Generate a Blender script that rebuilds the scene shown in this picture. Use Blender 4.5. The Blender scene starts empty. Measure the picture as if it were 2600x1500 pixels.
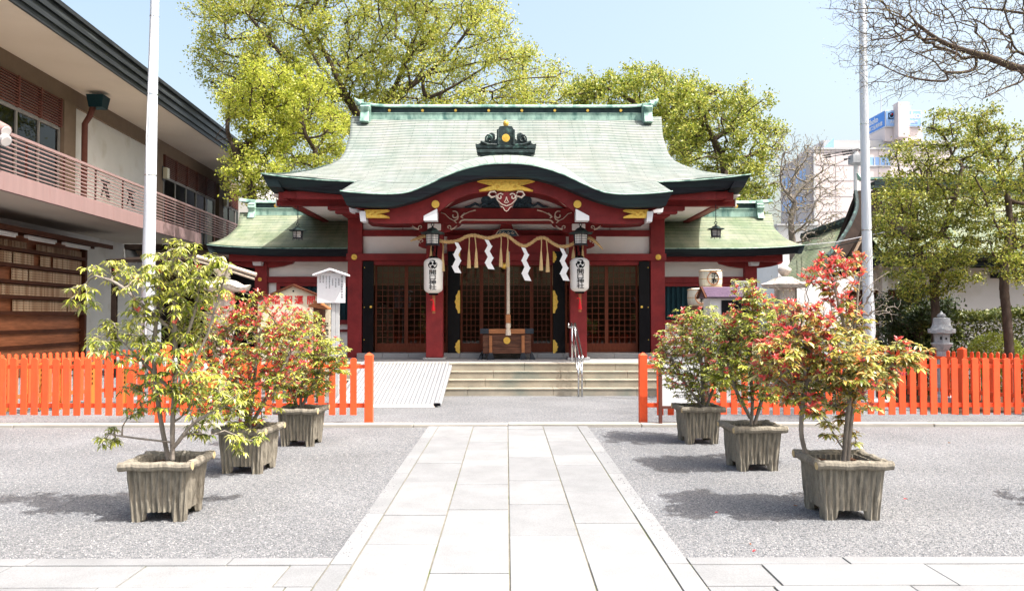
import bpy, bmesh, math, random
import numpy as np
from mathutils import Vector, Matrix, Euler

# ---------------------------------------------------------------- camera, world, sun, exposure
S = bpy.context.scene
COL = S.collection
F = 2000.0                                   # focal length in pixels of the 2600 x 1500 photograph
CAMZ = 1.6
cam_d = bpy.data.cameras.new('camera'); cam = bpy.data.objects.new('camera', cam_d); COL.objects.link(cam)
cam.location = (0, 0, CAMZ)
cam.rotation_euler = (math.radians(90) + math.atan(53 / F), 0, -math.atan(14 / F))
cam_d.sensor_width = 36; cam_d.lens = 36 * F / 2600; cam_d.clip_end = 3000; cam_d.clip_start = 0.05
S.camera = cam
S.render.resolution_x = 1024; S.render.resolution_y = 590

SUN_TO = Vector((0.50, -0.24, 1.0)).normalized()       # direction towards the sun
sun_el = math.asin(SUN_TO.z); sun_az = math.atan2(SUN_TO.x, SUN_TO.y)
W = bpy.data.worlds.new('World'); S.world = W; W.use_nodes = True
wn = W.node_tree; bg = wn.nodes['Background']
sky = wn.nodes.new('ShaderNodeTexSky'); sky.sky_type = 'NISHITA'; sky.sun_disc = False
sky.sun_elevation = sun_el; sky.sun_rotation = sun_az
sky.air_density = 1.4; sky.dust_density = 7.0; sky.ozone_density = 0.0
wn.links.new(sky.outputs[0], bg.inputs[0]); bg.inputs[1].default_value = 0.137
sl = bpy.data.lights.new('sun', 'SUN'); sl.energy = 3.35; sl.angle = math.radians(0.5); sl.color = (1.0, 0.98, 0.955)
so = bpy.data.objects.new('sun', sl); COL.objects.link(so); so.location = (6, -4, 20)
so.rotation_euler = SUN_TO.to_track_quat('Z', 'Y').to_euler()
S.view_settings.view_transform = 'Standard'; S.view_settings.look = 'None'
S.view_settings.exposure = 1.34; S.view_settings.gamma = 1.0

# ---------------------------------------------------------------- measuring helpers
RM = cam.rotation_euler.to_matrix()
def ray(px, py): return RM @ Vector(((px - 1300) / F, (750 - py) / F, -1))
def P(px, py, Y):
    d = ray(px, py); k = Y / d.y
    return Vector((d.x * k, Y, CAMZ + d.z * k))
K = 2600 / 2524.0
def D(px, py, Y): return P(px * K, py * K, Y)
def X_(px, Y, py=803): return P(px, py, Y).x
def Z_(py, Y, px=1286): return P(px, py, Y).z
def lerp(a, b, t): return a + (b - a) * t
def table(tab, x):
    if x <= tab[0][0]: return tab[0][1]
    for (a, b), (c, d) in zip(tab, tab[1:]):
        if x <= c:
            return lerp(b, d, (x - a) / (c - a))
    return tab[-1][1]
def smooth(t): t = max(0., min(1., t)); return t * t * (3 - 2 * t)
def catmull(pts, n=8):
    out = []
    m = len(pts)
    for i in range(m - 1):
        p0 = pts[max(0, i - 1)]; p1 = pts[i]; p2 = pts[i + 1]; p3 = pts[min(m - 1, i + 2)]
        for k in range(n):
            t = k / n
            out.append(tuple(0.5 * ((2 * b) + (-a + c) * t + (2 * a - 5 * b + 4 * c - d) * t * t + (-a + 3 * b - 3 * c + d) * t ** 3)
                             for a, b, c, d in zip(p0, p1, p2, p3)))
    out.append(tuple(pts[-1]))
    return out

# ---------------------------------------------------------------- materials
def _nt(name):
    m = bpy.data.materials.new(name); m.use_nodes = True
    return m, m.node_tree, m.node_tree.nodes['Principled BSDF']
def mat(name, col, rough=.6, metal=0., var=.18, vs=3., bump=0., bs=40., col2=None, mixs=1.5, stretch=None, spec=.28, mixlo=.45, mixhi=.65, fine=0., objv=.04):
    m, nt, b = _nt(name); N = nt.nodes.new; L = nt.links.new
    tc = N('ShaderNodeTexCoord'); vec = tc.outputs['Object']
    if stretch:
        mp = N('ShaderNodeMapping'); mp.inputs['Scale'].default_value = stretch; L(vec, mp.inputs['Vector']); vec = mp.outputs[0]
    n1 = N('ShaderNodeTexNoise'); n1.inputs['Scale'].default_value = vs; n1.inputs['Detail'].default_value = 6; n1.inputs['Roughness'].default_value = .65; L(vec, n1.inputs['Vector'])
    r = N('ShaderNodeValToRGB'); L(n1.outputs[0], r.inputs[0])
    lo = [max(0, c * (1 - var)) for c in col]; hi = [min(1, c * (1 + var)) for c in col]
    r.color_ramp.elements[0].position = .3; r.color_ramp.elements[1].position = .7
    r.color_ramp.elements[0].color = (*lo, 1); r.color_ramp.elements[1].color = (*hi, 1)
    out = r.outputs[0]
    if col2:
        n2 = N('ShaderNodeTexNoise'); n2.inputs['Scale'].default_value = mixs; n2.inputs['Detail'].default_value = 8; L(vec, n2.inputs['Vector'])
        r2 = N('ShaderNodeValToRGB'); L(n2.outputs[0], r2.inputs[0]); r2.color_ramp.elements[0].position = mixlo; r2.color_ramp.elements[1].position = mixhi
        mx = N('ShaderNodeMix'); mx.data_type = 'RGBA'; L(r2.outputs[0], mx.inputs[0]); L(out, mx.inputs[6]); mx.inputs[7].default_value = (*col2, 1); out = mx.outputs[2]
    if fine:
        n3 = N('ShaderNodeTexNoise'); n3.inputs['Scale'].default_value = 90; n3.inputs['Detail'].default_value = 2; L(vec, n3.inputs['Vector'])
        mr = N('ShaderNodeMapRange'); L(n3.outputs[0], mr.inputs[0]); mr.inputs[1].default_value = .3; mr.inputs[2].default_value = .7; mr.inputs[3].default_value = 1 - fine; mr.inputs[4].default_value = 1 + fine
        mx = N('ShaderNodeVectorMath'); mx.operation = 'SCALE'; L(out, mx.inputs[0]); L(mr.outputs[0], mx.inputs['Scale']); out = mx.outputs[0]
    oi = N('ShaderNodeObjectInfo'); mo = N('ShaderNodeMapRange'); L(oi.outputs['Random'], mo.inputs[0]); mo.inputs[3].default_value = 1 - objv; mo.inputs[4].default_value = 1 + objv
    so_ = N('ShaderNodeVectorMath'); so_.operation = 'SCALE'; L(out, so_.inputs[0]); L(mo.outputs[0], so_.inputs['Scale']); out = so_.outputs[0]
    L(out, b.inputs['Base Color'])
    b.inputs['Roughness'].default_value = rough; b.inputs['Metallic'].default_value = metal
    b.inputs['Specular IOR Level'].default_value = spec
    if bump:
        nb = N('ShaderNodeTexNoise'); nb.inputs['Scale'].default_value = bs; nb.inputs['Detail'].default_value = 5; L(vec, nb.inputs['Vector'])
        bp = N('ShaderNodeBump'); bp.inputs['Strength'].default_value = bump; bp.inputs['Distance'].default_value = .02; L(nb.outputs[0], bp.inputs['Height']); L(bp.outputs[0], b.inputs['Normal'])
    return m
def leafmat(name, cols, trans=.4, rough=.45, sat=1.0):
    m, nt, b = _nt(name); N = nt.nodes.new; L = nt.links.new
    g = N('ShaderNodeNewGeometry'); r = N('ShaderNodeValToRGB'); L(g.outputs['Random Per Island'], r.inputs[0])
    els = r.color_ramp.elements
    while len(els) < len(cols): els.new(.5)
    for i, c in enumerate(cols):
        els[i].position = i / (len(cols) - 1); els[i].color = (*c, 1)
    L(r.outputs[0], b.inputs['Base Color']); b.inputs['Roughness'].default_value = rough; b.inputs['Specular IOR Level'].default_value = .45
    t = N('ShaderNodeBsdfTranslucent'); L(r.outputs[0], t.inputs[0])
    mx = N('ShaderNodeMixShader'); mx.inputs[0].default_value = trans; L(b.outputs[0], mx.inputs[1]); L(t.outputs[0], mx.inputs[2])
    L(mx.outputs[0], nt.nodes['Material Output'].inputs[0])
    return m
def shinglemat(name, cols, line, row=.11, width=.55, mortar=.010, rough=.6, streak=(1, 1, 1), bumps=.5, joint=.35, patch=None):
    """copper sheet courses along the UV v direction, faint staggered joints, uneven patina"""
    m, nt, b = _nt(name); N = nt.nodes.new; L = nt.links.new
    uv = N('ShaderNodeUVMap'); uv.uv_map = 'UVMap'
    def brick(w, mo):
        br = N('ShaderNodeTexBrick'); br.inputs['Scale'].default_value = 1; br.inputs['Brick Width'].default_value = w; br.inputs['Row Height'].default_value = row
        br.inputs['Mortar Size'].default_value = mo; br.inputs['Mortar Smooth'].default_value = .25; br.inputs['Bias'].default_value = 0
        br.inputs['Color1'].default_value = (*cols[0], 1); br.inputs['Color2'].default_value = (*cols[1], 1); br.inputs['Mortar'].default_value = (*line, 1)
        L(uv.outputs[0], br.inputs['Vector']); return br
    b1 = brick(width, mortar * .45); b1.inputs['Mortar'].default_value = (*[lerp(a_, b_, joint) for a_, b_ in zip(cols[1], line)], 1); b2 = brick(900.0, mortar)
    def noise(scale, det, lo, hi, c0, c1, vec):
        mp = N('ShaderNodeMapping'); mp.inputs['Scale'].default_value = scale; L(vec, mp.inputs['Vector'])
        n = N('ShaderNodeTexNoise'); n.inputs['Scale'].default_value = 1.; n.inputs['Detail'].default_value = det; n.inputs['Roughness'].default_value = .65; L(mp.outputs[0], n.inputs['Vector'])
        rp = N('ShaderNodeValToRGB'); L(n.outputs[0], rp.inputs[0]); rp.color_ramp.elements[0].position = lo; rp.color_ramp.elements[1].position = hi
        rp.color_ramp.elements[0].color = (*c0, 1); rp.color_ramp.elements[1].color = (*c1, 1); return rp.outputs[0]
    def mul(a_, b_, f=1., bl='MULTIPLY'):
        mx = N('ShaderNodeMix'); mx.data_type = 'RGBA'; mx.blend_type = bl; mx.inputs[0].default_value = f
        (L(a_, mx.inputs[6]) if hasattr(a_, 'links') else None); (L(b_, mx.inputs[7]) if hasattr(b_, 'links') else None); return mx.outputs[2]
    c = b1.outputs[0]
    # strong course lines
    lm = N('ShaderNodeMix'); lm.data_type = 'RGBA'; L(b2.outputs['Fac'], lm.inputs[0]); L(c, lm.inputs[6]); lm.inputs[7].default_value = (*line, 1); c = lm.outputs[2]
    c = mul(c, noise(streak, 7, .36, .62, cols[2], (1, 1, 1), uv.outputs[0]))
    c = mul(c, noise((.35, 5.5, 1), 6, .35, .6, (.74, .78, .76), (1, 1, 1), uv.outputs[0]))
    c = mul(c, noise((7, .7, 1), 5, .30, .55, (.80, .83, .80), (1, 1, 1), uv.outputs[0]))
    c = mul(c, noise((.6, .5, 1), 4, .4, .65, (1.0, .98, .93), (.95, 1, .98), uv.outputs[0]))
    if patch: c = mul(c, noise((1.1, .9, 1), 8, .40, .58, patch, (1, 1, 1), uv.outputs[0]))
    L(c, b.inputs['Base Color']); b.inputs['Roughness'].default_value = rough; b.inputs['Specular IOR Level'].default_value = .12
    bp = N('ShaderNodeBump'); bp.inputs['Strength'].default_value = bumps; bp.inputs['Distance'].default_value = .02; bp.invert = True
    L(b2.outputs['Fac'], bp.inputs['Height']); L(bp.outputs[0], b.inputs['Normal'])
    return m

M = {}
M['red'] = mat('maroon_paint', (.21, .026, .027), .5, spec=.15, var=.22, vs=3.5, bump=.12, bs=22, fine=.08, col2=(.15, .022, .024), mixs=2.2, mixlo=.5, mixhi=.75, objv=.08)
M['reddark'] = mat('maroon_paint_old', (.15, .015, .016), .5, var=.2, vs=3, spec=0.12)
M['white'] = mat('plaster', (.86, .85, .82), .85, var=.05, vs=1.5, col2=(.76, .73, .68), mixlo=.5, mixhi=.8, bump=.04, bs=60)
M['whitepaint'] = mat('white_paint', (.66, .67, .69), .6, var=.03)
M['fascia'] = mat('black_copper_fascia', (.017, .019, .024), .55, var=.45, vs=5, stretch=(.5, 1, 7), bump=.25, bs=10, col2=(.022, .036, .038), mixs=1.2, spec=0.08)
M['orn'] = mat('dark_bronze', (.028, .042, .042), .42, var=.5, vs=9, col2=(.10, .20, .17), mixs=7, mixlo=.55, mixhi=.75, bump=.3, bs=30, spec=0.2)
M['gold'] = mat('gilt_metal', (.78, .50, .10), .32, metal=.85, var=.15, vs=20, bump=.5, bs=70)
M['goldflat'] = mat('gilt_paint', (.72, .45, .08), .4, metal=.3, var=.1, vs=20)
M['verd'] = mat('verdigris', (.28, .42, .35), .55, var=.2, vs=4, col2=(.07, .16, .14), mixs=5, mixlo=.46, mixhi=.66, stretch=(1, 1, .5), bump=.1, bs=20)
M['verddark'] = mat('dark_verdigris', (.030, .048, .050), .5, var=.4, vs=3, stretch=(1.2, 1, .6), col2=(.10, .20, .17), mixs=3, mixlo=.6, mixhi=.8, spec=0.12)
M['roof'] = shinglemat('copper_roof', [(.338, .338, .333), (.305, .308, .303), (.78, .85, .81)], (.06, .085, .08), row=.118, width=.72, mortar=.024, streak=(1.3, .55, 1))
M['roofwing'] = shinglemat('copper_roof_wing', [(.37, .355, .265), (.315, .31, .24), (.66, .77, .72)], (.08, .12, .10), row=.10, width=.6, mortar=.015, streak=(1.2, .6, 1), patch=(.72, .80, .70))
M['band'] = shinglemat('copper_verge', [(.33, .337, .33), (.30, .315, .308), (.8, .88, .84)], (.05, .08, .075), row=.62, width=.155, mortar=.026, streak=(1, 1, 1))
M['black'] = mat('black_lacquer', (.006, .006, .008), .25, var=.3, spec=0.15)
M['wood'] = mat('dark_lattice_wood', (.14, .036, .017), .5, var=.25, vs=6, stretch=(6, 6, 1), spec=0.15)
M['boxwood'] = mat('old_chest_wood', (.13, .055, .032), .5, var=.5, vs=3, stretch=(1, 4, 9), bump=.2, bs=6, col2=(.06, .025, .016), mixs=2, spec=0.2)
M['boxlip'] = mat('chest_lip_wood', (.33, .13, .05), .5, var=.3, vs=4, stretch=(1, 6, 6))
M['iron'] = mat('dark_iron', (.035, .04, .05), .4, metal=.5, var=.3, vs=10)
M['steel'] = mat('stainless', (.62, .62, .62), .25, metal=1., var=.05)
M['pole'] = mat('pole_paint', (.60, .64, .68), .3, metal=.15, var=.03)
M['orange'] = mat('vermilion_paint', (.76, .095, .028), .55, var=.13, vs=5, stretch=(1, 1, .3), col2=(.52, .10, .05), mixs=9, mixlo=.58, mixhi=.8, fine=.06, objv=.13, bump=.15, bs=25)
M['orangedark'] = mat('vermilion_old', (.50, .075, .03), .6, var=.15, vs=3)
M['paper'] = mat('white_paper', (.80, .80, .80), .7, var=.02)
M['lantern'] = mat('lantern_paper', (.74, .72, .68), .7, var=.03, vs=6)
M['ink'] = mat('black_ink', (.010, .010, .012), .6, var=.1, spec=0.1)
M['redink'] = mat('red_ink', (.60, .02, .02), .6, var=.1)
M['ribbon'] = mat('red_ribbon', (.70, .012, .02), .5, var=.1)
M['rope'] = mat('straw_rope', (.50, .33, .15), .85, var=.3, vs=18, bump=.5, bs=60)
M['straw'] = mat('straw', (.50, .35, .17), .85, var=.3, vs=30, stretch=(5, 5, .5))
M['hemp'] = mat('pale_rope', (.58, .50, .40), .85, var=.2, vs=30, bump=.4, bs=80)
M['step'] = mat('step_stone', (.30, .265, .205), .85, var=.18, vs=2.5, col2=(.17, .185, .155), mixs=1.6, mixlo=.5, mixhi=.75, bump=.25, bs=60, fine=.15)
M['floor'] = mat('platform_stone', (.30, .30, .30), .75, var=.08, vs=2, bump=.1, bs=50, fine=.08)
M['steel_ramp'] = mat('ramp_panel', (.255, .26, .27), .55, metal=.0, var=.04, vs=1)
M['stone'] = mat('granite_lantern', (.34, .35, .36), .85, var=.25, vs=8, bump=.3, bs=40, fine=.2)
M['stonewarm'] = mat('weathered_granite', (.50, .44, .38), .9, var=.25, vs=6, bump=.4, bs=30, col2=(.28, .27, .22), mixs=4, fine=.15)
M['bark'] = mat('bark', (.075, .055, .042), .9, var=.4, vs=12, bump=.5, bs=30, stretch=(1, 1, .4), spec=0.15)
M['barkgrey'] = mat('grey_bark', (.22, .19, .16), .85, var=.35, vs=14, bump=.4, bs=40, stretch=(1, 1, .4))
M['barkpale'] = mat('pale_bark', (.36, .32, .29), .85, var=.3, vs=14, bump=.4, bs=40, stretch=(1, 1, .4))
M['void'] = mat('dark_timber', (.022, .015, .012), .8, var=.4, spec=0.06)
M['pot'] = mat('bark_finish_concrete', (.215, .192, .152), .88, var=.30, vs=9, stretch=(3.2, 3.2, .8), bump=.6, bs=14, objv=.12, col2=(.14, .125, .10), mixs=5, mixlo=.5, mixhi=.8, fine=.12)
M['potcut'] = mat('cut_log_end', (.50, .38, .20), .8, var=.2, vs=20)
M['soil'] = mat('soil', (.085, .045, .028), .95, var=.6, vs=22, bump=1., bs=40, spec=0.1)
M['soffit'] = mat('grey_render', (.56, .50, .43), .9, var=.05, vs=1, bump=.08, bs=60, col2=(.47, .41, .345), mixs=.5, mixlo=.45, mixhi=.75, fine=.04)
M['render'] = mat('light_render', (.64, .63, .61), .9, var=.06, vs=.8, bump=.1, bs=50, col2=(.50, .47, .41), mixlo=.55, mixhi=.8)
M['brown'] = mat('brown_beam', (.17, .125, .09), .8, var=.1, spec=0.15)
M['pink'] = mat('dusty_pink_paint', (.28, .185, .175), .7, var=.12, vs=2, stretch=(1, 2.5, .35), col2=(.25, .155, .145), mixs=4, mixlo=.5, mixhi=.8, bump=.08, bs=30)
M['maroonlat'] = mat('maroon_lattice', (.12, .045, .035), .6, var=.2, spec=0.15)
M['darkframe'] = mat('window_frame_grey', (.20, .19, .18), .5, var=.1)
M['curtain'] = mat('curtain', (.62, .60, .46), .9, var=.25, vs=5, stretch=(1, 3, .1))
M['slate'] = mat('metal_eave', (.024, .027, .031), .45, var=.5, vs=4, stretch=(1, .25, 8), col2=(.08, .09, .09), mixs=3, mixlo=.6, mixhi=.75, spec=0.15)
M['plaquewood'] = mat('red_brown_board', (.36, .135, .062), .55, var=.35, vs=3, stretch=(1, .6, 5), bump=.1, bs=10, spec=0.2)
M['shelfwood'] = mat('shelf_wood', (.085, .030, .016), .6, var=.25, vs=4, spec=0.12)
M['lamp'] = mat('lamp_tube_white', (.78, .76, .74), .4, var=.02)
M['lampcover'] = mat('lamp_cover', (.60, .58, .48), .4, var=.05)
M['purple'] = mat('mauve_sheet_roof', (.13, .085, .13), .5, var=.12, vs=4)
M['teal'] = mat('dark_teal_board', (.010, .035, .045), .5, var=.3, spec=0.1)
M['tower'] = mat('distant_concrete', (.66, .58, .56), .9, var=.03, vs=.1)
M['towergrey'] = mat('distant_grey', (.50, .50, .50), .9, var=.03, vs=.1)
M['towershade'] = mat('distant_concrete_shade', (.48, .44, .44), .9, var=.1, vs=.3)  # darker copy of the tower wall: the side face's shade put into its colour
M['signblue'] = mat('sign_blue', (.07, .24, .66), .5, var=.03)
M['signlight'] = mat('sign_light_blue', (.30, .48, .80), .5, var=.03)
M['cable'] = mat('black_cable', (.02, .02, .022), .5, spec=0.15)
M['concrete'] = mat('pole_concrete', (.50, .50, .49), .8, var=.06)
M['barrel'] = mat('straw_barrel', (.62, .60, .50), .8, var=.15, vs=10, stretch=(4, 4, .3))
M['yellowtag'] = mat('orange_tablet', (.62, .26, .05), .6, var=.12)
M['signwood'] = mat('cream_board', (.60, .55, .42), .7, var=.08)
M['signpost'] = mat('post_grey', (.42, .43, .43), .6, var=.1)
M['carve'] = mat('carving_blue', (.045, .085, .11), .5, var=.5, vs=18, bump=.4, bs=50)
M['cream'] = mat('cream_outline', (.66, .56, .46), .6, var=.06)
M['blind'] = mat('bamboo_blind', (.50, .30, .17), .7, var=.25, vs=6, stretch=(.5, 1, 14))

M['towerjoint'] = mat('panel_joint', (.48, .42, .41), .9)
def glassmat():
    m, nt, b = _nt('dark_glass'); b.inputs['Base Color'].default_value = (.010, .011, .012, 1); b.inputs['Roughness'].default_value = .04
    b.inputs['Specular IOR Level'].default_value = .6
    return m
M['glass'] = glassmat()
def clearglass():
    m, nt, b = _nt('window_glass'); N = nt.nodes.new; L = nt.links.new
    gl = N('ShaderNodeBsdfGlossy'); gl.inputs['Roughness'].default_value = .02
    tr = N('ShaderNodeBsdfTransparent'); tr.inputs[0].default_value = (.62, .66, .65, 1)
    fr = N('ShaderNodeFresnel'); fr.inputs[0].default_value = 1.45
    mx = N('ShaderNodeMixShader'); L(fr.outputs[0], mx.inputs[0]); L(tr.outputs[0], mx.inputs[1]); L(gl.outputs[0], mx.inputs[2])
    L(mx.outputs[0], nt.nodes['Material Output'].inputs[0]); return m
M['clear'] = clearglass()

def gravelmat():
    m, nt, b = _nt('gravel'); N = nt.nodes.new; L = nt.links.new
    tc = N('ShaderNodeTexCoord')
    v = N('ShaderNodeTexVoronoi'); v.inputs['Scale'].default_value = 105; L(tc.outputs['Object'], v.inputs['Vector'])
    bw = N('ShaderNodeRGBToBW'); L(v.outputs['Color'], bw.inputs[0])
    r = N('ShaderNodeValToRGB'); L(bw.outputs[0], r.inputs[0]); e = r.color_ramp.elements
    e[0].position = .12; e[0].color = (.075, .078, .086, 1); e[1].position = .9; e[1].color = (.275, .275, .275, 1)
    x = e.new(.35); x.color = (.142, .146, .153, 1); x = e.new(.65); x.color = (.178, .180, .184, 1)
    n = N('ShaderNodeTexNoise'); n.inputs['Scale'].default_value = .8; n.inputs['Detail'].default_value = 6; L(tc.outputs['Object'], n.inputs['Vector'])
    mr = N('ShaderNodeMapRange'); L(n.outputs[0], mr.inputs[0]); mr.inputs[1].default_value = .3; mr.inputs[2].default_value = .7; mr.inputs[3].default_value = .84; mr.inputs[4].default_value = 1.14
    n4 = N('ShaderNodeTexNoise'); n4.inputs['Scale'].default_value = 28; n4.inputs['Detail'].default_value = 3; L(tc.outputs['Object'], n4.inputs['Vector'])
    mr4 = N('ShaderNodeMapRange'); L(n4.outputs[0], mr4.inputs[0]); mr4.inputs[1].default_value = .3; mr4.inputs[2].default_value = .7; mr4.inputs[3].default_value = .78; mr4.inputs[4].default_value = 1.2
    mm = N('ShaderNodeMath'); mm.operation = 'MULTIPLY'; L(mr.outputs[0], mm.inputs[0]); L(mr4.outputs[0], mm.inputs[1])
    sc = N('ShaderNodeVectorMath'); sc.operation = 'SCALE'; L(r.outputs[0], sc.inputs[0]); L(mm.outputs[0], sc.inputs['Scale'])
    L(sc.outputs[0], b.inputs['Base Color']); b.inputs['Roughness'].default_value = .9; b.inputs['Specular IOR Level'].default_value = .15
    bp = N('ShaderNodeBump'); bp.inputs['Strength'].default_value = .6; bp.inputs['Distance'].default_value = .01; bp.invert = True
    L(v.outputs['Distance'], bp.inputs['Height']); L(bp.outputs[0], b.inputs['Normal'])
    return m
M['gravel'] = gravelmat()
def slabmat():
    m, nt, b = _nt('granite_paving'); N = nt.nodes.new; L = nt.links.new
    tc = N('ShaderNodeTexCoord'); g = N('ShaderNodeNewGeometry')
    r = N('ShaderNodeValToRGB'); L(g.outputs['Random Per Island'], r.inputs[0])
    r.color_ramp.elements[0].color = (.185, .189, .192, 1); r.color_ramp.elements[1].color = (.23, .233, .235, 1)
    n = N('ShaderNodeTexNoise'); n.inputs['Scale'].default_value = 130; n.inputs['Detail'].default_value = 3; L(tc.outputs['Object'], n.inputs['Vector'])
    n2 = N('ShaderNodeTexNoise'); n2.inputs['Scale'].default_value = 2.2; n2.inputs['Detail'].default_value = 10; n2.inputs['Roughness'].default_value = .7; L(tc.outputs['Object'], n2.inputs['Vector'])
    ad = N('ShaderNodeMath'); ad.operation = 'ADD'; L(n.outputs[0], ad.inputs[0]); L(n2.outputs[0], ad.inputs[1])
    mr = N('ShaderNodeMapRange'); L(ad.outputs[0], mr.inputs[0]); mr.inputs[1].default_value = .7; mr.inputs[2].default_value = 1.3; mr.inputs[3].default_value = .74; mr.inputs[4].default_value = 1.16
    sc = N('ShaderNodeVectorMath'); sc.operation = 'SCALE'; L(r.outputs[0], sc.inputs[0]); L(mr.outputs[0], sc.inputs['Scale'])
    L(sc.outputs[0], b.inputs['Base Color']); b.inputs['Roughness'].default_value = .8
    bp = N('ShaderNodeBump'); bp.inputs['Strength'].default_value = .25; bp.inputs['Distance'].default_value = .005; L(n.outputs[0], bp.inputs['Height']); L(bp.outputs[0], b.inputs['Normal'])
    return m
M['slab'] = slabmat()
M['joint'] = mat('mossy_joint', (.16, .15, .115), .95, var=.3, vs=9, col2=(.10, .12, .035), mixs=2.5, mixlo=.55, mixhi=.7)
M['kerb'] = mat('kerb_stone', (.33, .31, .275), .85, var=.12, vs=3, fine=.1)

# ---------------------------------------------------------------- mesh builder
class MB:
    def __init__(s): s.v = []; s.f = []; s.m = []; s.uv = {}; s.pc = []
    def add(s, vs, fs, mi=0, uvs=None):
        o = len(s.v); s.v.extend([tuple(p) for p in vs]); s.pc.append((o, len(s.v), len(s.f), len(s.f) + len(fs)))
        for k, f in enumerate(fs):
            if uvs: s.uv[len(s.f)] = [uvs[i] for i in f]
            s.f.append(tuple(i + o for i in f)); s.m.append(mi)
        return s
    def box(s, x0, x1, y0, y1, z0, z1, mi=0):
        if x0 > x1: x0, x1 = x1, x0
        if y0 > y1: y0, y1 = y1, y0
        if z0 > z1: z0, z1 = z1, z0
        return s.add([(x0, y0, z0), (x1, y0, z0), (x1, y1, z0), (x0, y1, z0), (x0, y0, z1), (x1, y0, z1), (x1, y1, z1), (x0, y1, z1)],
                     [(0, 3, 2, 1), (4, 5, 6, 7), (0, 1, 5, 4), (1, 2, 6, 5), (2, 3, 7, 6), (3, 0, 4, 7)], mi)
    def taper(s, c, w0, w1, d0, d1, z0, z1, mi=0):
        x, y = c
        return s.add([(x - w0, y - d0, z0), (x + w0, y - d0, z0), (x + w0, y + d0, z0), (x - w0, y + d0, z0), (x - w1, y - d1, z1), (x + w1, y - d1, z1), (x + w1, y + d1, z1), (x - w1, y + d1, z1)],
                     [(0, 3, 2, 1), (4, 5, 6, 7), (0, 1, 5, 4), (1, 2, 6, 5), (2, 3, 7, 6), (3, 0, 4, 7)], mi)
    def prism(s, out, y0, y1, mi=0):
        """outline of (x, z) extruded from y0 to y1"""
        n = len(out)
        vs = [(x, y0, z) for x, z in out] + [(x, y1, z) for x, z in out]
        fs = [tuple(range(n)), tuple(range(2 * n - 1, n - 1, -1))] + [(i, n + i, n + (i + 1) % n, (i + 1) % n) for i in range(n)]
        return s.add(vs, fs, mi)
    def prismx(s, out, x0, x1, mi=0):
        n = len(out)
        vs = [(x0, y, z) for y, z in out] + [(x1, y, z) for y, z in out]
        fs = [tuple(range(n)), tuple(range(2 * n - 1, n - 1, -1))] + [(i, n + i, n + (i + 1) % n, (i + 1) % n) for i in range(n)]
        return s.add(vs, fs, mi)
    def grid(s, fn, us, vs_, mi=0, uvf=None, skip=None):
        nu, nv = len(us), len(vs_)
        P_ = [fn(u, v) for v in vs_ for u in us]
        U = [uvf(u, v) for v in vs_ for u in us] if uvf else None
        fs = []
        for j in range(nv - 1):
            for i in range(nu - 1):
                if skip and skip(.5 * (us[i] + us[i + 1]), .5 * (vs_[j] + vs_[j + 1])): continue
                fs.append((j * nu + i, j * nu + i + 1, (j + 1) * nu + i + 1, (j + 1) * nu + i))
        return s.add(P_, fs, mi, U)
    def lathe(s, prof, c, n=20, mi=0, yscale=1., a0=0.):
        """prof list of (r, z)"""
        cx, cy, cz = c; vs = []
        for r, z in prof:
            for k in range(n):
                a = a0 + 2 * math.pi * k / n; vs.append((cx + r * math.cos(a), cy + r * math.sin(a) * yscale, cz + z))
        fs = []
        for j in range(len(prof) - 1):
            for k in range(n):
                fs.append((j * n + k, j * n + (k + 1) % n, (j + 1) * n + (k + 1) % n, (j + 1) * n + k))
        fs.append(tuple(range(n - 1, -1, -1))); fs.append(tuple(range((len(prof) - 1) * n, len(prof) * n)))
        return s.add(vs, fs, mi)
    def tube(s, pts, r, n=8, mi=0, close=True, up=None):
        pts = [Vector(p) for p in pts]; m = len(pts)
        rs = r if isinstance(r, (list, tuple)) else [r] * m
        vs = []; prev = None
        for i, p in enumerate(pts):
            t = (pts[min(i + 1, m - 1)] - pts[max(i - 1, 0)])
            if t.length < 1e-9: t = Vector((0, 0, 1))
            t.normalize()
            if prev is None:
                a = t.cross(Vector((0, 0, 1)) if abs(t.z) < .9 else Vector((1, 0, 0))).normalized()
            else:
                a = (prev - t * prev.dot(t))
                a = a.normalized() if a.length > 1e-6 else t.orthogonal().normalized()
            prev = a; b = t.cross(a)
            for k in range(n):
                th = 2 * math.pi * k / n
                vs.append(p + (a * math.cos(th) + b * math.sin(th)) * rs[i])
        fs = [(j * n + k, j * n + (k + 1) % n, (j + 1) * n + (k + 1) % n, (j + 1) * n + k) for j in range(m - 1) for k in range(n)]
        if close: fs += [tuple(range(n - 1, -1, -1)), tuple(range((m - 1) * n, m * n))]
        return s.add(vs, fs, mi)
    def disc(s, c, r, t, n=20, mi=0, axis='y'):
        """a coin facing -y"""
        out = [(c[0] + r * math.cos(2 * math.pi * k / n), c[2] + r * math.sin(2 * math.pi * k / n)) for k in range(n)]
        return s.prism(out, c[1] - t, c[1], mi)
    def sphere(s, c, r, n=12, mi=0, sz=1.):
        return s.lathe([(max(1e-4, r * math.sin(math.pi * k / 8)), -r * sz * math.cos(math.pi * k / 8)) for k in range(9)], c, n, mi)
    def rot(s, ang, start=0):
        c, q = math.cos(ang), math.sin(ang)
        s.v[start:] = [(x * c - y * q, x * q + y * c, z) for x, y, z in s.v[start:]]
        return s
    def xf(s, m, start=0):
        s.v[start:] = [tuple(m @ Vector(p)) for p in s.v[start:]]; return s
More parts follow.
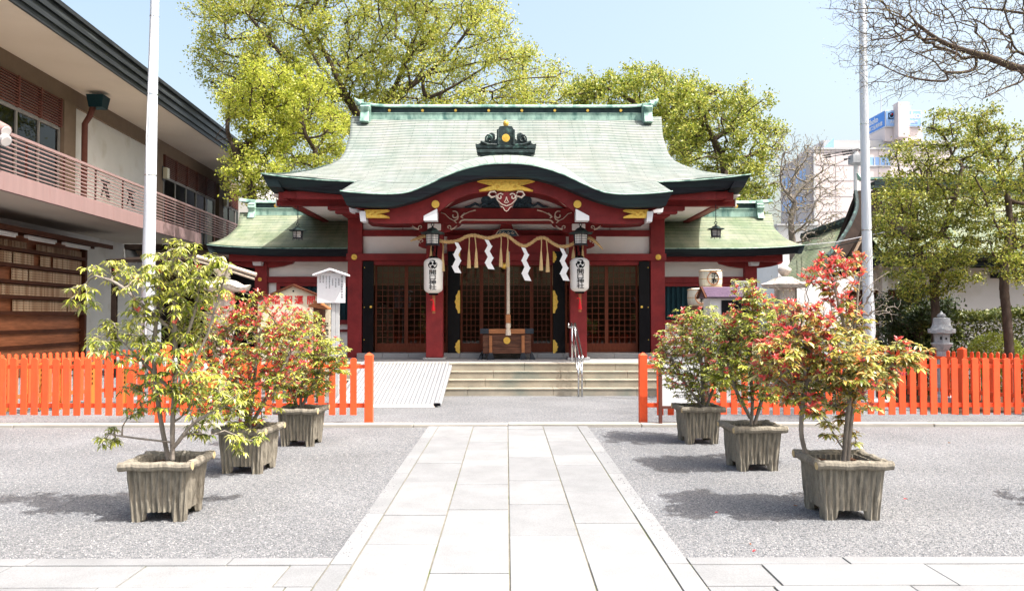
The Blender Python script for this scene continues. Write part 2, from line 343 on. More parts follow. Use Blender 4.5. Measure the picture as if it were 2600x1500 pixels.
    def build_split(s, name, mats, parent=None, by='side', **kw):
        """one mesh object for every group of pieces: left / right ('side') or every piece ('each')"""
        groups = {}
        for n_, (a, b, c, d) in enumerate(s.pc):
            key = n_ if by == 'each' else (sum(v[0] for v in s.v[a:b]) / (b - a) > (0 if by == 'side' else by))
            groups.setdefault(key, []).append((a, b, c, d))
        out = []
        for key in sorted(groups):
            q = MB()
            for a, b, c, d in groups[key]:
                q.add(s.v[a:b], [tuple(i - a for i in f) for f in s.f[c:d]]); q.m[-(d - c):] = s.m[c:d]
            out.append(q.build(name, mats, parent, **kw))
        return out
    def build(s, name, mats, parent=None, bevel=0, smooth_=False, loc=None, tags=None):
        me = bpy.data.meshes.new(name)
        org = parent_world(parent) if parent is not None else (Vector(loc) if loc is not None else Vector((0, 0, 0)))
        ox, oy, oz = org
        me.from_pydata([(x - ox, y - oy, z - oz) for x, y, z in s.v], [], s.f)
        if not isinstance(mats, (list, tuple)): mats = [mats]
        for m_ in mats: me.materials.append(M[m_] if isinstance(m_, str) else m_)
        me.polygons.foreach_set('material_index', s.m)
        if s.uv:
            ul = me.uv_layers.new(name='UVMap')
            for fi, uvs in s.uv.items():
                for li, c in zip(me.polygons[fi].loop_indices, uvs): ul.data[li].uv = c
        bm = bmesh.new(); bm.from_mesh(me)
        if not s.uv: bmesh.ops.recalc_face_normals(bm, faces=bm.faces)
        bm.to_mesh(me); bm.free()
        if smooth_: me.polygons.foreach_set('use_smooth', [True] * len(me.polygons))
        o = bpy.data.objects.new(name, me); COL.objects.link(o)
        if parent is not None: o.parent = parent
        elif loc is not None: o.location = loc
        if bevel:
            md = o.modifiers.new('bevel', 'BEVEL'); md.width = bevel; md.segments = 2; md.limit_method = 'ANGLE'; md.angle_limit = math.radians(40)
        if tags: tag(o, *tags)
        return o
def parent_world(o):
    v = Vector((0, 0, 0))
    while o is not None: v += o.location; o = o.parent
    return v
def tag(o, label=None, cat=None, group=None, kind=None):
    if label: o['label'] = label
    if cat: o['category'] = cat
    if group: o['group'] = group
    if kind: o['kind'] = kind
    return o
def thing(name, loc, label, cat, group=None):
    o = bpy.data.objects.new(name, None); COL.objects.link(o); o.location = loc; o.empty_display_size = .2
    return tag(o, label, cat, group)
def copy_tree(o, parent=None):
    c = o.copy(); COL.objects.link(c); c.parent = parent
    for ch in list(o.children): copy_tree(ch, c)
    return c
def place_copy(o, delta, label, rz=None):
    c = copy_tree(o); c.location = o.location + Vector(delta); c['label'] = label
    if rz is not None: c.rotation_euler = (0, 0, rz)
    return c
def npmesh(name, verts, quads, tris, material, parent=None, loc=None):
    """fast mesh from numpy arrays"""
    me = bpy.data.meshes.new(name)
    org = np.array(parent_world(parent) if parent is not None else (loc if loc is not None else (0, 0, 0)), dtype=np.float64)
    v = (verts - org).astype(np.float32)
    nq = 0 if quads is None else len(quads); ntr = 0 if tris is None else len(tris)
    me.vertices.add(len(v)); me.vertices.foreach_set('co', v.ravel())
    loops = []
    if nq: loops.append(quads.ravel())
    if ntr: loops.append(tris.ravel())
    lp = np.concatenate(loops).astype(np.int32)
    me.loops.add(len(lp)); me.loops.foreach_set('vertex_index', lp)
    me.polygons.add(nq + ntr)
    st = np.concatenate([np.arange(nq) * 4, nq * 4 + np.arange(ntr) * 3]).astype(np.int32)
    me.polygons.foreach_set('loop_start', st)
    me.update(calc_edges=True); me.validate()
    me.materials.append(material)
    o = bpy.data.objects.new(name, me); COL.objects.link(o)
    if parent is not None: o.parent = parent
    elif loc is not None: o.location = loc
    return o
def text_mb(mb, body, size, place, mi=0, depth=.004, align='CENTER', bold=0.0, squash=1.0):
    """letters as thin solids; place maps (x, z, d) of the text plane to world"""
    cu = bpy.data.curves.new('txt', 'FONT'); cu.body = body; cu.size = size; cu.align_x = align; cu.align_y = 'CENTER'; cu.extrude = depth / 2
    cu.offset = bold; cu.resolution_u = 2
    ob = bpy.data.objects.new('txt', cu); COL.objects.link(ob)
    bpy.context.view_layer.update()
    me = ob.to_mesh()
    vs = [place(v.co.x * squash, v.co.y, v.co.z) for v in me.vertices]
    mb.add(vs, [tuple(p.vertices) for p in me.polygons], mi)
    ob.to_mesh_clear(); bpy.data.objects.remove(ob); bpy.data.curves.remove(cu)
    return mb

# ================================================================ the ground, kerb and paving
rnd = random.Random(7)
g = MB(); g.grid(lambda u, v: (u, v, 0.0), [-150 + 15 * i for i in range(21)], [-12 + 14 * i for i in range(20)])
tag(g.build('ground', 'gravel'), kind='structure')
g = MB(); g.grid(lambda u, v: (u + .15 * math.sin(v * 2.1), v + .25 * math.sin(u * 1.7), .006), [7.2 + .7 * i for i in range(22)], [12.9 + .7 * i for i in range(16)])
tag(g.build('garden_soil', 'soil'), kind='structure')
g = MB(); 
xs = [-16, -9.3, -7.1, -4.6, -2.9, -1.35, .02, 1.95, 3.9, 6.2, 9.1, 16]
for a, b in zip(xs, xs[1:]):
    g.box(a + .006, b - .006, 11.42 + rnd.uniform(-.01, .01), 11.60, -.05, .05 + rnd.uniform(-.005, .004))
tag(g.build('kerb', 'kerb', bevel=.012), kind='structure')

def slabs(mb, x0, x1, y0, y1, z=.028, gap=.0052, jit=.003):
    dz = rnd.uniform(-jit, jit)
    mb.box(x0 + gap, x1 - gap, y0 + gap * 1.1, y1 - gap * 1.1, -.03, z + dz)
mb = MB()
colx = [(-.975, -.475), (-.475, .02), (.02, .52), (.52, 1.015)]
for (a, b), ph in zip(colx, (.1, .45, .25, .6)):
    y = 2.6 + ph * .5
    while y < 11.36:
        L_ = rnd.choice([.62, .8, .95, 1.1, 1.25]); y1 = min(11.37, y + L_)
        if 11.37 - y1 < .25: y1 = 11.37
        slabs(mb, a, b, y, y1); y = y1
for a, b in ((-1.125, -.975), (1.015, 1.17)):
    y = 2.4
    for L_ in (1.0, 1.65, .09 + .0, 1.3, 1.6, 1.25, 1.1, 1.2, 1.3, 1.4):
        if L_ < .2: continue
        y1 = min(11.37, y + L_)
        if y < 11.3: slabs(mb, a, b, y, y1)
        y = y1
tag(mb.build('path', 'slab', bevel=.004), kind='structure')
mb = MB()
for sgn in (-1, 1):
    mb = MB()
    x0, x1 = (1.17, 9) if sgn > 0 else (-9, -1.125)
    x = x0
    while x < x1:
        L_ = rnd.uniform(.9, 1.5); b = min(x1, x + L_); slabs(mb, x, b, 5.04, 5.19); x = b
    for (ya, yb) in ((4.64, 5.04), (4.22, 4.64), (3.8, 4.22), (3.4, 3.8)):
        x = x0 + .0
        first = rnd.uniform(.25, .5)
        while x < x1:
            L_ = first if x == x0 else rnd.uniform(.8, 1.1); b = min(x1, x + L_); slabs(mb, x, b, ya, yb); x = b
    tag(mb.build('cross_path', 'slab', bevel=.004), kind='structure')
mb = MB(); mb.box(-1.12, 1.165, 2.4, 11.37, -.04, .019); mb.box(-9, -1.12, 3.4, 5.185, -.04, .0185); mb.box(1.165, 9, 3.4, 5.185, -.04, .0185)
tag(mb.build('paving_bed', 'joint'), kind='structure')

# loose gravel stones over the near ground, some spilt over the paving edges
rs = np.random.RandomState(5); n = 85000
yy = 4.4 * (12.0 / 4.4) ** (rs.uniform(0, 1, n) ** 1.25); xx = rs.uniform(-1, 1, n) * (yy * .68 + .4)
keep = ~((np.abs(xx - .02) < 1.13 + rs.uniform(-.02, .06, n) * 1.0) & True) & (yy > 5.17) & ~((yy > 11.39) & (yy < 11.62))
spill = (np.abs(np.abs(xx - .02) - 1.12) < .07) & (rs.uniform(0, 1, n) < .5) & (yy > 5.2) & (yy < 11.3)
keep = keep | spill; xx = xx[keep]; yy = yy[keep]; n = len(xx)
s_ = rs.uniform(.003, .0072, n)[:, None]; zz = np.where(np.abs(xx - .02) < 1.14, .029, .002)
c0 = np.stack([xx, yy, zz], 1); a_ = rs.uniform(0, 6.28, n)[:, None]
def _p(ang, r, h): return c0 + np.concatenate([np.cos(a_ + ang) * r * s_, np.sin(a_ + ang) * r * s_, h * s_], 1)
V = np.stack([_p(0, 1.1, 0.), _p(1.7, .9, 0.), _p(3.3, 1.2, 0.), _p(4.8, .8, 0.), _p(.6, .3, .9), _p(3.6, .4, .75)], 1).reshape(-1, 3)
o_ = (np.arange(n) * 6)[:, None]
T = np.concatenate([o_ + np.array([q]) for q in ((0, 1, 4), (1, 5, 4), (1, 2, 5), (2, 3, 5), (3, 4, 5), (3, 0, 4))])
m_, nt_, b_ = _nt('gravel_stone'); g_ = nt_.nodes.new('ShaderNodeNewGeometry'); r_ = nt_.nodes.new('ShaderNodeValToRGB'); nt_.links.new(g_.outputs['Random Per Island'], r_.inputs[0]); nt_.links.new(r_.outputs[0], b_.inputs['Base Color']); b_.inputs['Roughness'].default_value = .9
r_.color_ramp.elements[0].color = (.08, .084, .092, 1); r_.color_ramp.elements[1].color = (.32, .32, .32, 1); e_ = r_.color_ramp.elements.new(.5); e_.color = (.168, .171, .176, 1)
tag(npmesh('gravel_stones', V, None, T, m_), 'loose light grey gravel covering the courtyard', 'gravel', kind='stuff')

# ================================================================ the shrine hall
PZ = .60                                           # platform level
hall = thing('shrine_hall', (0, 18.2, 0), 'maroon and white shrine hall with pale green roof and curved gable over its porch', 'shrine')
# stone platform and steps
for i in range(4):
    mb = MB()
    y0 = 15.9 + .3 * i; z1 = .15 * (i + 1) if i < 3 else PZ
    x = -4.3
    while x < 4.3:
        b = min(4.3, x + rnd.uniform(1.3, 2.1));
        mb.box(x + .003, b - .003, y0, y0 + .32, z1 - .15 if i else -.05, z1 - .022); mb.box(x + .003, b - .003, y0 - .012, y0 + .32, z1 - .0215, z1); x = b
    mb.build('step', 'step', hall, bevel=.006)
mb = MB(); mb.box(-4.3, 4.3, 17.12, 24.8, -.05, PZ - .002); mb.box(-8, -4.3, 20.4, 24.6, -.05, .45); mb.box(4.3, 8, 20.4, 24.6, -.05, .45)
mb.build('platform', 'floor', hall)
mb = MB(); x = -3.6
while x < 3.6:
    b = min(3.6, x + .62); mb.box(x + .004, b - .004, 18.98, 19.6, PZ, .715); x = b
mb.build('stone_sill', 'floor', hall, bevel=.004)

# --- main roof
YE, YR = 17.6, 22.0
def mz(X, Y):
    t = (Y - YE) / 4.4; ax = abs(X)
    z = 4.58 + 2.63 * (.72 * t + .28 * t * t) if t >= 0 else 4.58 + .41 * (Y - YE)
    if t > 0: z += .21 * (min(1.1, ax / 5.5) ** 4) * max(0, 1 - t) ** 3
    else: z += .21 * (ax / 5.5) ** 4 + .04 * smooth((ax - 2.6) / .9)
    return z
HW = [(0, 5.5), (.06, 5.12), (.12, 4.9), (.2, 4.58), (.31, 4.28), (.4, 4.13), (.5, 4.1), (.75, 4.18), (1, 4.36)]
def hw(Y): 
    t = (Y - YE) / 4.4
    if t <= 0: return 3.34 + .17 * (-t * 4.4)
    return table(HW, t)
kprof = catmull([(863, 484.5), (895, 488.5), (930, 491), (968, 492.5), (1005, 492), (1043, 486), (1092, 466), (1140, 443.5), (1189, 427), (1237, 417.5), (1286, 415)], 6)
kbot = catmull([(880, 521), (912, 523.5), (947, 525), (976, 525), (1005, 522.5), (1059, 507.5), (1108, 488), (1156, 468), (1205, 454.5), (1245, 450), (1286, 449)], 6)
YK = 16.6
def half(tab, Y):
    pts = [(P(px, py, Y).x, P(px, py, Y).z) for px, py in tab]
    cx = P(1286, 400, Y).x
    L_ = [(x - cx, z) for x, z in pts]
    return L_
kp = half(kprof, YK)                                  # left half, from tip (x=-3.5) to the centre (0)
kb = half(kbot, YK + .04)
def kz0(X): return table(kp, -abs(X))
def roll(X): return .27 * smooth((2.42 - abs(X)) / 1.3)
def kz(X, Y):
    d = Y - YK
    return kz0(X) + roll(X) * smooth(min(1, d / .5 * .5 + .0)) * 2 * (1 - .5 * smooth(min(1, d / .5 * .5))) if d < .5 else kz0(X) + roll(X) * 1.0 + .03 * (d - .5)
def kz(X, Y):
    d = max(0, Y - YK); q = min(1, d / .5)
    return kz0(X) + roll(X) * math.sin(q * math.pi / 2) + .02 * max(0, d - .5)
def arc(Y):
    # length along the slope for course lines
    n = 24; a = 0; y0 = 16.6
    for i in range(n):
        ya, yb = lerp(16.6, Y, i / n), lerp(16.6, Y, (i + 1) / n)
        a += math.hypot(yb - ya, mz(0, yb) - mz(0, ya))
    return a
ysF = [16.6 + .1 * i for i in range(10)] + [17.6 + .1 * i for i in range(45)]
arcs = {round(y, 3): arc(y) for y in ysF}
mb = MB()
def rf(s, Y): X = s * hw(Y); return (X, Y, mz(X, Y))
def ruv(s, Y): return (s * hw(Y), arcs[round(Y, 3)] - .10 * smooth((abs(s * hw(Y)) - 2.2) / 1.6) * 1.0)
ss = [-1 + i / 50 for i in range(101)]
def skipmain(s, Y):
    X = s * hw(Y); return abs(X) < 2.6 and mz(X, Y) < kz(X, Y) - .03 and abs(X) < 2.2
mb.grid(rf, ss, [y for y in ysF if y < 17.61], uvf=ruv, skip=skipmain)
mb.grid(rf, ss, [y for y in ysF if y > 17.59], uvf=ruv, skip=skipmain)
# rear slope and side skirts
ysB = [22.0 + .2 * i for i in range(23)]
mb.grid(lambda s, Y: (s * hw(44.0 - Y), Y, mz(s * hw(44.0 - Y), 44.0 - Y)), [-1 + i / 10 for i in range(21)], ysB, uvf=lambda s, Y: (s * 5, Y))
for sg in (-1, 1):
    def side(q, Y):
        Yf = min(Y, 44.0 - Y); xi = hw(max(YE, Yf)); 
        zi = mz(xi, max(YE, Yf)) if Yf < 18.96 else mz(4.28, 18.96)
        if Yf >= 18.96: xi = 4.28
        ze = mz(5.5, YE) - .0; zl = 4.58 + .21 * max(0, 1 - (Yf - YE) / 2.2) ** 2
        return (sg * lerp(xi, 5.5, q), Y, lerp(zi, zl, 1 - (1 - q) ** 1.3 if q < 1 else 1))
    mb.grid(side, [0, .25, .5, .75, 1], [17.601 + .2 * i for i in range(45)], uvf=lambda q, Y: (Y, q * 1.6))
rf_o = mb.build('roof', 'roof', hall, smooth_=True)
md = rf_o.modifiers.new('solid', 'SOLIDIFY'); md.thickness = .03; md.offset = -1
# gable triangles closing the upper roof ends
mb = MB()
for sg in (-1, 1):
    out = [(Y, mz(4.2, min(Y, 44 - Y)) - .04) for Y in [18.9 + .31 * i for i in range(21)]]
    mb.prismx(out, sg * 4.0, sg * 4.1)
mb.build_split('gable_board', 'reddark', hall)
# eave fascias: bands of layered copper, leaning in towards their foot
def ribbon(mb, top, bot, depth, mi=0):
    """top/bot lists of 3D points; a solid band going back by depth"""
    n = len(top); T = [Vector(p) for p in top]; B = [Vector(p) for p in bot]; dv = Vector(depth)
    vs = T + B + [p + dv for p in T] + [p + dv for p in B]
    fs = []
    for i in range(n - 1):
        fs += [(i, i + 1, n + i + 1, n + i), (2 * n + i, 3 * n + i, 3 * n + i + 1, 2 * n + i + 1), (i, 2 * n + i, 2 * n + i + 1, i + 1), (n + i, n + i + 1, 3 * n + i + 1, 3 * n + i)]
    fs += [(0, n, 3 * n, 2 * n), (n - 1, 3 * n - 1, 4 * n - 1, 2 * n - 1)]
    mb.add(vs, fs, mi)
mb = MB()
for sg in (-1, 1):
    X = [3.33 + (5.5 - 3.33) * i / 14 for i in range(15)]
    top = [(sg * x, YE - .004, mz(x, YE + .001) - .004) for x in X]
    bot = [(sg * min(x, 3.33 + (x - 3.33) * .94), YE + .13, mz(x, YE + .001) - .27 + .05 * (x / 5.5) ** 4) for x in X]
    ribbon(mb, top, bot, (0, .34, -.02))
    ys_ = [17.65 + .3 * i for i in range(30)]
    top = [(sg * 5.49, Y, 4.57 + .21 * max(0, 1 - (min(Y, 44 - Y) - YE) / 2.2) ** 2) for Y in ys_]
    bot = [(sg * 5.36, Y, p[2] - .26) for Y, p in zip(ys_, top)]
    ribbon(mb, top, bot, (-sg * .3, 0, -.02))
mb.build_split('eave_fascia', 'fascia', hall)
mb = MB()
kpf = kp + [(-x, z) for x, z in reversed(kp[:-1])]; kbf = kb + [(-x, z) for x, z in reversed(kb[:-1])]
ribbon(mb, [(x, YK - .012, z - .006) for x, z in kpf], [(x, YK + .05, z) for x, z in kbf], (0, .5, 0))
mb.build('porch_fascia', 'fascia', hall)
# thin bright copper lip along both eaves
mb = MB()
mb.tube([(x, YK - .012, z - .002) for x, z in kpf], .014, 5)
for sg in (-1, 1):
    mb.tube([(sg * x, YE - .006, mz(x, YE + .001)) for x in [3.33 + (5.5 - 3.33) * i / 14 for i in range(15)]], .014, 5)
mb.build('copper_lip', 'verd', hall, smooth_=True)
# --- curved porch gable roof: verge band and crown
us = [-2.6 + .05 * i for i in range(105)]
al = {}; a = 0; prev = None
for u in us:
    if prev is not None: a += math.hypot(u - prev, kz0(u) - kz0(prev))
    al[round(u, 3)] = a; prev = u
vsK = [0, .04, .1, .16, .22, .28, .34, .4, .45, .5, .7, .9, 1.1, 1.3, 1.5, 1.7, 1.9, 2.1, 2.3]
mb = MB()
mid = al[round(us[52], 3)]
def kuv(u, d):
    s_ = (al[round(u, 3)] - mid)
    # seams fan outwards near the crown like the sheets in the photograph
    return (s_ - .75 * d * (1 if u > 0 else -1) * smooth(abs(u) / .9), d)
def kf(u, d):
    # keep the seams square to the curved edge
    k = .6 * min(d, .5) * max(-1, min(1, (kz0(u + .05) - kz0(u - .05)) / .1)) if abs(u) < 2.5 else 0
    return (u, YK + d, kz(u, YK + d) + .004)
def skipk(u, d):
    return mz(u, YK + d) > kz(u, YK + d) + .05 or abs(u) > 2.45
mb.grid(kf, us, vsK, uvf=kuv, skip=skipk)
o = mb.build('porch_roof', 'band', hall, smooth_=True); md = o.modifiers.new('solid', 'SOLIDIFY'); md.thickness = .03; md.offset = -1
# --- main ridge
RY = 22.0
rz0, rz1 = Z_(299, RY - .2), Z_(263, RY - .2)
rx = 3.92
mb = MB()
mb.box(-rx, rx, RY - .20, RY + .20, rz0 - .12, rz0 + (rz1 - rz0) * .30)
for k in range(-11, 12): mb.box(k * .35 - .008, k * .35 + .008, RY - .207, RY - .195, rz0 - .10, rz0 + (rz1 - rz0) * .29)
mb.box(-rx, rx, RY - .215, RY + .215, rz0 + (rz1 - rz0) * .30, rz0 + (rz1 - rz0) * .335)
r_o = mb.build('ridge', 'verd', hall)
mb = MB(); mb.box(-rx, rx, RY - .16, RY + .16, rz0 + (rz1 - rz0) * .335, rz0 + (rz1 - rz0) * .80)
for k in range(-7, 8): mb.box(k * .53 - .008, k * .53 + .008, RY - .167, RY - .155, rz0 + (rz1 - rz0) * .335, rz0 + (rz1 - rz0) * .80)
mb.build('ridge_band', 'verddark', r_o)
mb = MB()
def capz(x): return rz0 + (rz1 - rz0) * .84 + .10 * max(0, (abs(x) - 3.2) / 1.0) ** 2
xs_ = [-4.12 + 8.24 * i / 48 for i in range(49)]
capv = []
for x in xs_:
    z = capz(x)
    for k in range(9):
        a = math.pi * k / 8; capv.append((x, RY - .235 * math.cos(a), z - .02 + .085 * math.sin(a)))
    capv.append((x, RY + .235, z - .05)); capv.append((x, RY - .235, z - .05))
n = 11; fs = [(i * n + k, i * n + (k + 1) % n, (i + 1) * n + (k + 1) % n, (i + 1) * n + k) for i in range(48) for k in range(n)] + [tuple(range(n)), tuple(range(48 * n, 49 * n))]
mb.add(capv, fs)
for sg in (-1, 1):   # upswept beak at each end
    z = capz(4.1)
    mb.tube([(sg * 4.05, RY, z + .02), (sg * 4.14, RY, z + .05), (sg * 4.22, RY, z + .11), (sg * 4.27, RY, z + .18)], [.13, .10, .06, .02], 8)
mb.build('ridge_cap', 'verd', r_o)
mb = MB()
for sg in (-1, 1):   # curled end covers riding over the ridge ends
    x0 = sg * 3.9
    mb.box(x0 - .13, x0 + .13, RY - .32, RY + .32, rz0 - .18, rz1 - .01)
    mb.tube([(x0 - .14, RY - .34, rz0 + .22), (x0 + .14, RY - .34, rz0 + .22)], .09, 12)
    mb.prismx([(RY - .40, rz1 - .10), (RY - .52, rz1 - .16), (RY - .46, rz0 + .1), (RY - .58, rz0 - .20), (RY - .40, rz0 - .22)], x0 - .12, x0 + .12)
mb.build_split('ridge_end', 'verd', r_o, bevel=.015)
for px in (989, 1073, 1157, 1241, 1325, 1408.5, 1492, 1576):
    c = P(px, 281.5, RY - .172)
    mb = MB(); mb.disc(c, .052, .02); mb.disc((c.x, c.y - .02, c.z), .038, .012, mi=1)
    mb.build('medallion', ['verddark', 'gold'], r_o)

# --- tomoe crest: three commas turning in a ring
def tomoe(mb, place, R, mi=0, ringed=False):
    for k in range(3):
        a0 = 2 * math.pi * k / 3 + .5
        hx, hz = .47 * R * math.cos(a0), .47 * R * math.sin(a0)
        n = 14; vs = [(hx + .34 * R * math.cos(t), hz + .34 * R * math.sin(t)) for t in [2 * math.pi * i / n for i in range(n)]]
        o = len(vs); 
        mb.add([place(x, z, 0) for x, z in vs] + [place(x, z, .004) for x, z in vs], [tuple(range(n))] + [tuple(range(2 * n - 1, n - 1, -1))] + [(i, n + i, n + (i + 1) % n, (i + 1) % n) for i in range(n)], mi)
        outer, inner = [], []
        for i in range(9):
            t = i / 8; a = a0 + .35 + t * 1.75
            outer.append((.96 * R * math.cos(a - .0), .96 * R * math.sin(a)))
            rr = lerp(.55, .93, t ** .7) * R; inner.append((rr * math.cos(a), rr * math.sin(a)))
        pts = outer + inner[::-1]; 
        q = []; m_ = 9
        vv = [place(x, z, 0) for x, z in outer] + [place(x, z, 0) for x, z in inner]
        mb.add(vv, [(i, i + 1, m_ + i + 1, m_ + i) for i in range(m_ - 1)], mi)

# --- gable ornament on the porch roof crown
og = MB(); OY = 17.15
def oz(px, py): p = P(px, py, OY); return (p.x, p.z)
half_base = [(1213, 392), (1211, 377.5), (1207, 367), (1208, 364), (1213, 366), (1222, 362), (1233, 357), (1238, 352), (1239, 344), (1241, 340), (1248, 337), (1256, 340), (1257, 347), (1254, 350), (1257, 356), (1261, 351), (1262, 328), (1266, 327), (1268, 321.5), (1276, 320)]
out = [oz(px, py) for px, py in half_base]; cx = P(1284.5, 400, OY).x
full = out + [(2 * cx - x, z) for x, z in reversed(out)]
og.prism(full, OY, OY + .22)
z0 = oz(1213, 392)[1]
og.box(out[0][0] - .02, 2 * cx - out[0][0] + .02, OY - .07, OY + .24, oz(1213, 389)[1], oz(1213, 381)[1])
og.box(out[0][0] - .04, 2 * cx - out[0][0] + .04, OY - .04, OY + .24, oz(1213, 377)[1], oz(1213, 370)[1])
og.box(out[0][0] + .06, 2 * cx - out[0][0] - .06, OY - .02, OY + .9, z0 - .22, z0 + .03)
for sg in (-1, 1):
    for (r0, off) in ((.022, 0), (.014, .045)):
        pts = []
        for i in range(16):
            t = i / 15; a = math.pi * (1.15 - 1.75 * t); rr = .115 - .07 * t - off
            if rr < .015: break
            pts.append((cx + sg * (-.36 + .0) + sg * rr * math.cos(a) * .8, OY - .03, oz(0, 352)[1] + rr * math.sin(a) * 1.0))
        og.tube(pts, r0, 6)
    og.tube([(cx + sg * -.55, OY - .03, oz(0, 358)[1]), (cx + sg * -.4, OY - .05, oz(0, 366)[1]), (cx + sg * -.2, OY - .03, oz(0, 367)[1])], .028, 6)
    og.tube([(cx + sg * .17, OY - .03, oz(0, 366)[1]), (cx + sg * .175, OY - .03, oz(0, 330)[1])], .03, 6)
orn = og.build('gable_ornament', 'orn', hall, bevel=.01)
c = P(1284.5, 351, OY - .05); mb = MB(); mb.disc(c, .085, .03, 24); tomoe(mb, lambda x, z, d: (c.x + x, c.y - .034 - d, c.z + z), .06)
mb.build('crest', 'goldflat', orn)
mb = MB(); mb.sphere((cx, OY + .08, Z_(312, OY)), .062, 12, sz=1.25); mb.build('finial', 'goldflat', orn, smooth_=True)

# --- curved bargeboard and everything in the gable
top = kbot
lower = [(905, 530), (925, 536), (940, 565), (975, 567.5), (1020, 567.5), (1066, 566), (1078, 560), (1100, 545), (1119, 533), (1137, 519), (1155, 507), (1178, 497), (1201, 490.5), (1240, 486.5), (1286, 485)]
YB = 16.95
def xz(px, py, Y=YB): p = P(px, py, Y); return (p.x, p.z)
cB = P(1286, 400, YB).x
def resamp(tab, n, x0, x1): return [(lerp(x0, x1, i / (n - 1)), table(tab, lerp(x0, x1, i / (n - 1)))) for i in range(n)]
tp = resamp(catmull(top, 6), 60, 884, 1286); lw = resamp(lower, 60, 905, 1286)
T_ = [xz(px, py - 6) for px, py in tp]; L_ = [xz(px, py) for px, py in lw]
T_ = T_ + [(2 * cB - x, z) for x, z in reversed(T_[:-1])]; L_ = L_ + [(2 * cB - x, z) for x, z in reversed(L_[:-1])]
mb = MB(); ribbon(mb, [(x, YB, z) for x, z in T_], [(x, YB, z) for x, z in L_], (0, .12, 0))
# raised moulding following the upper edge
ribbon(mb, [(x, YB - .05, z) for x, z in T_], [(x, YB - .03, z - .055) for x, z in T_], (0, .06, 0))
barge = mb.build('bargeboard', 'red', hall)
# soffit of the porch roof (closed under the curve, between bargeboard and wall)
mb = MB()
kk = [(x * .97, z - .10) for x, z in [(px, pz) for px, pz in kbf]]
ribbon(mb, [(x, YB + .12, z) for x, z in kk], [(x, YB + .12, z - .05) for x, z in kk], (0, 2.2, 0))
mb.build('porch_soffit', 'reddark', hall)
# gold mounts
def goldplate(px, py, w, h, Y, parent, tips=1, sgn=1):
    c = P(px, py, Y); mb = MB()
    if tips == 2:
        o = [(-.98, .72), (-.80, .95), (0, 1.0), (.80, .95), (.98, .72), (.90, .60), (.56, .12), (.50, .12), (.50, -.12), (.56, -.12), (.92, -.85), (.90, -1.0), (.35, -.8), (0, -1.05), (-.35, -.8), (-.90, -1.0), (-.92, -.85), (-.56, -.12), (-.50, -.12), (-.50, .12), (-.56, .12), (-.90, .60)]
    else:
        o = [(-1, .95), (.85, 1.0), (1, .8), (.95, .6), (.38, .18), (.22, .12), (.22, -.12), (.38, -.18), (.95, -.75), (1, -1.0), (-1, -.95)]
    out = [(c.x + sgn * x * w / 2, c.z + z * h / 2) for x, z in o]
    mb.prism(out, c.y - .03, c.y)
    rim = [(x, c.y - .034, z) for x, z in out] + [(out[0][0], c.y - .034, out[0][1])]
    mb.tube(rim, .010, 5)
    if tips == 2: mb.disc((c.x, c.y - .03, c.z), h * .32, .012, 20)
    for k in range(7 if tips == 2 else 4):    # chased scrolls
        t = (k - 3) / 3 if tips == 2 else -.8 + .3 * k
        if tips == 2 and abs(t) < .25: continue
        px_ = c.x + sgn * t * w * .22 * (1 if tips == 2 else 2); r_ = h * .16
        mb.tube([(px_ + r_ * (1 - i / 11) * math.cos(i * .8), c.y - .034, c.z + ((-1) ** k) * h * .13 + r_ * (1 - i / 11) * math.sin(i * .8)) for i in range(10)], .006, 4)
    mb.build('gilt_mount', 'gold', parent)
goldplate(1285, 472, 1.27, .245, YB - .01, barge, 2)
goldplate(958.5, 543.5, .53, .175, YB - .05, barge, 1, 1); goldplate(1613, 543.5, .53, .175, YB - .05, barge, 1, -1)
for px in (1106, 1466):
    c = P(px, 519, YB - .04); mb = MB(); mb.disc(c, .083, .03, 24); tomoe(mb, lambda x, z, d: (c.x + x, c.y - .032 - d, c.z + z), .06); mb.build('crest', 'goldflat', barge)
# purlin ends painted white
mb = MB()
for sg in (-1, 1):
    o1 = [(1075.6, 548), (1109.5, 530), (1109.5, 559.5), (1075.6, 559.5)]
    o2 = [(912, 536), (927, 536), (929, 562), (915, 562)]
    o3 = [(886, 527), (913, 531), (911, 540), (888, 538)]
    for o_, y in ((o1, 16.78), (o2, 16.8), (o3, 17.3)):
        q = [xz(px, py, y) for px, py in o_]
        if sg > 0: q = [(2 * P(1286, 400, y).x - x, z) for x, z in q]
        mb.prism(q, y, y + .3)
mb.build_split('purlin_end', 'whitepaint', hall, by='each')
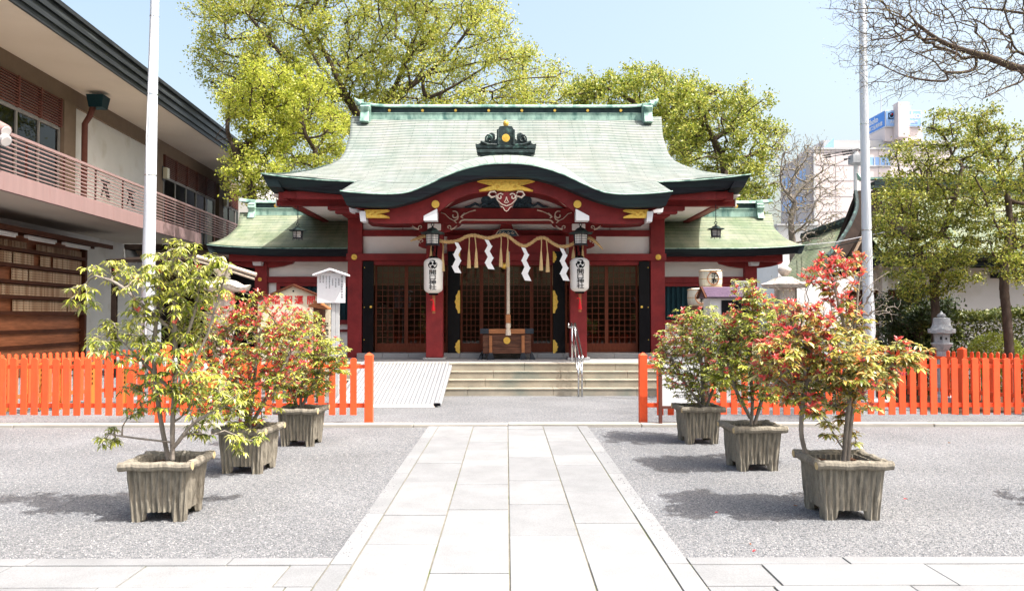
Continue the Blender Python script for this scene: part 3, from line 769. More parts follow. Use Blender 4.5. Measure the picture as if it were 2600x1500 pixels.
# main porch beam between the columns with painted scrolls
YC = 18.2; CX = 1.665
cxc = P(1286, 600, YC).x
bt, bb = Z_(528.5, YC - .02), Z_(566, YC - .02)
mb = MB(); mb.box(cxc - 1.60, cxc + 1.60, YC - .02, YC + .26, bb, bt)
beam = mb.build('porch_beam', 'red', hall, bevel=.012)
def z6(x, y, Y): p = P(1080 + x / 6.01, 400 + y / 6.01, Y); return (p.x, p.y, p.z)
mb = MB(); YF = YC - .035
line = [(520, 1000), (545, 965), (590, 950), (900, 952), (1240, 952), (1600, 952), (1880, 950), (1925, 965), (1950, 1000)]
mb.tube([z6(x, y, YF) for x, y in line], .020, 6)
for sg in (1, -1):
    def m6(x, y): return z6(x if sg > 0 else 2475 - x, y, YF)
    sp = [m6(445 + (68 - 5 * i) * math.cos(-2.0 + i * .62) * 1.0, 880 + (68 - 5 * i) * math.sin(-2.0 + i * .62)) for i in range(10)]
    mb.tube(sp, .016, 6)
    mb.tube([m6(240, 840), m6(300, 860), m6(370, 930), m6(440, 965), m6(475, 1000)], .010, 5)
    mb.tube([m6(505, 890), m6(490, 940), m6(440, 965)], .016, 5)
    mb.tube([m6(770, 800), m6(680, 825), m6(590, 865), m6(545, 905)], [.020, .010, .014, .02], 5)
    mb.tube([m6(600, 845), m6(560, 880), m6(540, 905), m6(575, 925)], .014, 5)
mb.build('painted_scroll', 'cream', beam, smooth_=True)
# white gable field behind
mb = MB(); arch = [(1105, 540), (1119, 531), (1137, 517), (1155, 504), (1178, 493), (1201, 485), (1240, 478), (1286, 476)]
q = [xz(px, py - 4, YC + .15) for px, py in arch]; cc = P(1286, 400, YC + .15).x; q = q + [(2 * cc - x, z) for x, z in reversed(q[:-1])]
mb.prism(q, YC + .12, YC + .18); mb.build('gable_field', 'white', hall)
mb = MB()   # cream edged curved struts
for sg in (1, -1):
    f = lambda x, y, Y=17.3: z6(x if sg > 0 else 2475 - x, y, Y)
    mb.tube([f(225, 785), f(330, 715), f(455, 640)], [.03, .045, .02], 6)
mb.build('painted_edge', 'cream', barge)
# carved pendant and cloud carving
mb = MB(); YP = YB - .06
o_ = [(1090, 620), (1075, 560), (1120, 530), (1180, 540), (1237, 520), (1295, 540), (1355, 530), (1400, 560), (1385, 620), (1330, 720), (1310, 770), (1265, 800), (1237, 830), (1210, 800), (1165, 770), (1145, 720)]
q = [(z6(x, y, YP)[0], z6(x, y, YP)[2]) for x, y in o_]; mb.prism(q, YP, YP + .07, 0)
for sg in (1, -1):
    f = lambda x, y: z6(x if sg > 0 else 2475 - x, y, YP - .012)
    sp = [f(1140 + (55 - 5.2 * i) * math.cos(2.6 - i * .75 + 3.1), 600 + (58 - 5.2 * i) * math.sin(2.6 - i * .75 + 3.1)) for i in range(10)]
    mb.tube(sp, .016, 6, 1)
    mb.tube([f(1080, 570), f(1100, 650), f(1160, 710), f(1237, 740)], .012, 5, 1)
    mb.tube([f(1150, 745), f(1190, 765), f(1210, 805), f(1237, 818)], .010, 5, 1)
    mb.tube([f(1237, 600), f(1225, 650), f(1205, 680), f(1230, 695), f(1237, 680)], .010, 5, 1)
    mb.tube([f(1070, 590), f(1010, 610), f(965, 570), f(990, 525), f(1060, 520), f(1085, 550)], [.012, .022, .024, .02, .018, .01], 8, 1)
mb.build('gable_pendant', ['red', 'cream'], hall, smooth_=False)
mb = MB()
for sg in (1, -1):
    YCv = YC + .06
    f = lambda x, y: z6(x if sg > 0 else 2475 - x, y, YCv)
    o_ = [(860, 760), (850, 640), (900, 560), (960, 540), (1060, 610), (1120, 700), (1140, 765)]
    q = [(f(x, y)[0], f(x, y)[2]) for x, y in o_]; mb.prism(q, YCv, YCv + .08)
    mb.tube([f(600, 755), f(680, 745), f(760, 700), (f(830, 740)), f(900, 700), f(960, 740), f(1040, 690), f(1110, 750)], [.015, .03, .035, .03, .04, .035, .04, .03], 7)
    for (a, b, r_) in ((930, 640, 55), (1010, 690, 45), (1075, 705, 34), (900, 700, 34), (970, 600, 40)):
        mb.tube([f(a + (r_ - r_ * .09 * i) * math.cos(i * .8), b + (r_ - r_ * .09 * i) * math.sin(i * .8)) for i in range(9)], .015, 5)
mb.build_split('cloud_carving', 'carve', hall)
# columns, bases and bracket arms
for sg in (-1, 1):
    x = cxc + sg * CX
    mb = MB(); mb.box(x - .195, x + .195, YC, YC + .39, PZ + .05, bb + .02)
    col = mb.build('porch_column', 'red', hall, bevel=.02)
    mb = MB(); mb.box(x - .26, x + .26, YC - .06, YC + .45, PZ, PZ + .05); mb.build('base_stone', 'floor', col, bevel=.008)
    mb = MB(); mb.box(x - .15, x + .15, YC - .12, YC + .1, Z_(584, YC - .1), Z_(568, YC - .1)); mb.build('capital', 'white', col, bevel=.01)
    mb = MB()
    for s2 in (-1, 1):     # stepped bracket arms with curls
        zt = Z_(566, YC)
        o_ = [(x + s2 * .15, zt), (x + s2 * .62, zt), (x + s2 * .56, zt - .07), (x + s2 * .42, zt - .12), (x + s2 * .36, zt - .19), (x + s2 * .15, zt - .24)]
        mb.prism(o_, YC + .04, YC + .22)
        if s2 == sg:
            z1 = Z_(600, YC); o_ = [(x + s2 * .19, z1), (x + s2 * .42, z1 + .02), (x + s2 * .42, z1 - .06), (x + s2 * .36, z1 - .10), (x + s2 * .38, z1 - .22), (x + s2 * .30, z1 - .26), (x + s2 * .19, z1 - .28)]
            mb.prism(o_, YC + .04, YC + .2)
    mb.build_split('bracket_arm', 'red', col, by=x)
    mb = MB()
    for s2 in (-1, 1):
        c0 = (x + s2 * .33, zt - .10)
        mb.tube([(c0[0] + s2 * (.055 - .005 * i) * math.cos(i * .75 - 1), YC + .02, c0[1] + (.055 - .005 * i) * math.sin(i * .75 - 1)) for i in range(9)], .012, 5)
        mb.tube([(x + s2 * .37, YC + .02, zt - .15), (x + s2 * .45, YC + .02, zt - .12), (x + s2 * .52, YC + .02, zt - .06)], [.02, .02, .008], 5)
    z1 = Z_(612, YC); c0 = (x + sg * .30, z1)
    mb.tube([(c0[0] + sg * (.06 - .006 * i) * math.cos(i * .75 - 1), YC + .02, c0[1] + (.06 - .006 * i) * math.sin(i * .75 - 1)) for i in range(9)], .012, 5)
    mb.build_split('painted_curl', 'cream', col, by='each')
# frog-leg strut over the doors
mb = MB(); YS = 18.9
f = lambda x, y: (z6(x, y, YS)[0], z6(x, y, YS)[2])
mb.prism([f(*p) for p in [(1020, 1195), (1060, 1100), (1130, 1090), (1160, 1000), (1310, 1000), (1340, 1090), (1410, 1100), (1450, 1195)]], YS, YS + .2, 0)
mb.prism([f(*p) for p in [(1075, 1200), (1120, 1120), (1180, 1100), (1300, 1100), (1360, 1120), (1400, 1200)]], YS - .03, YS, 1)
mb.tube([z6(*p, YS - .035) for p in [(1060, 1195), (1115, 1115), (1180, 1098), (1300, 1098), (1365, 1115), (1420, 1195)]], .010, 5, 2)
for a in (1150, 1200, 1270, 1330):
    mb.tube([z6(a + (24 - 2.4 * i) * math.cos(i * .8), 1145 + (24 - 2.4 * i) * math.sin(i * .8), YS - .04) for i in range(8)], .008, 4, 2)
mb.build('frog_leg_strut', ['red', 'carve', 'cream'], hall)

# --- walls, posts, beams of the main front (plane Y ~ 19.3)
YW = 19.3
def wx(px): return P(px, 700, YW).x
def wz(py): return Z_(py, YW)
mb = MB()
for sg in (-1, 1):
    mb.box(sg * 3.87, sg * 3.52, YW - .12, YW + .25, .45, 4.45)
mb.build_split('corner_post', 'red', hall, bevel=.012)
mb = MB(); mb.box(-3.55, 3.55, YW + .06, YW + .1, wz(648), wz(540)); 
mb.build('wall_panel', 'white', hall)
mb = MB()
mb.box(-3.53, 3.53, YW - .03, YW + .08, wz(600), wz(584.5)); mb.box(-3.53, 3.53, YW - .03, YW + .08, wz(566), wz(540))
mb.box(-3.9, 3.9, YW - .15, YW + .05, wz(662), wz(645)); mb.box(-3.53, 3.53, YW - .06, YW + .05, wz(673), wz(662))
mb.box(-1.45, 1.45, YW - .12, YW + .06, wz(645), wz(598))
mb.build('wall_beam', 'red', hall, bevel=.008)
mb = MB()
for sg in (-1, 1):
    mb.box(sg * 2.55 - .006, sg * 2.55 + .006, YW + .05, YW + .062, wz(583), wz(567))
mb.build('panel_seam', 'reddark', hall)
mb = MB()
for sg in (-1, 1):
    c = Vector((sg * 3.70, YW - .155, wz(654))); mb.disc(c, .068, .02, 20); mb.disc((c.x, c.y - .02, c.z), .042, .02, 8); mb.sphere((c.x, c.y - .04, c.z), .02, 8)
mb.build_split('beam_stud', 'gold', hall)
# black folding doors
mb = MB()
for sg in (-1, 1):
    a, b = sg * 3.50, sg * 3.24
    mb.box(a, b, YW - .10, YW - .03, PZ + .06, wz(664))
    xo = sg * 1.42
    mb.box(xo, sg * 1.13, YW - .22, YW - .16, PZ + .08, wz(640))
mb.build_split('folding_door', 'black', hall, by='each', bevel=.006)
mb = MB()
for sg in (-1, 1):
    for (za, zb, w_) in ((wz(668), wz(640), .10), (wz(795), wz(738), .13), (wz(897), wz(862), .13)):
        n = 8; xo = sg * 1.125
        out = [(xo, za), (xo, zb)] + [(xo + sg * w_ * (.35 + .65 * math.sin(math.pi * k / n)) * (1 if k % 2 == 0 else .8), lerp(zb, za, k / n)) for k in range(n + 1)]
        mb.prism(out, YW - .235, YW - .222)
    for zz in (wz(680), wz(780), wz(862)):
        mb.disc((sg * 3.46, YW - .10, zz), .012, .01, 8)
    c = (sg * 3.30, YW - .10, wz(779)); mb.disc(c, .03, .012, 10)
mb.build_split('door_mount', 'gold', hall, by='each')
# lattice doors: one leaf after another
def lattice(x0, x1, z0, z1, Y, cols):
    mb = MB(); fw = .045
    mb.box(x0, x0 + fw, Y, Y + .04, z0, z1); mb.box(x1 - fw, x1, Y, Y + .04, z0, z1)
    mb.box(x0 + fw, x1 - fw, Y + .001, Y + .039, z0, z0 + .22); mb.box(x0 + fw, x1 - fw, Y + .001, Y + .039, z1 - .05, z1)
    for k in range(1, cols):
        x = lerp(x0 + fw, x1 - fw, k / cols); mb.box(x - .007, x + .007, Y + .008, Y + .028, z0 + .22, z1 - .05)
    rows = int(round((z1 - z0 - .27) / .143))
    for k in range(1, rows):
        z = lerp(z0 + .22, z1 - .05, k / rows); mb.box(x0 + fw, x1 - fw, Y + .014, Y + .032, z - .007, z + .007)
    o = mb.build('lattice_door', 'wood', hall)
    g_ = MB(); g_.box(x0 + fw, x1 - fw, Y + .034, Y + .038, z0 + .1, z1 - .02); g_.build('glass', 'clear', o)
    return o
zb_, zt_ = .72, wz(671)
lx = [-3.22, -2.47, -1.72]
YL = YW + .10
for a, b in ((-3.24, -2.47), (-2.47, -1.45), (1.45, 2.47), (2.47, 3.24)):
    lattice(a, b, zb_, zt_, YL + (.05 if abs(a) > 2.4 and abs(b) > 2.4 else 0), 5 if b - a < 1 else 6)
for a, b in ((-1.13, -.62), (-.62, 0), (0, .62), (.62, 1.13)):
    lattice(a, b, zb_, zt_, YL + (.05 if abs(a + b) > 1 else 0), 4)
mb = MB(); mb.box(-3.5, 3.5, YL + .14, YL + .155, wz(724), wz(668)); mb.build('bamboo_blind', 'blind', hall)
# dim room behind the lattice
mb = MB(); mb.box(-3.5, 3.5, 22.9, 23, PZ, 3.4); mb.box(-3.55, -3.5, 19.5, 23, PZ, 3.4); mb.box(3.5, 3.55, 19.5, 23, PZ, 3.4); mb.box(-3.5, 3.5, 19.46, 23, 3.2, 3.3)
for k in range(9):
    mb.box(-3.0 + .75 * k - .05, -3.0 + .75 * k + .05, 22.6, 22.7, PZ, 3.3)
mb.build('inner_room', 'plaquewood', hall)
mb = MB()
for k in range(8): 
    x = -1.05 + .3 * k; mb.box(x - .11, x + .11, YL + .3, YL + .31, wz(722), wz(695))
mb.build('inner_banner', 'lantern', hall)
mb = MB()   # solid side and back walls so that the hall has a body
mb.box(-3.85, -3.75, 19.55, 24.4, .5, 4.5); mb.box(3.75, 3.85, 19.55, 24.4, .5, 4.5); mb.box(-3.75, 3.75, 24.3, 24.4, .5, 4.5)
mb.build_split('side_wall', 'white', hall, by='each')
# --- side eaves: purlins on outriggers and white soffits
YG = 18.35
mb = MB()
zt, zb2 = Z_(508, YG), Z_(524, YG)
for sg in (-1, 1):
    mb.box(sg * 5.33, sg * 3.6, YG - .07, YG + .09, zb2, zt)                       # front purlin
    mb.box(sg * 4.98, sg * 4.82, YG + .09, 23.5, zb2 - .02, zt - .02)                # side purlin
    mb.box(sg * 3.5, sg * 4.15, YG - .12, YG + .13, zb2 - .10, zb2 - .003); mb.box(sg * 3.5, sg * 3.98, YG - .10, YG + .12, zb2 - .18, zb2 - .103)
    mb.box(sg * 3.86, sg * 3.55, YG + .13, 19.2, zb2 - .20, zb2 + .1)
    # stepped eave boards under the fascia
    mb.box(sg * 5.10, sg * 3.45, 17.95, 18.26, zt - .02, Z_(486, 17.95)); mb.box(sg * 4.78, sg * 3.45, 17.88, 17.945, Z_(506, 17.9), Z_(486, 17.9))
    mb.box(sg * 5.22, sg * 5.02, 18.0, 24, zt - .06, zt + .18)
mb.build_split('purlin', 'red', hall, bevel=.006)
mb = MB()
for sg in (-1, 1):
    mb.box(sg * 4.83, sg * 3.8, YG + .09, 24, zb2 + .02, zb2 + .05); mb.box(sg * 5.34, sg * 5.31 + sg * .05, YG - .09, YG + .10, zb2 - .01, zt + .01)
    mb.box(sg * 5.40, sg * 4.99, 18.1, 24, zt + .06, zt + .1)
mb.build_split('soffit', 'white', hall)

# ================================================================ side wings
def wing(sg, label):
    w = thing('side_hall', (sg * 5.6, 21.6, 0), label, 'shrine wing')
    YE2, YR2 = 19.8, 21.8
    HO = [(0, 7.53), (.1, 7.40), (.3, 7.26), (.62, 7.19), (1, 7.38)]
    def z(t, X): return 3.31 + 1.14 * (.72 * t + .28 * t * t) + .085 * max(0, (abs(X) - 5.2) / 2.3) ** 3 * (1 - t)
    mb = MB(); ts = [i / 16 for i in range(17)]; us = [i / 24 for i in range(25)]
    def f(u, t): X = lerp(3.86, table(HO, t), u); return (sg * X, lerp(YE2, YR2, t), z(t, X))
    mb.grid(f, us, ts, uvf=lambda u, t: (lerp(3.86, table(HO, t), u) * sg, t * 2.32))
    mb.grid(lambda u, t: (lambda q: (q[0], 2 * YR2 - q[1], q[2]))(f(u, t)), us, ts, uvf=lambda u, t: (u * 3.4, t * 2.3))
    o = mb.build('roof', 'roofwing', w, smooth_=True); md = o.modifiers.new('s', 'SOLIDIFY'); md.thickness = .03; md.offset = -1
    mb = MB(); X = [3.86 + (7.53 - 3.86) * i / 16 for i in range(17)]
    ribbon(mb, [(sg * x, YE2 - .004, z(0, x) - .004) for x in X], [(sg * min(x, 3.86 + (x - 3.86) * .965), YE2 + .10, z(0, x) - .155 - .03) for x in X], (0, .3, 0))
    ribbon(mb, [(sg * table(HO, t), lerp(YE2, YR2, t), z(t, 7.3) - .01) for t in ts], [(sg * (table(HO, t) - .08), lerp(YE2, YR2, t), z(t, 7.3) - .2) for t in ts], (-sg * .1, .02, 0))
    mb.build('eave_fascia', 'fascia', w)
    mb = MB(); mb.tube([(sg * x, YE2 - .006, z(0, x)) for x in X], .012, 5); mb.build('copper_lip', 'verd', w)
    a, b = Z_(541, YR2), Z_(513, YR2)
    mb = MB(); mb.box(sg * 3.9, sg * 7.0, YR2 - .16, YR2 + .16, a - .12, a + (b - a) * .3)
    mb.box(sg * 3.9, sg * 7.0, YR2 - .18, YR2 + .18, a + (b - a) * .3, a + (b - a) * .38)
    r = mb.build('ridge', 'verd', w)
    mb = MB(); mb.box(sg * 3.9, sg * 7.0, YR2 - .13, YR2 + .13, a + (b - a) * .38, a + (b - a) * .78); mb.build('ridge_band', 'verddark', r)
    mb = MB(); n = 16; vs = []
    for i in range(n + 1):
        x = lerp(3.9, 7.35, i / n); zz = a + (b - a) * .82 + .05 * max(0, (x - 6.7) / .65) ** 2
        for k in range(7):
            an = math.pi * k / 6; vs.append((sg * x, YR2 - .2 * math.cos(an), zz + .10 * math.sin(an)))
    mb.add(vs, [(i * 7 + k, i * 7 + (k + 1) % 7, (i + 1) * 7 + (k + 1) % 7, (i + 1) * 7 + k) for i in range(n) for k in range(7)] + [tuple(range(7)), tuple(range(n * 7, n * 7 + 7))])
    mb.build('ridge_cap', 'verd', r)
    mb = MB(); x0 = sg * 6.98; mb.box(x0 - .09, x0 + .09, YR2 - .22, YR2 + .22, a - .16, b + .02)
    mb.tube([(x0 - .10, YR2 - .25, a + .12), (x0 + .10, YR2 - .25, a + .12)], .06, 10)
    mb.prismx([(YR2 - .22, b - .06), (YR2 - .30, b - .10), (YR2 - .26, a), (YR2 - .36, a - .18), (YR2 - .22, a - .18)], x0 - .09, x0 + .09); mb.build('ridge_end', 'verd', r, bevel=.01)
    c = (sg * 6.35, YR2 - .135, a + (b - a) * .58); mb = MB(); mb.disc(c, .05, .02, 16); mb.build('medallion', 'gold', r)
    # body
    Yb = 20.6; bz = lambda py: Z_(py, Yb)
    mb = MB(); mb.box(sg * 3.8, sg * 7.1, 20.15, 20.35, Z_(664, 20.2), Z_(643, 20.2)); mb.box(sg * 7.1, sg * 6.95, 20.35, 23.5, Z_(664, 20.2), Z_(643, 20.2))
    mb.box(sg * 3.8, sg * 7.0, 20.0, 20.14, Z_(650, 20.1), Z_(640, 20.1))
    mb.box(sg * 3.9, sg * 6.54, Yb - .08, Yb + .1, bz(718), bz(702.5)); mb.build('beam', 'red', w, bevel=.006)
    mb = MB(); mb.box(sg * 6.54, sg * 6.22, Yb - .12, Yb + .2, .3, bz(664)); mb.build('post', 'red', w, bevel=.012)
    mb = MB(); zz = bz(664); o_ = [(-.85, 0), (.85, 0), (.80, -.06), (.55, -.13), (.25, -.17), (-.25, -.17), (-.55, -.13), (-.80, -.06)]
    mb.prism([(sg * 6.38 + x, zz + z_) for x, z_ in o_], Yb - .1, Yb + .08); mb.build('boat_bracket', 'red', w)
    mb = MB(); xx = sg * 6.42; mb.taper((xx, Yb - .22), .10, .125, .1, .1, bz(676), bz(663)); mb.box(xx - .15, xx + .15, Yb - .34, Yb - .1, bz(663), bz(659)); mb.build('bracket_block', 'whitepaint', w)
    mb = MB(); mb.box(sg * 3.86, sg * 6.25, Yb + .05, Yb + .12, bz(704), bz(655)); mb.box(sg * 6.0, sg * 6.25, Yb + .05, Yb + .12, .4, bz(716)); mb.box(sg * 3.9, sg * 6.2, Yb + .05, Yb + .12, .4, bz(823))
    mb.box(sg * 6.35, sg * 6.42, Yb + .2, 23.4, .4, bz(655)); mb.box(sg * 3.9, sg * 6.4, 23.3, 23.4, .4, 3.2)
    mb.build('wall', 'white', w)
    mb = MB(); mb.box(sg * 3.9, sg * 6.0, Yb - .04, Yb + .06, bz(727), bz(718.2)); mb.box(sg * 5.9, sg * 6.0, Yb - .04, Yb + .06, bz(823), bz(727)); mb.box(sg * 3.9, sg * 6.0, Yb - .04, Yb + .06, bz(823), bz(812)); mb.box(sg * 3.9, sg * 6.2, Yb - .04, Yb + .06, bz(842), bz(836))
    fr = mb.build('window_frame', 'red', w)
    mb = MB(); mb.box(sg * 3.9, sg * 5.9, Yb + .07, Yb + .09, bz(812), bz(727))
    k = 3.95
    while k < 5.88: mb.box(sg * k, sg * (k + .06), Yb + .02, Yb + .07, bz(812), bz(727)); k += .13
    mb.build('window_bars', 'teal', fr)
    c = (sg * 6.40, Yb - .125, bz(710)); mb = MB(); mb.disc(c, .05, .02, 12); mb.sphere((c[0], c[1] - .02, c[2]), .025, 8); mb.build('stud', 'gold', w)
    return w
wing(-1, 'low side wing with green copper roof left of the main hall')
wing(1, 'low side wing with green copper roof right of the main hall')

# ================================================================ things on and around the porch
# offering box
bx = thing('offering_box', (P(1287, 800, 18.5).x, 18.55, PZ), 'weathered wooden offering box with a gilt crest in the middle of the porch', 'offering box')
cx0 = bx.location.x; y0, y1 = 18.3, 18.8; zt0 = Z_(847, 18.3)
mb = MB()
for k in range(3):
    za, zb3 = lerp(PZ + .14, zt0, k / 3), lerp(PZ + .14, zt0, (k + 1) / 3) - .004
    mb.box(cx0 - .56, cx0 + .56, y0, y1, za, zb3)
mb.build('chest', 'boxwood', bx, bevel=.01)
mb = MB(); mb.box(cx0 - .42, cx0 + .42, y0 - .05, y0 + .05, zt0 + .002, zt0 + .11); mb.box(cx0 - .42, cx0 + .42, y1 - .05, y1 + .05, zt0 + .002, zt0 + .11)
for k in range(7): mb.box(cx0 - .4, cx0 + .4, y0 + .08 + .055 * k, y0 + .105 + .055 * k, zt0 + .02, zt0 + .07)
mb.build('rim', 'boxlip', bx, bevel=.008)
mb = MB()
for sg in (-1, 1):
    mb.box(cx0 + sg * .42, cx0 + sg * .62, y0 - .055, y0 + .055, zt0, zt0 + .115); mb.box(cx0 + sg * .42, cx0 + sg * .62, y1 - .055, y1 + .055, zt0, zt0 + .115)
mb.build_split('corner_cap', 'iron', bx, by='each', bevel=.006)
for sg in (-1, 1):
    mb = MB(); mb.box(cx0 + sg * .375 - .035, cx0 + sg * .375 + .035, y0 - .05, y0 - .004, PZ + .14, zt0 - .04); mb.prism([(cx0 + sg * .375 - .085, PZ), (cx0 + sg * .375 + .085, PZ), (cx0 + sg * .375 + .04, PZ + .16), (cx0 + sg * .375 - .04, PZ + .16)], y0 - .06, y0 + .04, 1)
    mb.prism([(cx0 + sg * .62 - .07, PZ), (cx0 + sg * .62 + .05, PZ), (cx0 + sg * .58, PZ + .18), (cx0 + sg * .53, PZ + .18)], y0 + .02, y1, 1)
    mb.build('brace', ['boxlip', 'iron'], bx, bevel=.004)
c = (cx0, y0 - .004, Z_(864, 18.3)); mb = MB(); mb.disc(c, .08, .02, 24); tomoe(mb, lambda x, z, d: (c[0] + x, c[1] - .022 - d, c[2] + z), .055)
mb.build('crest', 'goldflat', bx)

# bell rope
YBR = 18.0; xr = P(1290.5, 750, YBR).x
br_ = thing('bell_rope', (xr, YBR, Z_(851, YBR)), 'thick pale bell pull rope hanging above the offering box', 'bell rope')
mb = MB(); zz0, zz1 = Z_(798, YBR), Z_(640, YBR)
for ph in range(3):
    pts = [(xr + .022 * math.cos(t * .9 + ph * 2.094), YBR + .022 * math.sin(t * .9 + ph * 2.094), lerp(zz1, zz0, t / 70)) for t in range(71)]
    mb.tube(pts, .020, 6)
mb.build('rope', 'hemp', br_, smooth_=True)
mb = MB(); mb.box(xr - .055, xr + .055, YBR - .05, YBR + .05, Z_(820, YBR), Z_(798, YBR)); mb.build('grip', 'boxlip', br_, bevel=.008)
mb = MB(); a, b = Z_(851, YBR), Z_(820, YBR)
mb.lathe([(.062, 0), (.055, (b - a) * .45), (.04, (b - a) * .5), (.058, (b - a) * .7), (.05, b - a)], (xr, YBR, a), 14); mb.build('tassel', 'hemp', br_)
mb = MB(); mb.sphere((P(1281, 677, YBR).x, YBR + .1, Z_(674, YBR)), .10, 14, sz=.8); mb.build('bell', 'gold', br_, smooth_=True)

# sacred straw rope with paper streamers and tassels
YSR = 17.62
rp = [(1042, 612), (1060, 605), (1080, 599), (1100, 606), (1119, 612), (1146, 614), (1166, 609.7), (1183, 601), (1203, 597.5), (1223, 602), (1240, 604.7), (1260, 599.7), (1279.7, 596.3), (1294.6, 603), (1311, 616), (1329.6, 624.6), (1346, 618.8), (1366, 605.5), (1384.5, 605), (1401, 616), (1421, 625.5), (1442.7, 624), (1462.7, 614), (1480, 606), (1497, 604), (1513, 615), (1531, 633)]
rpc = catmull([tuple(P(a, b, YSR)) for a, b in rp], 8)
sr = thing('straw_rope', (0, YSR, Z_(610, YSR)), 'twisted straw rope with paper streamers and tassels strung between the two columns', 'sacred rope')
mb = MB(); L_ = 0; fr = []
for i, p in enumerate(rpc):
    if i: L_ += (Vector(p) - Vector(rpc[i - 1])).length
    fr.append(L_)
for ph in range(3):
    pts = []
    rr_ = []
    for i, p in enumerate(rpc):
        e = min(1, min(i, len(rpc) - 1 - i) / 14 + .35); a = fr[i] * 26 + ph * 2.094
        pts.append((p[0] + .0, p[1] + .023 * e * math.cos(a), p[2] + .023 * e * math.sin(a))); rr_.append(.022 * e)
    mb.tube(pts, rr_, 6)
mb.build('rope', 'rope', sr, smooth_=True)
def ropez(px):
    x = P(px, 600, YSR).x
    j = min(range(len(rpc)), key=lambda i: abs(rpc[i][0] - x)); return x, rpc[j][2]
for px, py1, w_ in ((1161, 684, -1), (1238, 675, 1), (1331, 703, 1), (1428, 703, 1)):
    x, z = ropez(px); mb = MB(); z -= .03; n = 4; hh = (z - Z_(py1, YSR)) ; st = hh / 4.6
    zz = z; xo = x; dx = .055
    for k in range(5):
        w2 = .092 + .014 * k; top_ = zz; bot_ = zz - st * (1.15)
        sk = .055 * (1 if k % 2 == 0 else -1)
        q = [(xo - w2 / 2 - sk * .4, top_), (xo + w2 / 2 - sk * .4, top_ - .018), (xo + w2 / 2 + sk, bot_ - .012), (xo - w2 / 2 + sk, bot_)]
        y_ = YSR - .03 - .012 * (k % 2)
        mb.prism(q, y_, y_ + .003)
        zz = bot_ + st * .15; xo += sk * .55 + w_ * .008
    mb.build('paper_streamer', 'paper', sr)
for px, py1 in ((1094, 672), (1124.5, 688), (1192, 681), (1207, 680), (1273, 678), (1290, 678), (1375, 687), (1388, 691), (1458, 655), (1482, 672)):
    x, z = ropez(px); zb4 = Z_(py1, YSR); h = z - zb4; mb = MB()
    YT_ = YSR + (.16 if px in (1094, 1124.5, 1458, 1482) else 0)
    bx_ = x + (.02 if px in (1207, 1388) else -.01)
    mb.tube([(x - .015, YT_ - .02, z), (x, YT_ - .03, z - .1), (bx_, YT_ - .03, z - h * .42)], [.012, .013, .012], 6)
    mb.lathe([(.014, h * .60), (.022, h * .5), (.030, h * .36), (.040, h * .15), (.046, 0)], (bx_, YT_ - .03, zb4), 12, yscale=.6)
    mb.build('straw_tassel', 'straw', sr)

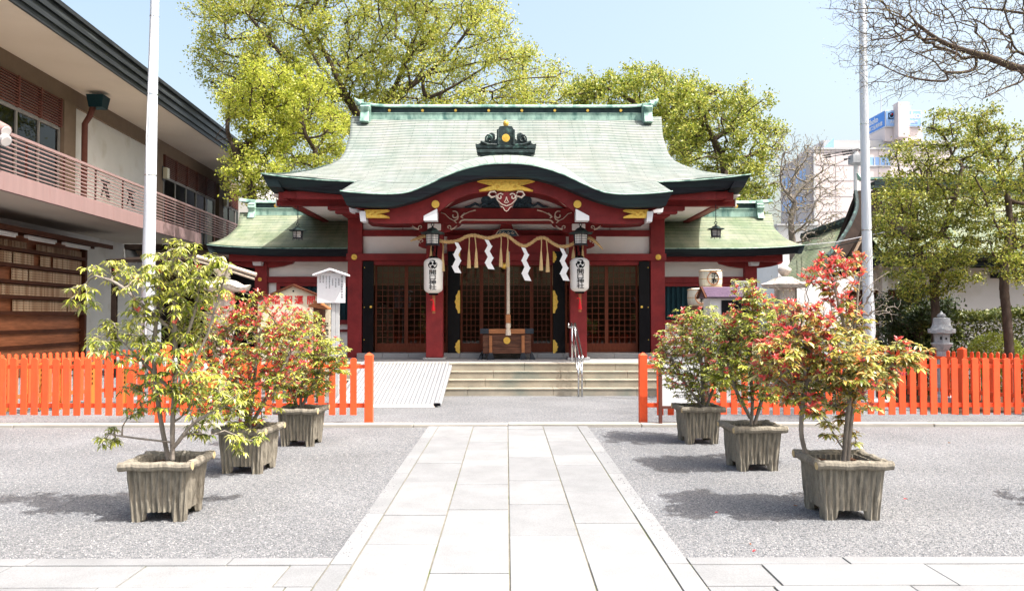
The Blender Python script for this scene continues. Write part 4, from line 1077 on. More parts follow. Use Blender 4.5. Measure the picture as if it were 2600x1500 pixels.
# paper lanterns on the columns
def paper_lantern(px, py0, py1, label):
    Y = 17.80; c = P(px, (py0 + py1) / 2, Y); h = Z_(py0, Y) - Z_(py1, Y); R = .22
    t = thing('paper_lantern', (c.x, c.y, c.z), label, 'paper lantern', 'paper lanterns hung on the porch columns')
    z0 = c.z - h / 2; prof = []
    n = 44
    for i in range(n + 1):
        s_ = i / n; e = abs(2 * s_ - 1); r = R * (1 - .46 * max(0, (e - .70) / .30) ** 2.6) * (1 - .05 * (1 - s_)) + .0018 * math.cos(i * math.pi)
        prof.append((r, s_ * h))
    mb = MB(); mb.lathe(prof, (c.x, c.y, z0), 40); body = mb.build('shade', 'lantern', t, smooth_=True)
    mb = MB(); mb.lathe([(.10, -.045), (.11, 0), (.11, .012)], (c.x, c.y, z0), 24); mb.lathe([(.11, -.012), (.11, .02), (.09, .05)], (c.x, c.y, z0 + h), 24)
    mb.build_split('ring', 'black', t, by='each')
    def rad(z):
        s_ = max(0, min(1, (z - z0) / h)); e = abs(2 * s_ - 1); return R * (1 - .46 * max(0, (e - .70) / .30) ** 2.6) * (1 - .05 * (1 - s_))
    def put(cz, sx=1.):
        return lambda x, z, d=0: (c.x + x * sx, c.y - math.sqrt(max(1e-4, rad(cz + z) ** 2 - (x * sx) ** 2)) - .007 - d, cz + z)
    mb = MB(); ts_ = z0 + h * .822
    tomoe(mb, put(ts_ - .012), .108)
    for k in range(3):
        a0 = 2 * math.pi * k / 3 + .5
    for i, ch in enumerate('開口神社'):
        zc = z0 + h * (.578 - i * .144)
        text_mb(mb, ch, .122, (lambda f_: (lambda x, z, d: f_(x, z, d + .002)))(put(zc)), 0, .003, bold=.0012, squash=1.45)
    mb.build('lettering', 'ink', body)
    # hanger and cord
    zt1 = z0 + h + .04; mb = MB(); mb.tube([(c.x - .07, c.y, zt1), (c.x - .03, c.y, zt1 + .1), (c.x, c.y, zt1 + .13), (c.x + .03, c.y, zt1 + .1), (c.x + .07, c.y, zt1)], .007, 6)
    mb.tube([(c.x, c.y, zt1 + .12), (c.x, c.y, zt1 + .22), (c.x, YC + .01, zt1 + .23)], .008, 6)
    mb.tube([(c.x - .05, c.y + .1, zt1), (c.x - .05, YC, zt1 + .35)], .02, 6); mb.tube([(c.x + .05, c.y + .1, zt1), (c.x + .05, YC, zt1 + .35)], .02, 6)
    mb.build('hanger', 'black', t)
    mb = MB(); mb.box(c.x - .03 + .01, c.x + .03 + .01, c.y - .012, c.y + .012, z0 - .46, z0 - .05); mb.build('wooden_tag', 'boxlip', t)
    mb = MB(); mb.tube([(c.x - .06, c.y - .03, z0 - .16), (c.x - .02, c.y - .04, z0 - .14), (c.x, c.y - .04, z0 - .18), (c.x + .01, c.y - .04, z0 - .24)], .014, 6)
    mb.lathe([(.045, -.40), (.035, -.32), (.014, -.2), (.008, -.17)], (c.x + .005, c.y - .04, z0), 10); mb.build('red_tassel', 'ribbon', t)
    return t
paper_lantern(1100.6, 656, 744, 'white paper lantern with black characters on the left porch column')
paper_lantern(1471.5, 655, 740, 'white paper lantern with black characters on the right porch column')

# metal hanging lanterns
def metal_lantern(px, pyr, w_px, Y, chain_top, label):
    c = P(px, pyr, Y); s = w_px * Y / F / 2
    t = thing('hanging_lantern', (c.x, c.y, c.z), label, 'metal lantern', 'dark metal lanterns hung under the eaves')
    mb = MB(); a0 = math.pi / 6
    mb.lathe([(s, 0), (s * 1.02, .02), (s * .62, s * .17), (s * .32, s * .42), (s * .1, s * .5), (s * .06, s * .62)], (c.x, c.y, c.z), 6, a0=a0)
    mb.tube([(c.x + .03 * math.sin(k * .7), c.y, c.z + s * .62 + .03 - .03 * math.cos(k * .7)) for k in range(10)], .009, 5)
    mb.build('lantern_roof', 'orn', t)
    b0, b1 = -s * .78, -.01; rb = s * .56
    mb = MB(); mb.lathe([(rb * .9, b0 + .01), (rb, b1)], (c.x, c.y, c.z), 6, a0=a0); bd = mb.build('lantern_pane', 'lantern', t)
    mb = MB()
    for k in range(6):
        a = a0 + k * math.pi / 3; b = a + math.pi / 3
        p0 = Vector((c.x + rb * math.cos(a), c.y + rb * math.sin(a), 0)); p1 = Vector((c.x + rb * math.cos(b), c.y + rb * math.sin(b), 0))
        cc_ = Vector((c.x, c.y, 0)); q0 = cc_ + (p0 - cc_) * .9; q1 = cc_ + (p1 - cc_) * .9
        for u in (0, .25, .5, .75):
            A = q0.lerp(q1, u); B = p0.lerp(p1, u); r_ = .011 if u == 0 else .005
            mb.tube([(A.x, A.y, c.z + b0), (B.x, B.y, c.z + b1)], r_, 4)
        for v in (0, .25, .5, .75, 1):
            A = q0.lerp(p0, v); B = q1.lerp(p1, v); z = c.z + lerp(b0, b1, v); r_ = .010 if v in (0, 1) else .005
            mb.tube([(A.x, A.y, z), (B.x, B.y, z)], r_, 4)
        mb.tube([(q0.x, q0.y, c.z + b0), (q0.x + (q0.x - c.x) * .2, q0.y, c.z + b0 - .05)], .008, 4)
    mb.lathe([(rb * 1.0, b0 - .02), (rb * 1.05, b0)], (c.x, c.y, c.z), 6, a0=a0)
    mb.build('lattice_frame', 'iron', t)
    mb = MB(); z = c.z + s * .62 + .05; zt5 = Z_(chain_top, Y); k = 0
    while z < zt5:
        mb.tube([(c.x + (.011 * math.cos(a) if k % 2 else 0), c.y + (0 if k % 2 else .011 * math.cos(a)), z + .022 + .024 * math.sin(a)) for a in [i * math.pi / 4 for i in range(9)]], .0045, 4, close=False)
        z += .036; k += 1
    mb.build('chain', 'iron', t)
    return t
metal_lantern(1098.5, 594, 66, 17.45, 566, 'dark hexagonal metal lantern above the left paper lantern')
metal_lantern(1474, 594, 66, 17.45, 566, 'dark hexagonal metal lantern above the right paper lantern')
metal_lantern(756, 586.5, 44, 17.95, 524, 'small metal lantern on a chain under the left eave corner')
metal_lantern(1817.5, 583, 44, 17.95, 521, 'small metal lantern on a chain under the right eave corner')

# handrail
hr = thing('handrail', (1.47, 15.75, 0), 'stainless steel handrail running up the right of the stone steps', 'handrail')
mb = MB()
for dx in (-.035, .035):
    for y_, z0_, z1_ in ((15.72, 0, .80), (17.25, PZ, 1.42)):
        mb.tube([(1.47 + dx, y_, z0_), (1.47 + dx, y_, z1_)], .019, 8)
mb.build_split('post', 'steel', hr, by='each', smooth_=True)
mb = MB()
for dx in (-.035, .035):
    mb.tube([(1.47 + dx, 15.60, .70), (1.47 + dx, 15.60, .80), (1.47 + dx, 15.72, .83), (1.47 + dx, 17.2, 1.44), (1.47 + dx, 17.42, 1.45), (1.47 + dx, 17.46, 1.38)], .018, 8)
    mb.tube([(1.47 + dx, 15.72, .42), (1.47 + dx, 17.25, 1.06)], .014, 8)
mb.tube([(1.36, 17.25, 1.36), (1.50, 17.25, 1.36)], .016, 8); mb.tube([(1.36, 17.25, 1.36), (1.36, 17.25, 1.44)], .016, 8)
mb.build('rail', 'steel', hr, smooth_=True)

# wheelchair ramp
ra = thing('ramp', (-2.1, 15.4, 0), 'ribbed pale metal ramp leading up to the platform beside the steps', 'ramp')
mb = MB(); x0, x1, ya, yb = -3.02, -1.27, 14.0, 16.86; n = int((x1 - x0) / .0365)
def rz(y): return lerp(.045, PZ + .012, (y - ya) / (yb - ya))
vs = []; fs = []
for i in range(n + 1):
    x = lerp(x0, x1, i / n); dz = .012 if (i % 2) else -.012
    for y in (ya, yb): vs.append((x, y, rz(y) + dz)); 
    for y in (ya, yb): vs.append((x, y, rz(y) - .04))
for i in range(n):
    a = i * 4; b = a + 4
    fs += [(a, b, b + 1, a + 1), (a + 2, a + 3, b + 3, b + 2), (a, a + 2, b + 2, b), (a + 1, b + 1, b + 3, a + 3)]
fs += [(0, 1, 3, 2), (4 * n, 4 * n + 2, 4 * n + 3, 4 * n + 1)]
mb.add(vs, fs); mb.build('deck', 'steel_ramp', ra)
mb = MB()
for xa in (x0 - .05, x1 + .0):
    mb.prismx([(ya + .0, .01), (ya, rz(ya) + .03), (yb, rz(yb) + .03), (yb, rz(yb) - .08), (ya + .3, .01)], xa, xa + .05)
mb.prismx([(ya + .1, .01), (ya + .1, rz(ya) + .0), (yb, rz(yb) - .03), (yb, rz(yb) - .10)], x1 + .052, x1 + .11)
mb.build_split('side_rail', 'steel_ramp', ra, by=-2, bevel=.004)
mb = MB(); mb.prismx([(ya - .10, .006), (ya - .005, .006), (ya - .005, .045)], x0 + .0, x1); mb.build('foot_plate', 'soffit', ra)
mb = MB(); mb.box(x1 - .01, x1 + .10, ya - .06, ya - .002, .02, .07); mb.build('rubber_stop', 'black', ra)
for zz, yy in ((.10, 16.4),):
    mb = MB(); mb.box(x0 + .1, x0 + .16, 15.85, 15.89, 0, rz(15.85) - .045); mb.box(x1 - .16, x1 - .1, 15.85, 15.89, 0, rz(15.85) - .045); mb.build_split('leg', 'steel', ra, by='each')

# ================================================================ vermilion fences
def fence(a, b, label, posts, pitch=.157, matn='orange', z0=.144, z1=.985, group='vermilion picket fences', start=.07, name='picket_fence', wd=.0475):
    a = Vector(a); b = Vector(b); L_ = (b - a).length; ang = math.atan2(b.y - a.y, b.x - a.x)
    t = thing(name, (a.x, a.y, 0), label, 'fence', group)
    def add(mb, nm, mt, bev=0):
        mb.rot(ang); mb.v = [(x + a.x, y + a.y, z) for x, y, z in mb.v]; return mb.build(nm, mt, t, bevel=bev)
    k = start; r_ = random.Random(int(abs(a.x) * 100))
    while k < L_ - .03:
        if all(abs(k - p) > .085 for p in posts):
            w = wd * r_.uniform(.95, 1.04); dz = r_.uniform(-.009, .009); mb = MB(); tl = r_.uniform(-.006, .006)
            mb.prism([(k - w, z0 + dz), (k + w, z0 + dz), (k + w + tl, z1 - .022 + dz), (k + w * .35 + tl, z1 + dz), (k - w * .35 + tl, z1 + dz), (k - w + tl, z1 - .022 + dz)], -.045, -.022)
            add(mb, 'picket', matn, .003)
        k += pitch
    for za, zb in ((.828, .884), (.25, .315)):
        mb = MB(); mb.box(0, L_, -.0215, .018, za, zb); add(mb, 'rail', matn, .003)
    for p in posts:
        mb = MB(); h = 1.045; mb.box(p - .058, p + .058, -.058, .058, 0, h - .02)
        mb.taper((p, 0), .058, .004, .058, .004, h - .02, h + .02); add(mb, 'post', matn, .004)
    return t
fence((-8.3, 11.76), (-2.0, 11.74), 'vermilion picket fence left of the path in front of the shrine', (6.26, 3.17, .1))
fence((1.97, 11.74), (8.6, 11.76), 'vermilion picket fence right of the path in front of the shrine', (.06, 3.23, 6.45), start=.31)
fence((-9.4, 11.2), (-6.45, 15.2), 'vermilion fence slanting away behind the left front fence', (1.95, 4.9), start=.05, pitch=.105, wd=.028)
fence((-6.45, 15.2), (-4.2, 16.9), 'short vermilion fence farthest behind the left shrubs', (2.7,), start=.1, pitch=.105, wd=.028)
fence((9.4, 11.6), (6.9, 15.6), 'vermilion fence slanting away below the grey stone lantern', (2.62, 4.65), start=.05, pitch=.105, wd=.028)
# small orange tablets with ink writing behind the left fence
r_ = random.Random(4)
for i in range(13):
    x = -8.9 + .235 * i; y = 13.2 + i * .10
    tt = thing('votive_tablet', (x, y, 0), 'narrow orange tablet with black characters standing behind the left fence', 'tablet', 'orange tablets behind the left fence')
    mb = MB(); mb.box(x - .045, x + .045, y - .02, y + .02, 0, .80); mb.build('board', 'yellowtag', tt)
    mb = MB(); z_ = .72
    for k in range(4):
        mb.box(x - .018, x + .018, y - .0235, y - .0205, z_ - .035, z_ - .028); mb.box(x - .004, x + .004, y - .0235, y - .0208, z_ - .05, z_ - .01); mb.box(x - .014, x + .012, y - .0235, y - .0207, z_ - .052, z_ - .046); z_ -= .085
    mb.build('lettering', 'ink', tt)

# ================================================================ planters
def planter(x, y, w, d, h, label, rz=0, seed=1):
    R_ = random.Random(seed)
    t = thing('planter', (x, y, 0), label, 'planter', 'bark finish concrete planters')
    t.rotation_euler = (0, 0, rz)
    W1, W0 = w / 2, w / 2 * .80
    st = h * .16
    mb = MB()
    # four ribbed walls, leaning outwards, with an arched cut between the feet
    n = 34; m_ = 8
    for side in range(4):
        ln = []
        for j in range(m_ + 1):
            v = j / m_; row = []
            for i in range(n + 1):
                u = i / n * 2 - 1; hw_ = lerp(W0, W1 * .93, v ** 1.1)
                zb_ = 0 if abs(u) > .60 else st * min(1, (.60 - abs(u)) / .05)
                z = lerp(zb_, h * .93, v)
                wob = .010 * math.sin(u * 31 + side * 2 + .5 * math.sin(v * 5)) + R_.uniform(-.004, .004) + .006 * math.sin(u * 13 + v * 4)
                if i in (0, n): wob = 0
                row.append((u * hw_, -(hw_ * d / w) - wob, z))
            ln.append(row)
        vs = [p for row in ln for p in row]
        inn = [(p[0] * .86, p[1] * .86, p[2]) for p in vs]
        fs = []; q = n + 1; N_ = len(vs)
        for j in range(m_):
            for i in range(n): fs += [(j * q + i, j * q + i + 1, (j + 1) * q + i + 1, (j + 1) * q + i), (N_ + j * q + i, N_ + (j + 1) * q + i, N_ + (j + 1) * q + i + 1, N_ + j * q + i + 1)]
        for i in range(n): fs.append((i, N_ + i, N_ + i + 1, i + 1)); fs.append((m_ * q + i, m_ * q + i + 1, N_ + m_ * q + i + 1, N_ + m_ * q + i))
        a = side * math.pi / 2; ca, sa = math.cos(a), math.sin(a)
        allv = [(x + px_ * ca - py_ * sa, y + px_ * sa + py_ * ca, z) for px_, py_, z in vs + inn]
        mb.add(allv, fs)
    mb.build('trough', 'pot', t, smooth_=False)
    for side in range(4):      # rim made of logs
        a = side * math.pi / 2; ca, sa = math.cos(a), math.sin(a); r = .036
        ext = .03 if side % 2 == 0 else -.035
        pts = []; rr = []
        for i in range(25):
            u = i / 24 * 2 - 1; pts.append((u * (W1 + ext), -(W1 * .99), h - r + R_.uniform(-.002, .002) + .004 * math.sin(u * 7 + side))); rr.append(r * (1 + R_.uniform(-.05, .05)))
        pts = [(x + p[0] * ca - p[1] * sa, y + p[0] * sa + p[1] * ca, p[2]) for p in pts]
        mb = MB(); mb.tube(pts, rr, 10)
        lg = mb.build('rim_log', 'pot', t, smooth_=False)
        if side % 2 == 0:
            mb = MB()
            for e_, s_ in ((0, -1), (-1, 1)):
                p = Vector(pts[e_]); dv = (Vector(pts[0]) - Vector(pts[-1])).normalized() * (-s_); mb.tube([p, p + dv * .004], [r * .86, r * .8], 12)
            mb.build_split('cut_end', 'potcut', lg, by='each')
    mb = MB(); s_ = W1 * .86
    mb.grid(lambda u, v: (x + u * s_, y + v * s_, h * .84 + .03 * math.sin(u * 5 + 1) * math.cos(v * 4) * (1 - max(abs(u), abs(v)) ** 4) + R_.uniform(-.008, .008)), [-1 + i / 10 for i in range(21)], [-1 + i / 10 for i in range(21)])
    mb.build('earth', 'soil', t)
    return t
planter(-2.725, 6.40, .50, .50, .475, 'nearest concrete bark planter left of the path holding the green shrub', .03, 1)
planter(-2.68, 8.27, .50, .50, .47, 'middle concrete bark planter left of the path', -.10, 2)
planter(-2.57, 9.95, .49, .49, .47, 'farthest concrete bark planter left of the path by the fence', -.06, 3)
planter(2.72, 6.42, .53, .53, .475, 'nearest concrete bark planter right of the path with log rim', -.02, 4)
planter(2.60, 8.37, .50, .50, .47, 'middle concrete bark planter right of the path', .05, 5)
planter(2.45, 10.1, .49, .49, .47, 'farthest concrete bark planter right of the path by the fence', .05, 6)

# ================================================================ vegetation
def grow(roots, tips, jit=.12, k=3, bend=.15, rng=None, upb=0.):
    """connect each tip to the nearest branch so far; returns nodes, parents"""
    pos = []; par = []
    for ch, p0 in roots:
        base = p0
        for i, q in enumerate(ch):
            par.append(base if i == 0 else len(pos) - 1); pos.append(np.array(q, dtype=float))
    if not tips: return pos, par, []
    A = np.array(pos); root = A[0]
    tips = sorted(tips, key=lambda t_: np.min(np.linalg.norm(A - np.array(t_), axis=1)))
    buf = np.zeros((len(pos) + len(tips) * (k + 1) + 5, 3)); buf[:len(pos)] = A; cnt = len(pos)
    dist0 = np.zeros(len(buf)); 
    for i in range(cnt): dist0[i] = 0 if par[i] < 0 else dist0[par[i]] + np.linalg.norm(buf[i] - buf[par[i]])
    tipidx = []
    for t_ in tips:
        t_ = np.array(t_, dtype=float)
        dd = np.linalg.norm(buf[:cnt] - t_, axis=1) + .22 * dist0[:cnt] + upb * np.maximum(0, buf[:cnt, 2] - t_[2])
        j = int(np.argmin(dd)); p = buf[j].copy(); last = j; L_ = np.linalg.norm(t_ - p)
        off = np.array([rng.uniform(-1, 1), rng.uniform(-1, 1), rng.uniform(-.2, 1)]) * L_ * bend
        for i in range(1, k + 1):
            u = i / k; q = p * (1 - u) + t_ * u + off * math.sin(math.pi * u) + (np.array([rng.uniform(-1, 1) for _ in range(3)]) * jit * L_ * .3 if i < k else 0)
            buf[cnt] = q; par.append(last); dist0[cnt] = dist0[last] + np.linalg.norm(q - buf[last]); last = cnt; cnt += 1
        tipidx.append(last)
    return [buf[i].copy() for i in range(cnt)], par, tipidx
def branch_mesh(name, pos, par, r0, e, rmax, parent, material, sides=5, rmin=None):
    n = len(pos); r = np.zeros(n); ch = [[] for _ in range(n)]
    for i, p in enumerate(par):
        if p >= 0: ch[p].append(i)
    acc = np.zeros(n)
    for i in range(n - 1, -1, -1):
        a = acc[i] if ch[i] else r0 ** e
        acc[i] = max(a, r0 ** e)
        if par[i] >= 0: acc[par[i]] += acc[i]
    r = np.minimum(acc ** (1 / e), rmax)
    V = []; Q = []
    for i, p in enumerate(par):
        if p < 0: continue
        a, b = pos[p], pos[i]; d = b - a; L_ = np.linalg.norm(d)
        if L_ < 1e-5: continue
        d = d / L_; t_ = np.array([0, 0, 1.]) if abs(d[2]) < .9 else np.array([1., 0, 0])
        u = np.cross(d, t_); u /= np.linalg.norm(u); w = np.cross(d, u)
        ra = min(r[p], r[i] * 1.6 + .002); rb = r[i]; o = len(V)
        for k in range(sides):
            th = 2 * math.pi * k / sides; V.append(a + (u * math.cos(th) + w * math.sin(th)) * ra)
        b2 = b + d * rb * .5
        for k in range(sides):
            th = 2 * math.pi * k / sides; V.append(b2 + (u * math.cos(th) + w * math.sin(th)) * rb * .9)
        for k in range(sides): Q.append((o + k, o + (k + 1) % sides, o + sides + (k + 1) % sides, o + sides + k))
    return npmesh(name, np.array(V), np.array(Q), None, M[material] if isinstance(material, str) else material, parent)
def diamond_leaves(name, C, size, parent, material, rs, up=.35, aspect=.5, sizevar=.4):
    """small two-triangle leaves at centres C"""
    n = len(C); a = rs.normal(size=(n, 3)); a[:, 2] += .1; a /= np.linalg.norm(a, axis=1)[:, None]
    nn = rs.normal(size=(n, 3)); nn[:, 2] = np.abs(nn[:, 2]) + up; w = np.cross(a, nn); w /= np.linalg.norm(w, axis=1)[:, None] + 1e-9
    s = size * (1 + rs.uniform(-sizevar, sizevar, n))[:, None]
    v = np.stack([C - a * s * .5, C + w * s * aspect * .5, C + a * s * .5, C - w * s * aspect * .5], 1).reshape(-1, 3)
    q = np.arange(n * 4).reshape(-1, 4)
    return npmesh(name, v, q, None, material, parent)
def curved_leaves(name, base, axis, L_, width, droop, parent, material, rs):
    """folded, drooping leaves: six points each"""
    n = len(base); a = axis / (np.linalg.norm(axis, axis=1)[:, None] + 1e-9)
    up = np.tile(np.array([0, 0, 1.]), (n, 1)) + rs.normal(size=(n, 3)) * .25
    w = np.cross(a, up); w /= np.linalg.norm(w, axis=1)[:, None] + 1e-9
    nn = np.cross(w, a)
    L_ = L_[:, None]; W_ = L_ * width; dr = L_ * droop
    dn = np.zeros((n, 3)); dn[:, 2] = -1
    p0 = base; m1 = base + a * L_ * .38 + dn * dr * .12; m2 = base + a * L_ * .74 + dn * dr * .5; p3 = base + a * L_ * 1.0 + dn * dr * 1.0
    v = np.stack([p0, m1 + w * W_ * .5 + nn * W_ * .12, m1, m1 - w * W_ * .5 + nn * W_ * .12, m2 + w * W_ * .40 + nn * W_ * .10, m2, m2 - w * W_ * .40 + nn * W_ * .10, p3], 1).reshape(-1, 3)
    o = (np.arange(n) * 8)[:, None]
    tris = np.concatenate([o + np.array([[0, 1, 2]]), o + np.array([[0, 2, 3]]), o + np.array([[4, 7, 5]]), o + np.array([[5, 7, 6]])])
    quads = np.concatenate([o + np.array([[1, 4, 5, 2]]), o + np.array([[2, 5, 6, 3]])])
    ob = npmesh(name, v, quads, tris, material, parent)
    ob.data.polygons.foreach_set('use_smooth', [True] * len(ob.data.polygons))
    return ob

LM = {}
LM['camphor'] = leafmat('young_camphor_leaves', [(.27, .33, .04), (.46, .49, .07), (.60, .58, .13), (.17, .24, .03), (.56, .47, .13)], .45)
LM['camphor2'] = leafmat('camphor_leaves', [(.27, .35, .03), (.56, .57, .08), (.38, .45, .045), (.66, .63, .13), (.20, .28, .025)], .45)
LM['oak'] = leafmat('evergreen_leaves', [(.13, .20, .022), (.38, .42, .055), (.56, .52, .12), (.09, .15, .018), (.44, .47, .07)], .40)
LM['near'] = leafmat('bronze_green_leaves', [(.035, .07, .010), (.22, .28, .025), (.56, .54, .09), (.07, .12, .014), (.40, .34, .07), (.32, .38, .04)], .30)
LM['dark'] = leafmat('dark_leaves', [(.018, .036, .010), (.035, .06, .012), (.06, .085, .018)], .2)
LM['hedge'] = leafmat('hedge_leaves', [(.035, .06, .012), (.09, .12, .02), (.20, .20, .04), (.05, .08, .015)], .25)
LM['bud'] = leafmat('spring_buds', [(.35, .33, .12), (.28, .22, .10)], .3)
LM['lime'] = leafmat('lime_leaves', [(.30, .36, .035), (.66, .62, .12), (.13, .20, .02), (.46, .46, .06), (.07, .12, .015), (.78, .74, .32), (.20, .28, .025)], .24, .28)
LM['mix'] = leafmat('photinia_leaves', [(.16, .22, .03), (.62, .54, .12), (.08, .13, .015), (.66, .30, .10), (.30, .34, .04), (.78, .72, .34), (.10, .15, .02)], .24, .27)
LM['red'] = leafmat('red_new_leaves', [(.60, .035, .05), (.74, .12, .11), (.48, .02, .04), (.80, .28, .20), (.66, .07, .08)], .28, .3)
LM['fine'] = leafmat('small_leaves', [(.22, .28, .03), (.34, .37, .04), (.12, .17, .02)], .35, .4)
LM['orangeleaf'] = leafmat('orange_red_leaves', [(.60, .05, .03), (.66, .22, .04), (.42, .03, .03), (.50, .34, .05)], .35, .35)

def inpoly(x, y, poly):
    c = False; n = len(poly)
    for i in range(n):
        x1, y1 = poly[i]; x2, y2 = poly[(i + 1) % n]
        if (y1 > y) != (y2 > y) and x < (x2 - x1) * (y - y1) / (y2 - y1) + x1: c = not c
    return c
def clumps_in(poly, Y, depth, n, rng, mind=0):
    xs = [p[0] for p in poly]; ys = [p[1] for p in poly]; out = []; tries = 0
    while len(out) < n and tries < 20000:
        tries += 1; x = rng.uniform(min(xs), max(xs)); y = rng.uniform(min(ys), max(ys))
        if not inpoly(x, y, poly): continue
        if mind and any((x - a) ** 2 + (y - b) ** 2 < mind * mind * (.5 + .5 * rng.random()) for a, b, _ in out): continue
        # thicker towards the middle of the crown
        cx_ = (min(xs) + max(xs)) / 2; e = 1 - min(1, abs(x - cx_) / ((max(xs) - min(xs)) / 2)) ** 2
        out.append((x, y, Y + rng.uniform(-1, 1) * depth * (.35 + .65 * math.sqrt(max(0, e)))))
    return out
def big_tree(name, label, roots_px, Yb, poly, Y, depth, nclump, rcl, tips_per, leaves_per, leaf, lmat, bark, seed, mind=30, r0=.012, e=2.25, rmax=.5, ground=True, group=None, spread=.8, upb=0., flat=.75, sides=5, bend=.15, jit=.12):
    rng = random.Random(seed); rs = np.random.RandomState(seed)
    b = D(*roots_px[0][0], Yb); t = thing(name, (b.x, b.y, 0), label, 'tree', group)
    roots = []; cnt = 0; first = None
    for ch in roots_px:
        pts = []
        for i, q in enumerate(ch):
            yy = q[2] if len(q) > 2 else lerp(Yb, Y, i / max(1, len(ch) - 1)); pts.append(tuple(D(q[0], q[1], yy)))
        if first is None:
            if ground: pts = [(b.x, b.y, -.1)] + pts
            sm = catmull(pts, 4); roots.append((sm, -1)); cnt = len(sm); first = sm; allp = list(sm)
        else:
            j = min(range(len(allp)), key=lambda i: (Vector(allp[i]) - Vector(pts[0])).length)
            sm = catmull([allp[j]] + pts, 4)[1:]; roots.append((sm, j)); allp += sm
    cl = clumps_in(poly, Y, depth, nclump, rng, mind)
    tips = []; C = []
    for (x, y, yy) in cl:
        c = D(x, y, yy); sc = rcl * rng.uniform(.7, 1.25)
        for _ in range(tips_per):
            v = Vector((rng.gauss(0, 1), rng.gauss(0, 1), rng.gauss(0, 1))).normalized() * sc * (rng.random() ** .4); v.z *= flat
            tips.append(tuple(c + v))
    pos, par, ti = grow(roots, tips, rng=rng, upb=upb, bend=bend, jit=jit)
    branch_mesh('trunk', pos, par, r0, e, rmax, t, bark, sides)
    if leaves_per:
        T_ = np.array([pos[i] for i in ti]); n = len(T_)
        C = np.repeat(T_, leaves_per, axis=0) + rs.normal(size=(n * leaves_per, 3)) * rcl * .34 * spread * np.array([1, 1, .8])
        diamond_leaves('crown', C, leaf, t, LM[lmat], rs)
    return t

# --- big camphor behind the shrine and the pollarded trees beside it
big_tree('camphor_tree', 'huge yellow-green camphor tree towering behind the shrine roof', [[(905, 700), (900, 420), (890, 300)], [(860, 250, 28), (800, 130, 28), (740, 30, 28)], [(880, 200, 30), (850, 60, 30)], [(960, 240, 29), (1010, 120, 29), (1060, 10, 28)], [(990, 230, 28), (1100, 140, 28), (1180, 40, 28)], [(1060, 240, 28), (1190, 170, 28), (1260, 120, 28)], [(1100, 250, 28), (1250, 200, 28), (1370, 190, 28)], [(800, 230, 28), (680, 120, 28), (600, 20, 28)], [(780, 250, 27.5), (690, 180, 27), (610, 150, 27)]],
         29, [(500, -80), (489, 60), (500, 150), (530, 240), (560, 290), (640, 300), (760, 360), (900, 330), (1430, 330), (1425, 230), (1385, 170), (1300, 135), (1262, 90), (1240, 10), (1150, -80), (800, -160)], 29, 3.0, 290, .60, 11, 36, .10, 'camphor', 'bark', 11, mind=25, r0=.0105, e=2.35, rmax=.36, upb=1.2, bend=.05, jit=.05)
big_tree('pollarded_tree', 'bushy light green tree with lopped limbs left of the shrine roof', [[(625, 560), (610, 430), (585, 380)], [(560, 320, 25), (575, 230, 25), (600, 190, 25)], [(530, 345, 25), (560, 300, 25)], [(640, 330, 25), (650, 240, 25)]],
         25, [(568, 400), (600, 345), (575, 300), (555, 260), (560, 205), (600, 170), (680, 165), (730, 220), (720, 330), (690, 420), (648, 440), (652, 490), (600, 492), (575, 470)], 25, 1.6, 74, .38, 9, 34, .085, 'camphor2', 'bark', 12, mind=24, r0=.012, rmax=.22)
big_tree('pollarded_tree', 'light green tree with a forked bare trunk just left of the main ridge', [[(778, 560), (776, 420), (776, 370)], [(752, 330, 24.5), (748, 290, 24.5)], [(800, 330, 24.5), (830, 280, 24.5)], [(760, 260, 25), (755, 200, 25)]],
         24.6, [(700, 260), (730, 200), (745, 158), (800, 165), (810, 240), (850, 280), (858, 330), (850, 400), (800, 420), (700, 430), (690, 340)], 24.9, 1.3, 46, .36, 8, 36, .085, 'camphor2', 'bark', 13, mind=20, r0=.010, rmax=.2)
big_tree('evergreen_tree', 'dense green tree behind the right end of the shrine ridge', [[(1640, 700), (1640, 420), (1620, 300)], [(1560, 250, 27), (1500, 220, 27)], [(1680, 250, 27), (1700, 200, 27)], [(1640, 240, 27), (1640, 200, 27)]],
         27, [(1400, 225), (1450, 190), (1520, 196), (1580, 180), (1640, 178), (1690, 190), (1730, 215), (1740, 300), (1700, 380), (1560, 300), (1420, 260)], 27, 2.2, 68, .46, 9, 40, .10, 'oak', 'bark', 14, mind=22, r0=.012, rmax=.3)
big_tree('evergreen_tree', 'green tree with thin branches above the right wing of the shrine', [[(1800, 700), (1790, 470), (1780, 380)], [(1740, 300, 25.5), (1740, 240, 25.5)], [(1830, 300, 25.5), (1850, 240, 25.5)], [(1860, 380, 25.5), (1900, 330, 25.5)]],
         25.5, [(1640, 330), (1690, 260), (1730, 215), (1780, 200), (1850, 222), (1900, 262), (1935, 320), (1925, 350), (1880, 365), (1905, 420), (1900, 470), (1830, 540), (1780, 470), (1690, 400)], 25.5, 1.8, 72, .40, 9, 34, .092, 'oak', 'bark', 15, mind=22, r0=.012, rmax=.26)
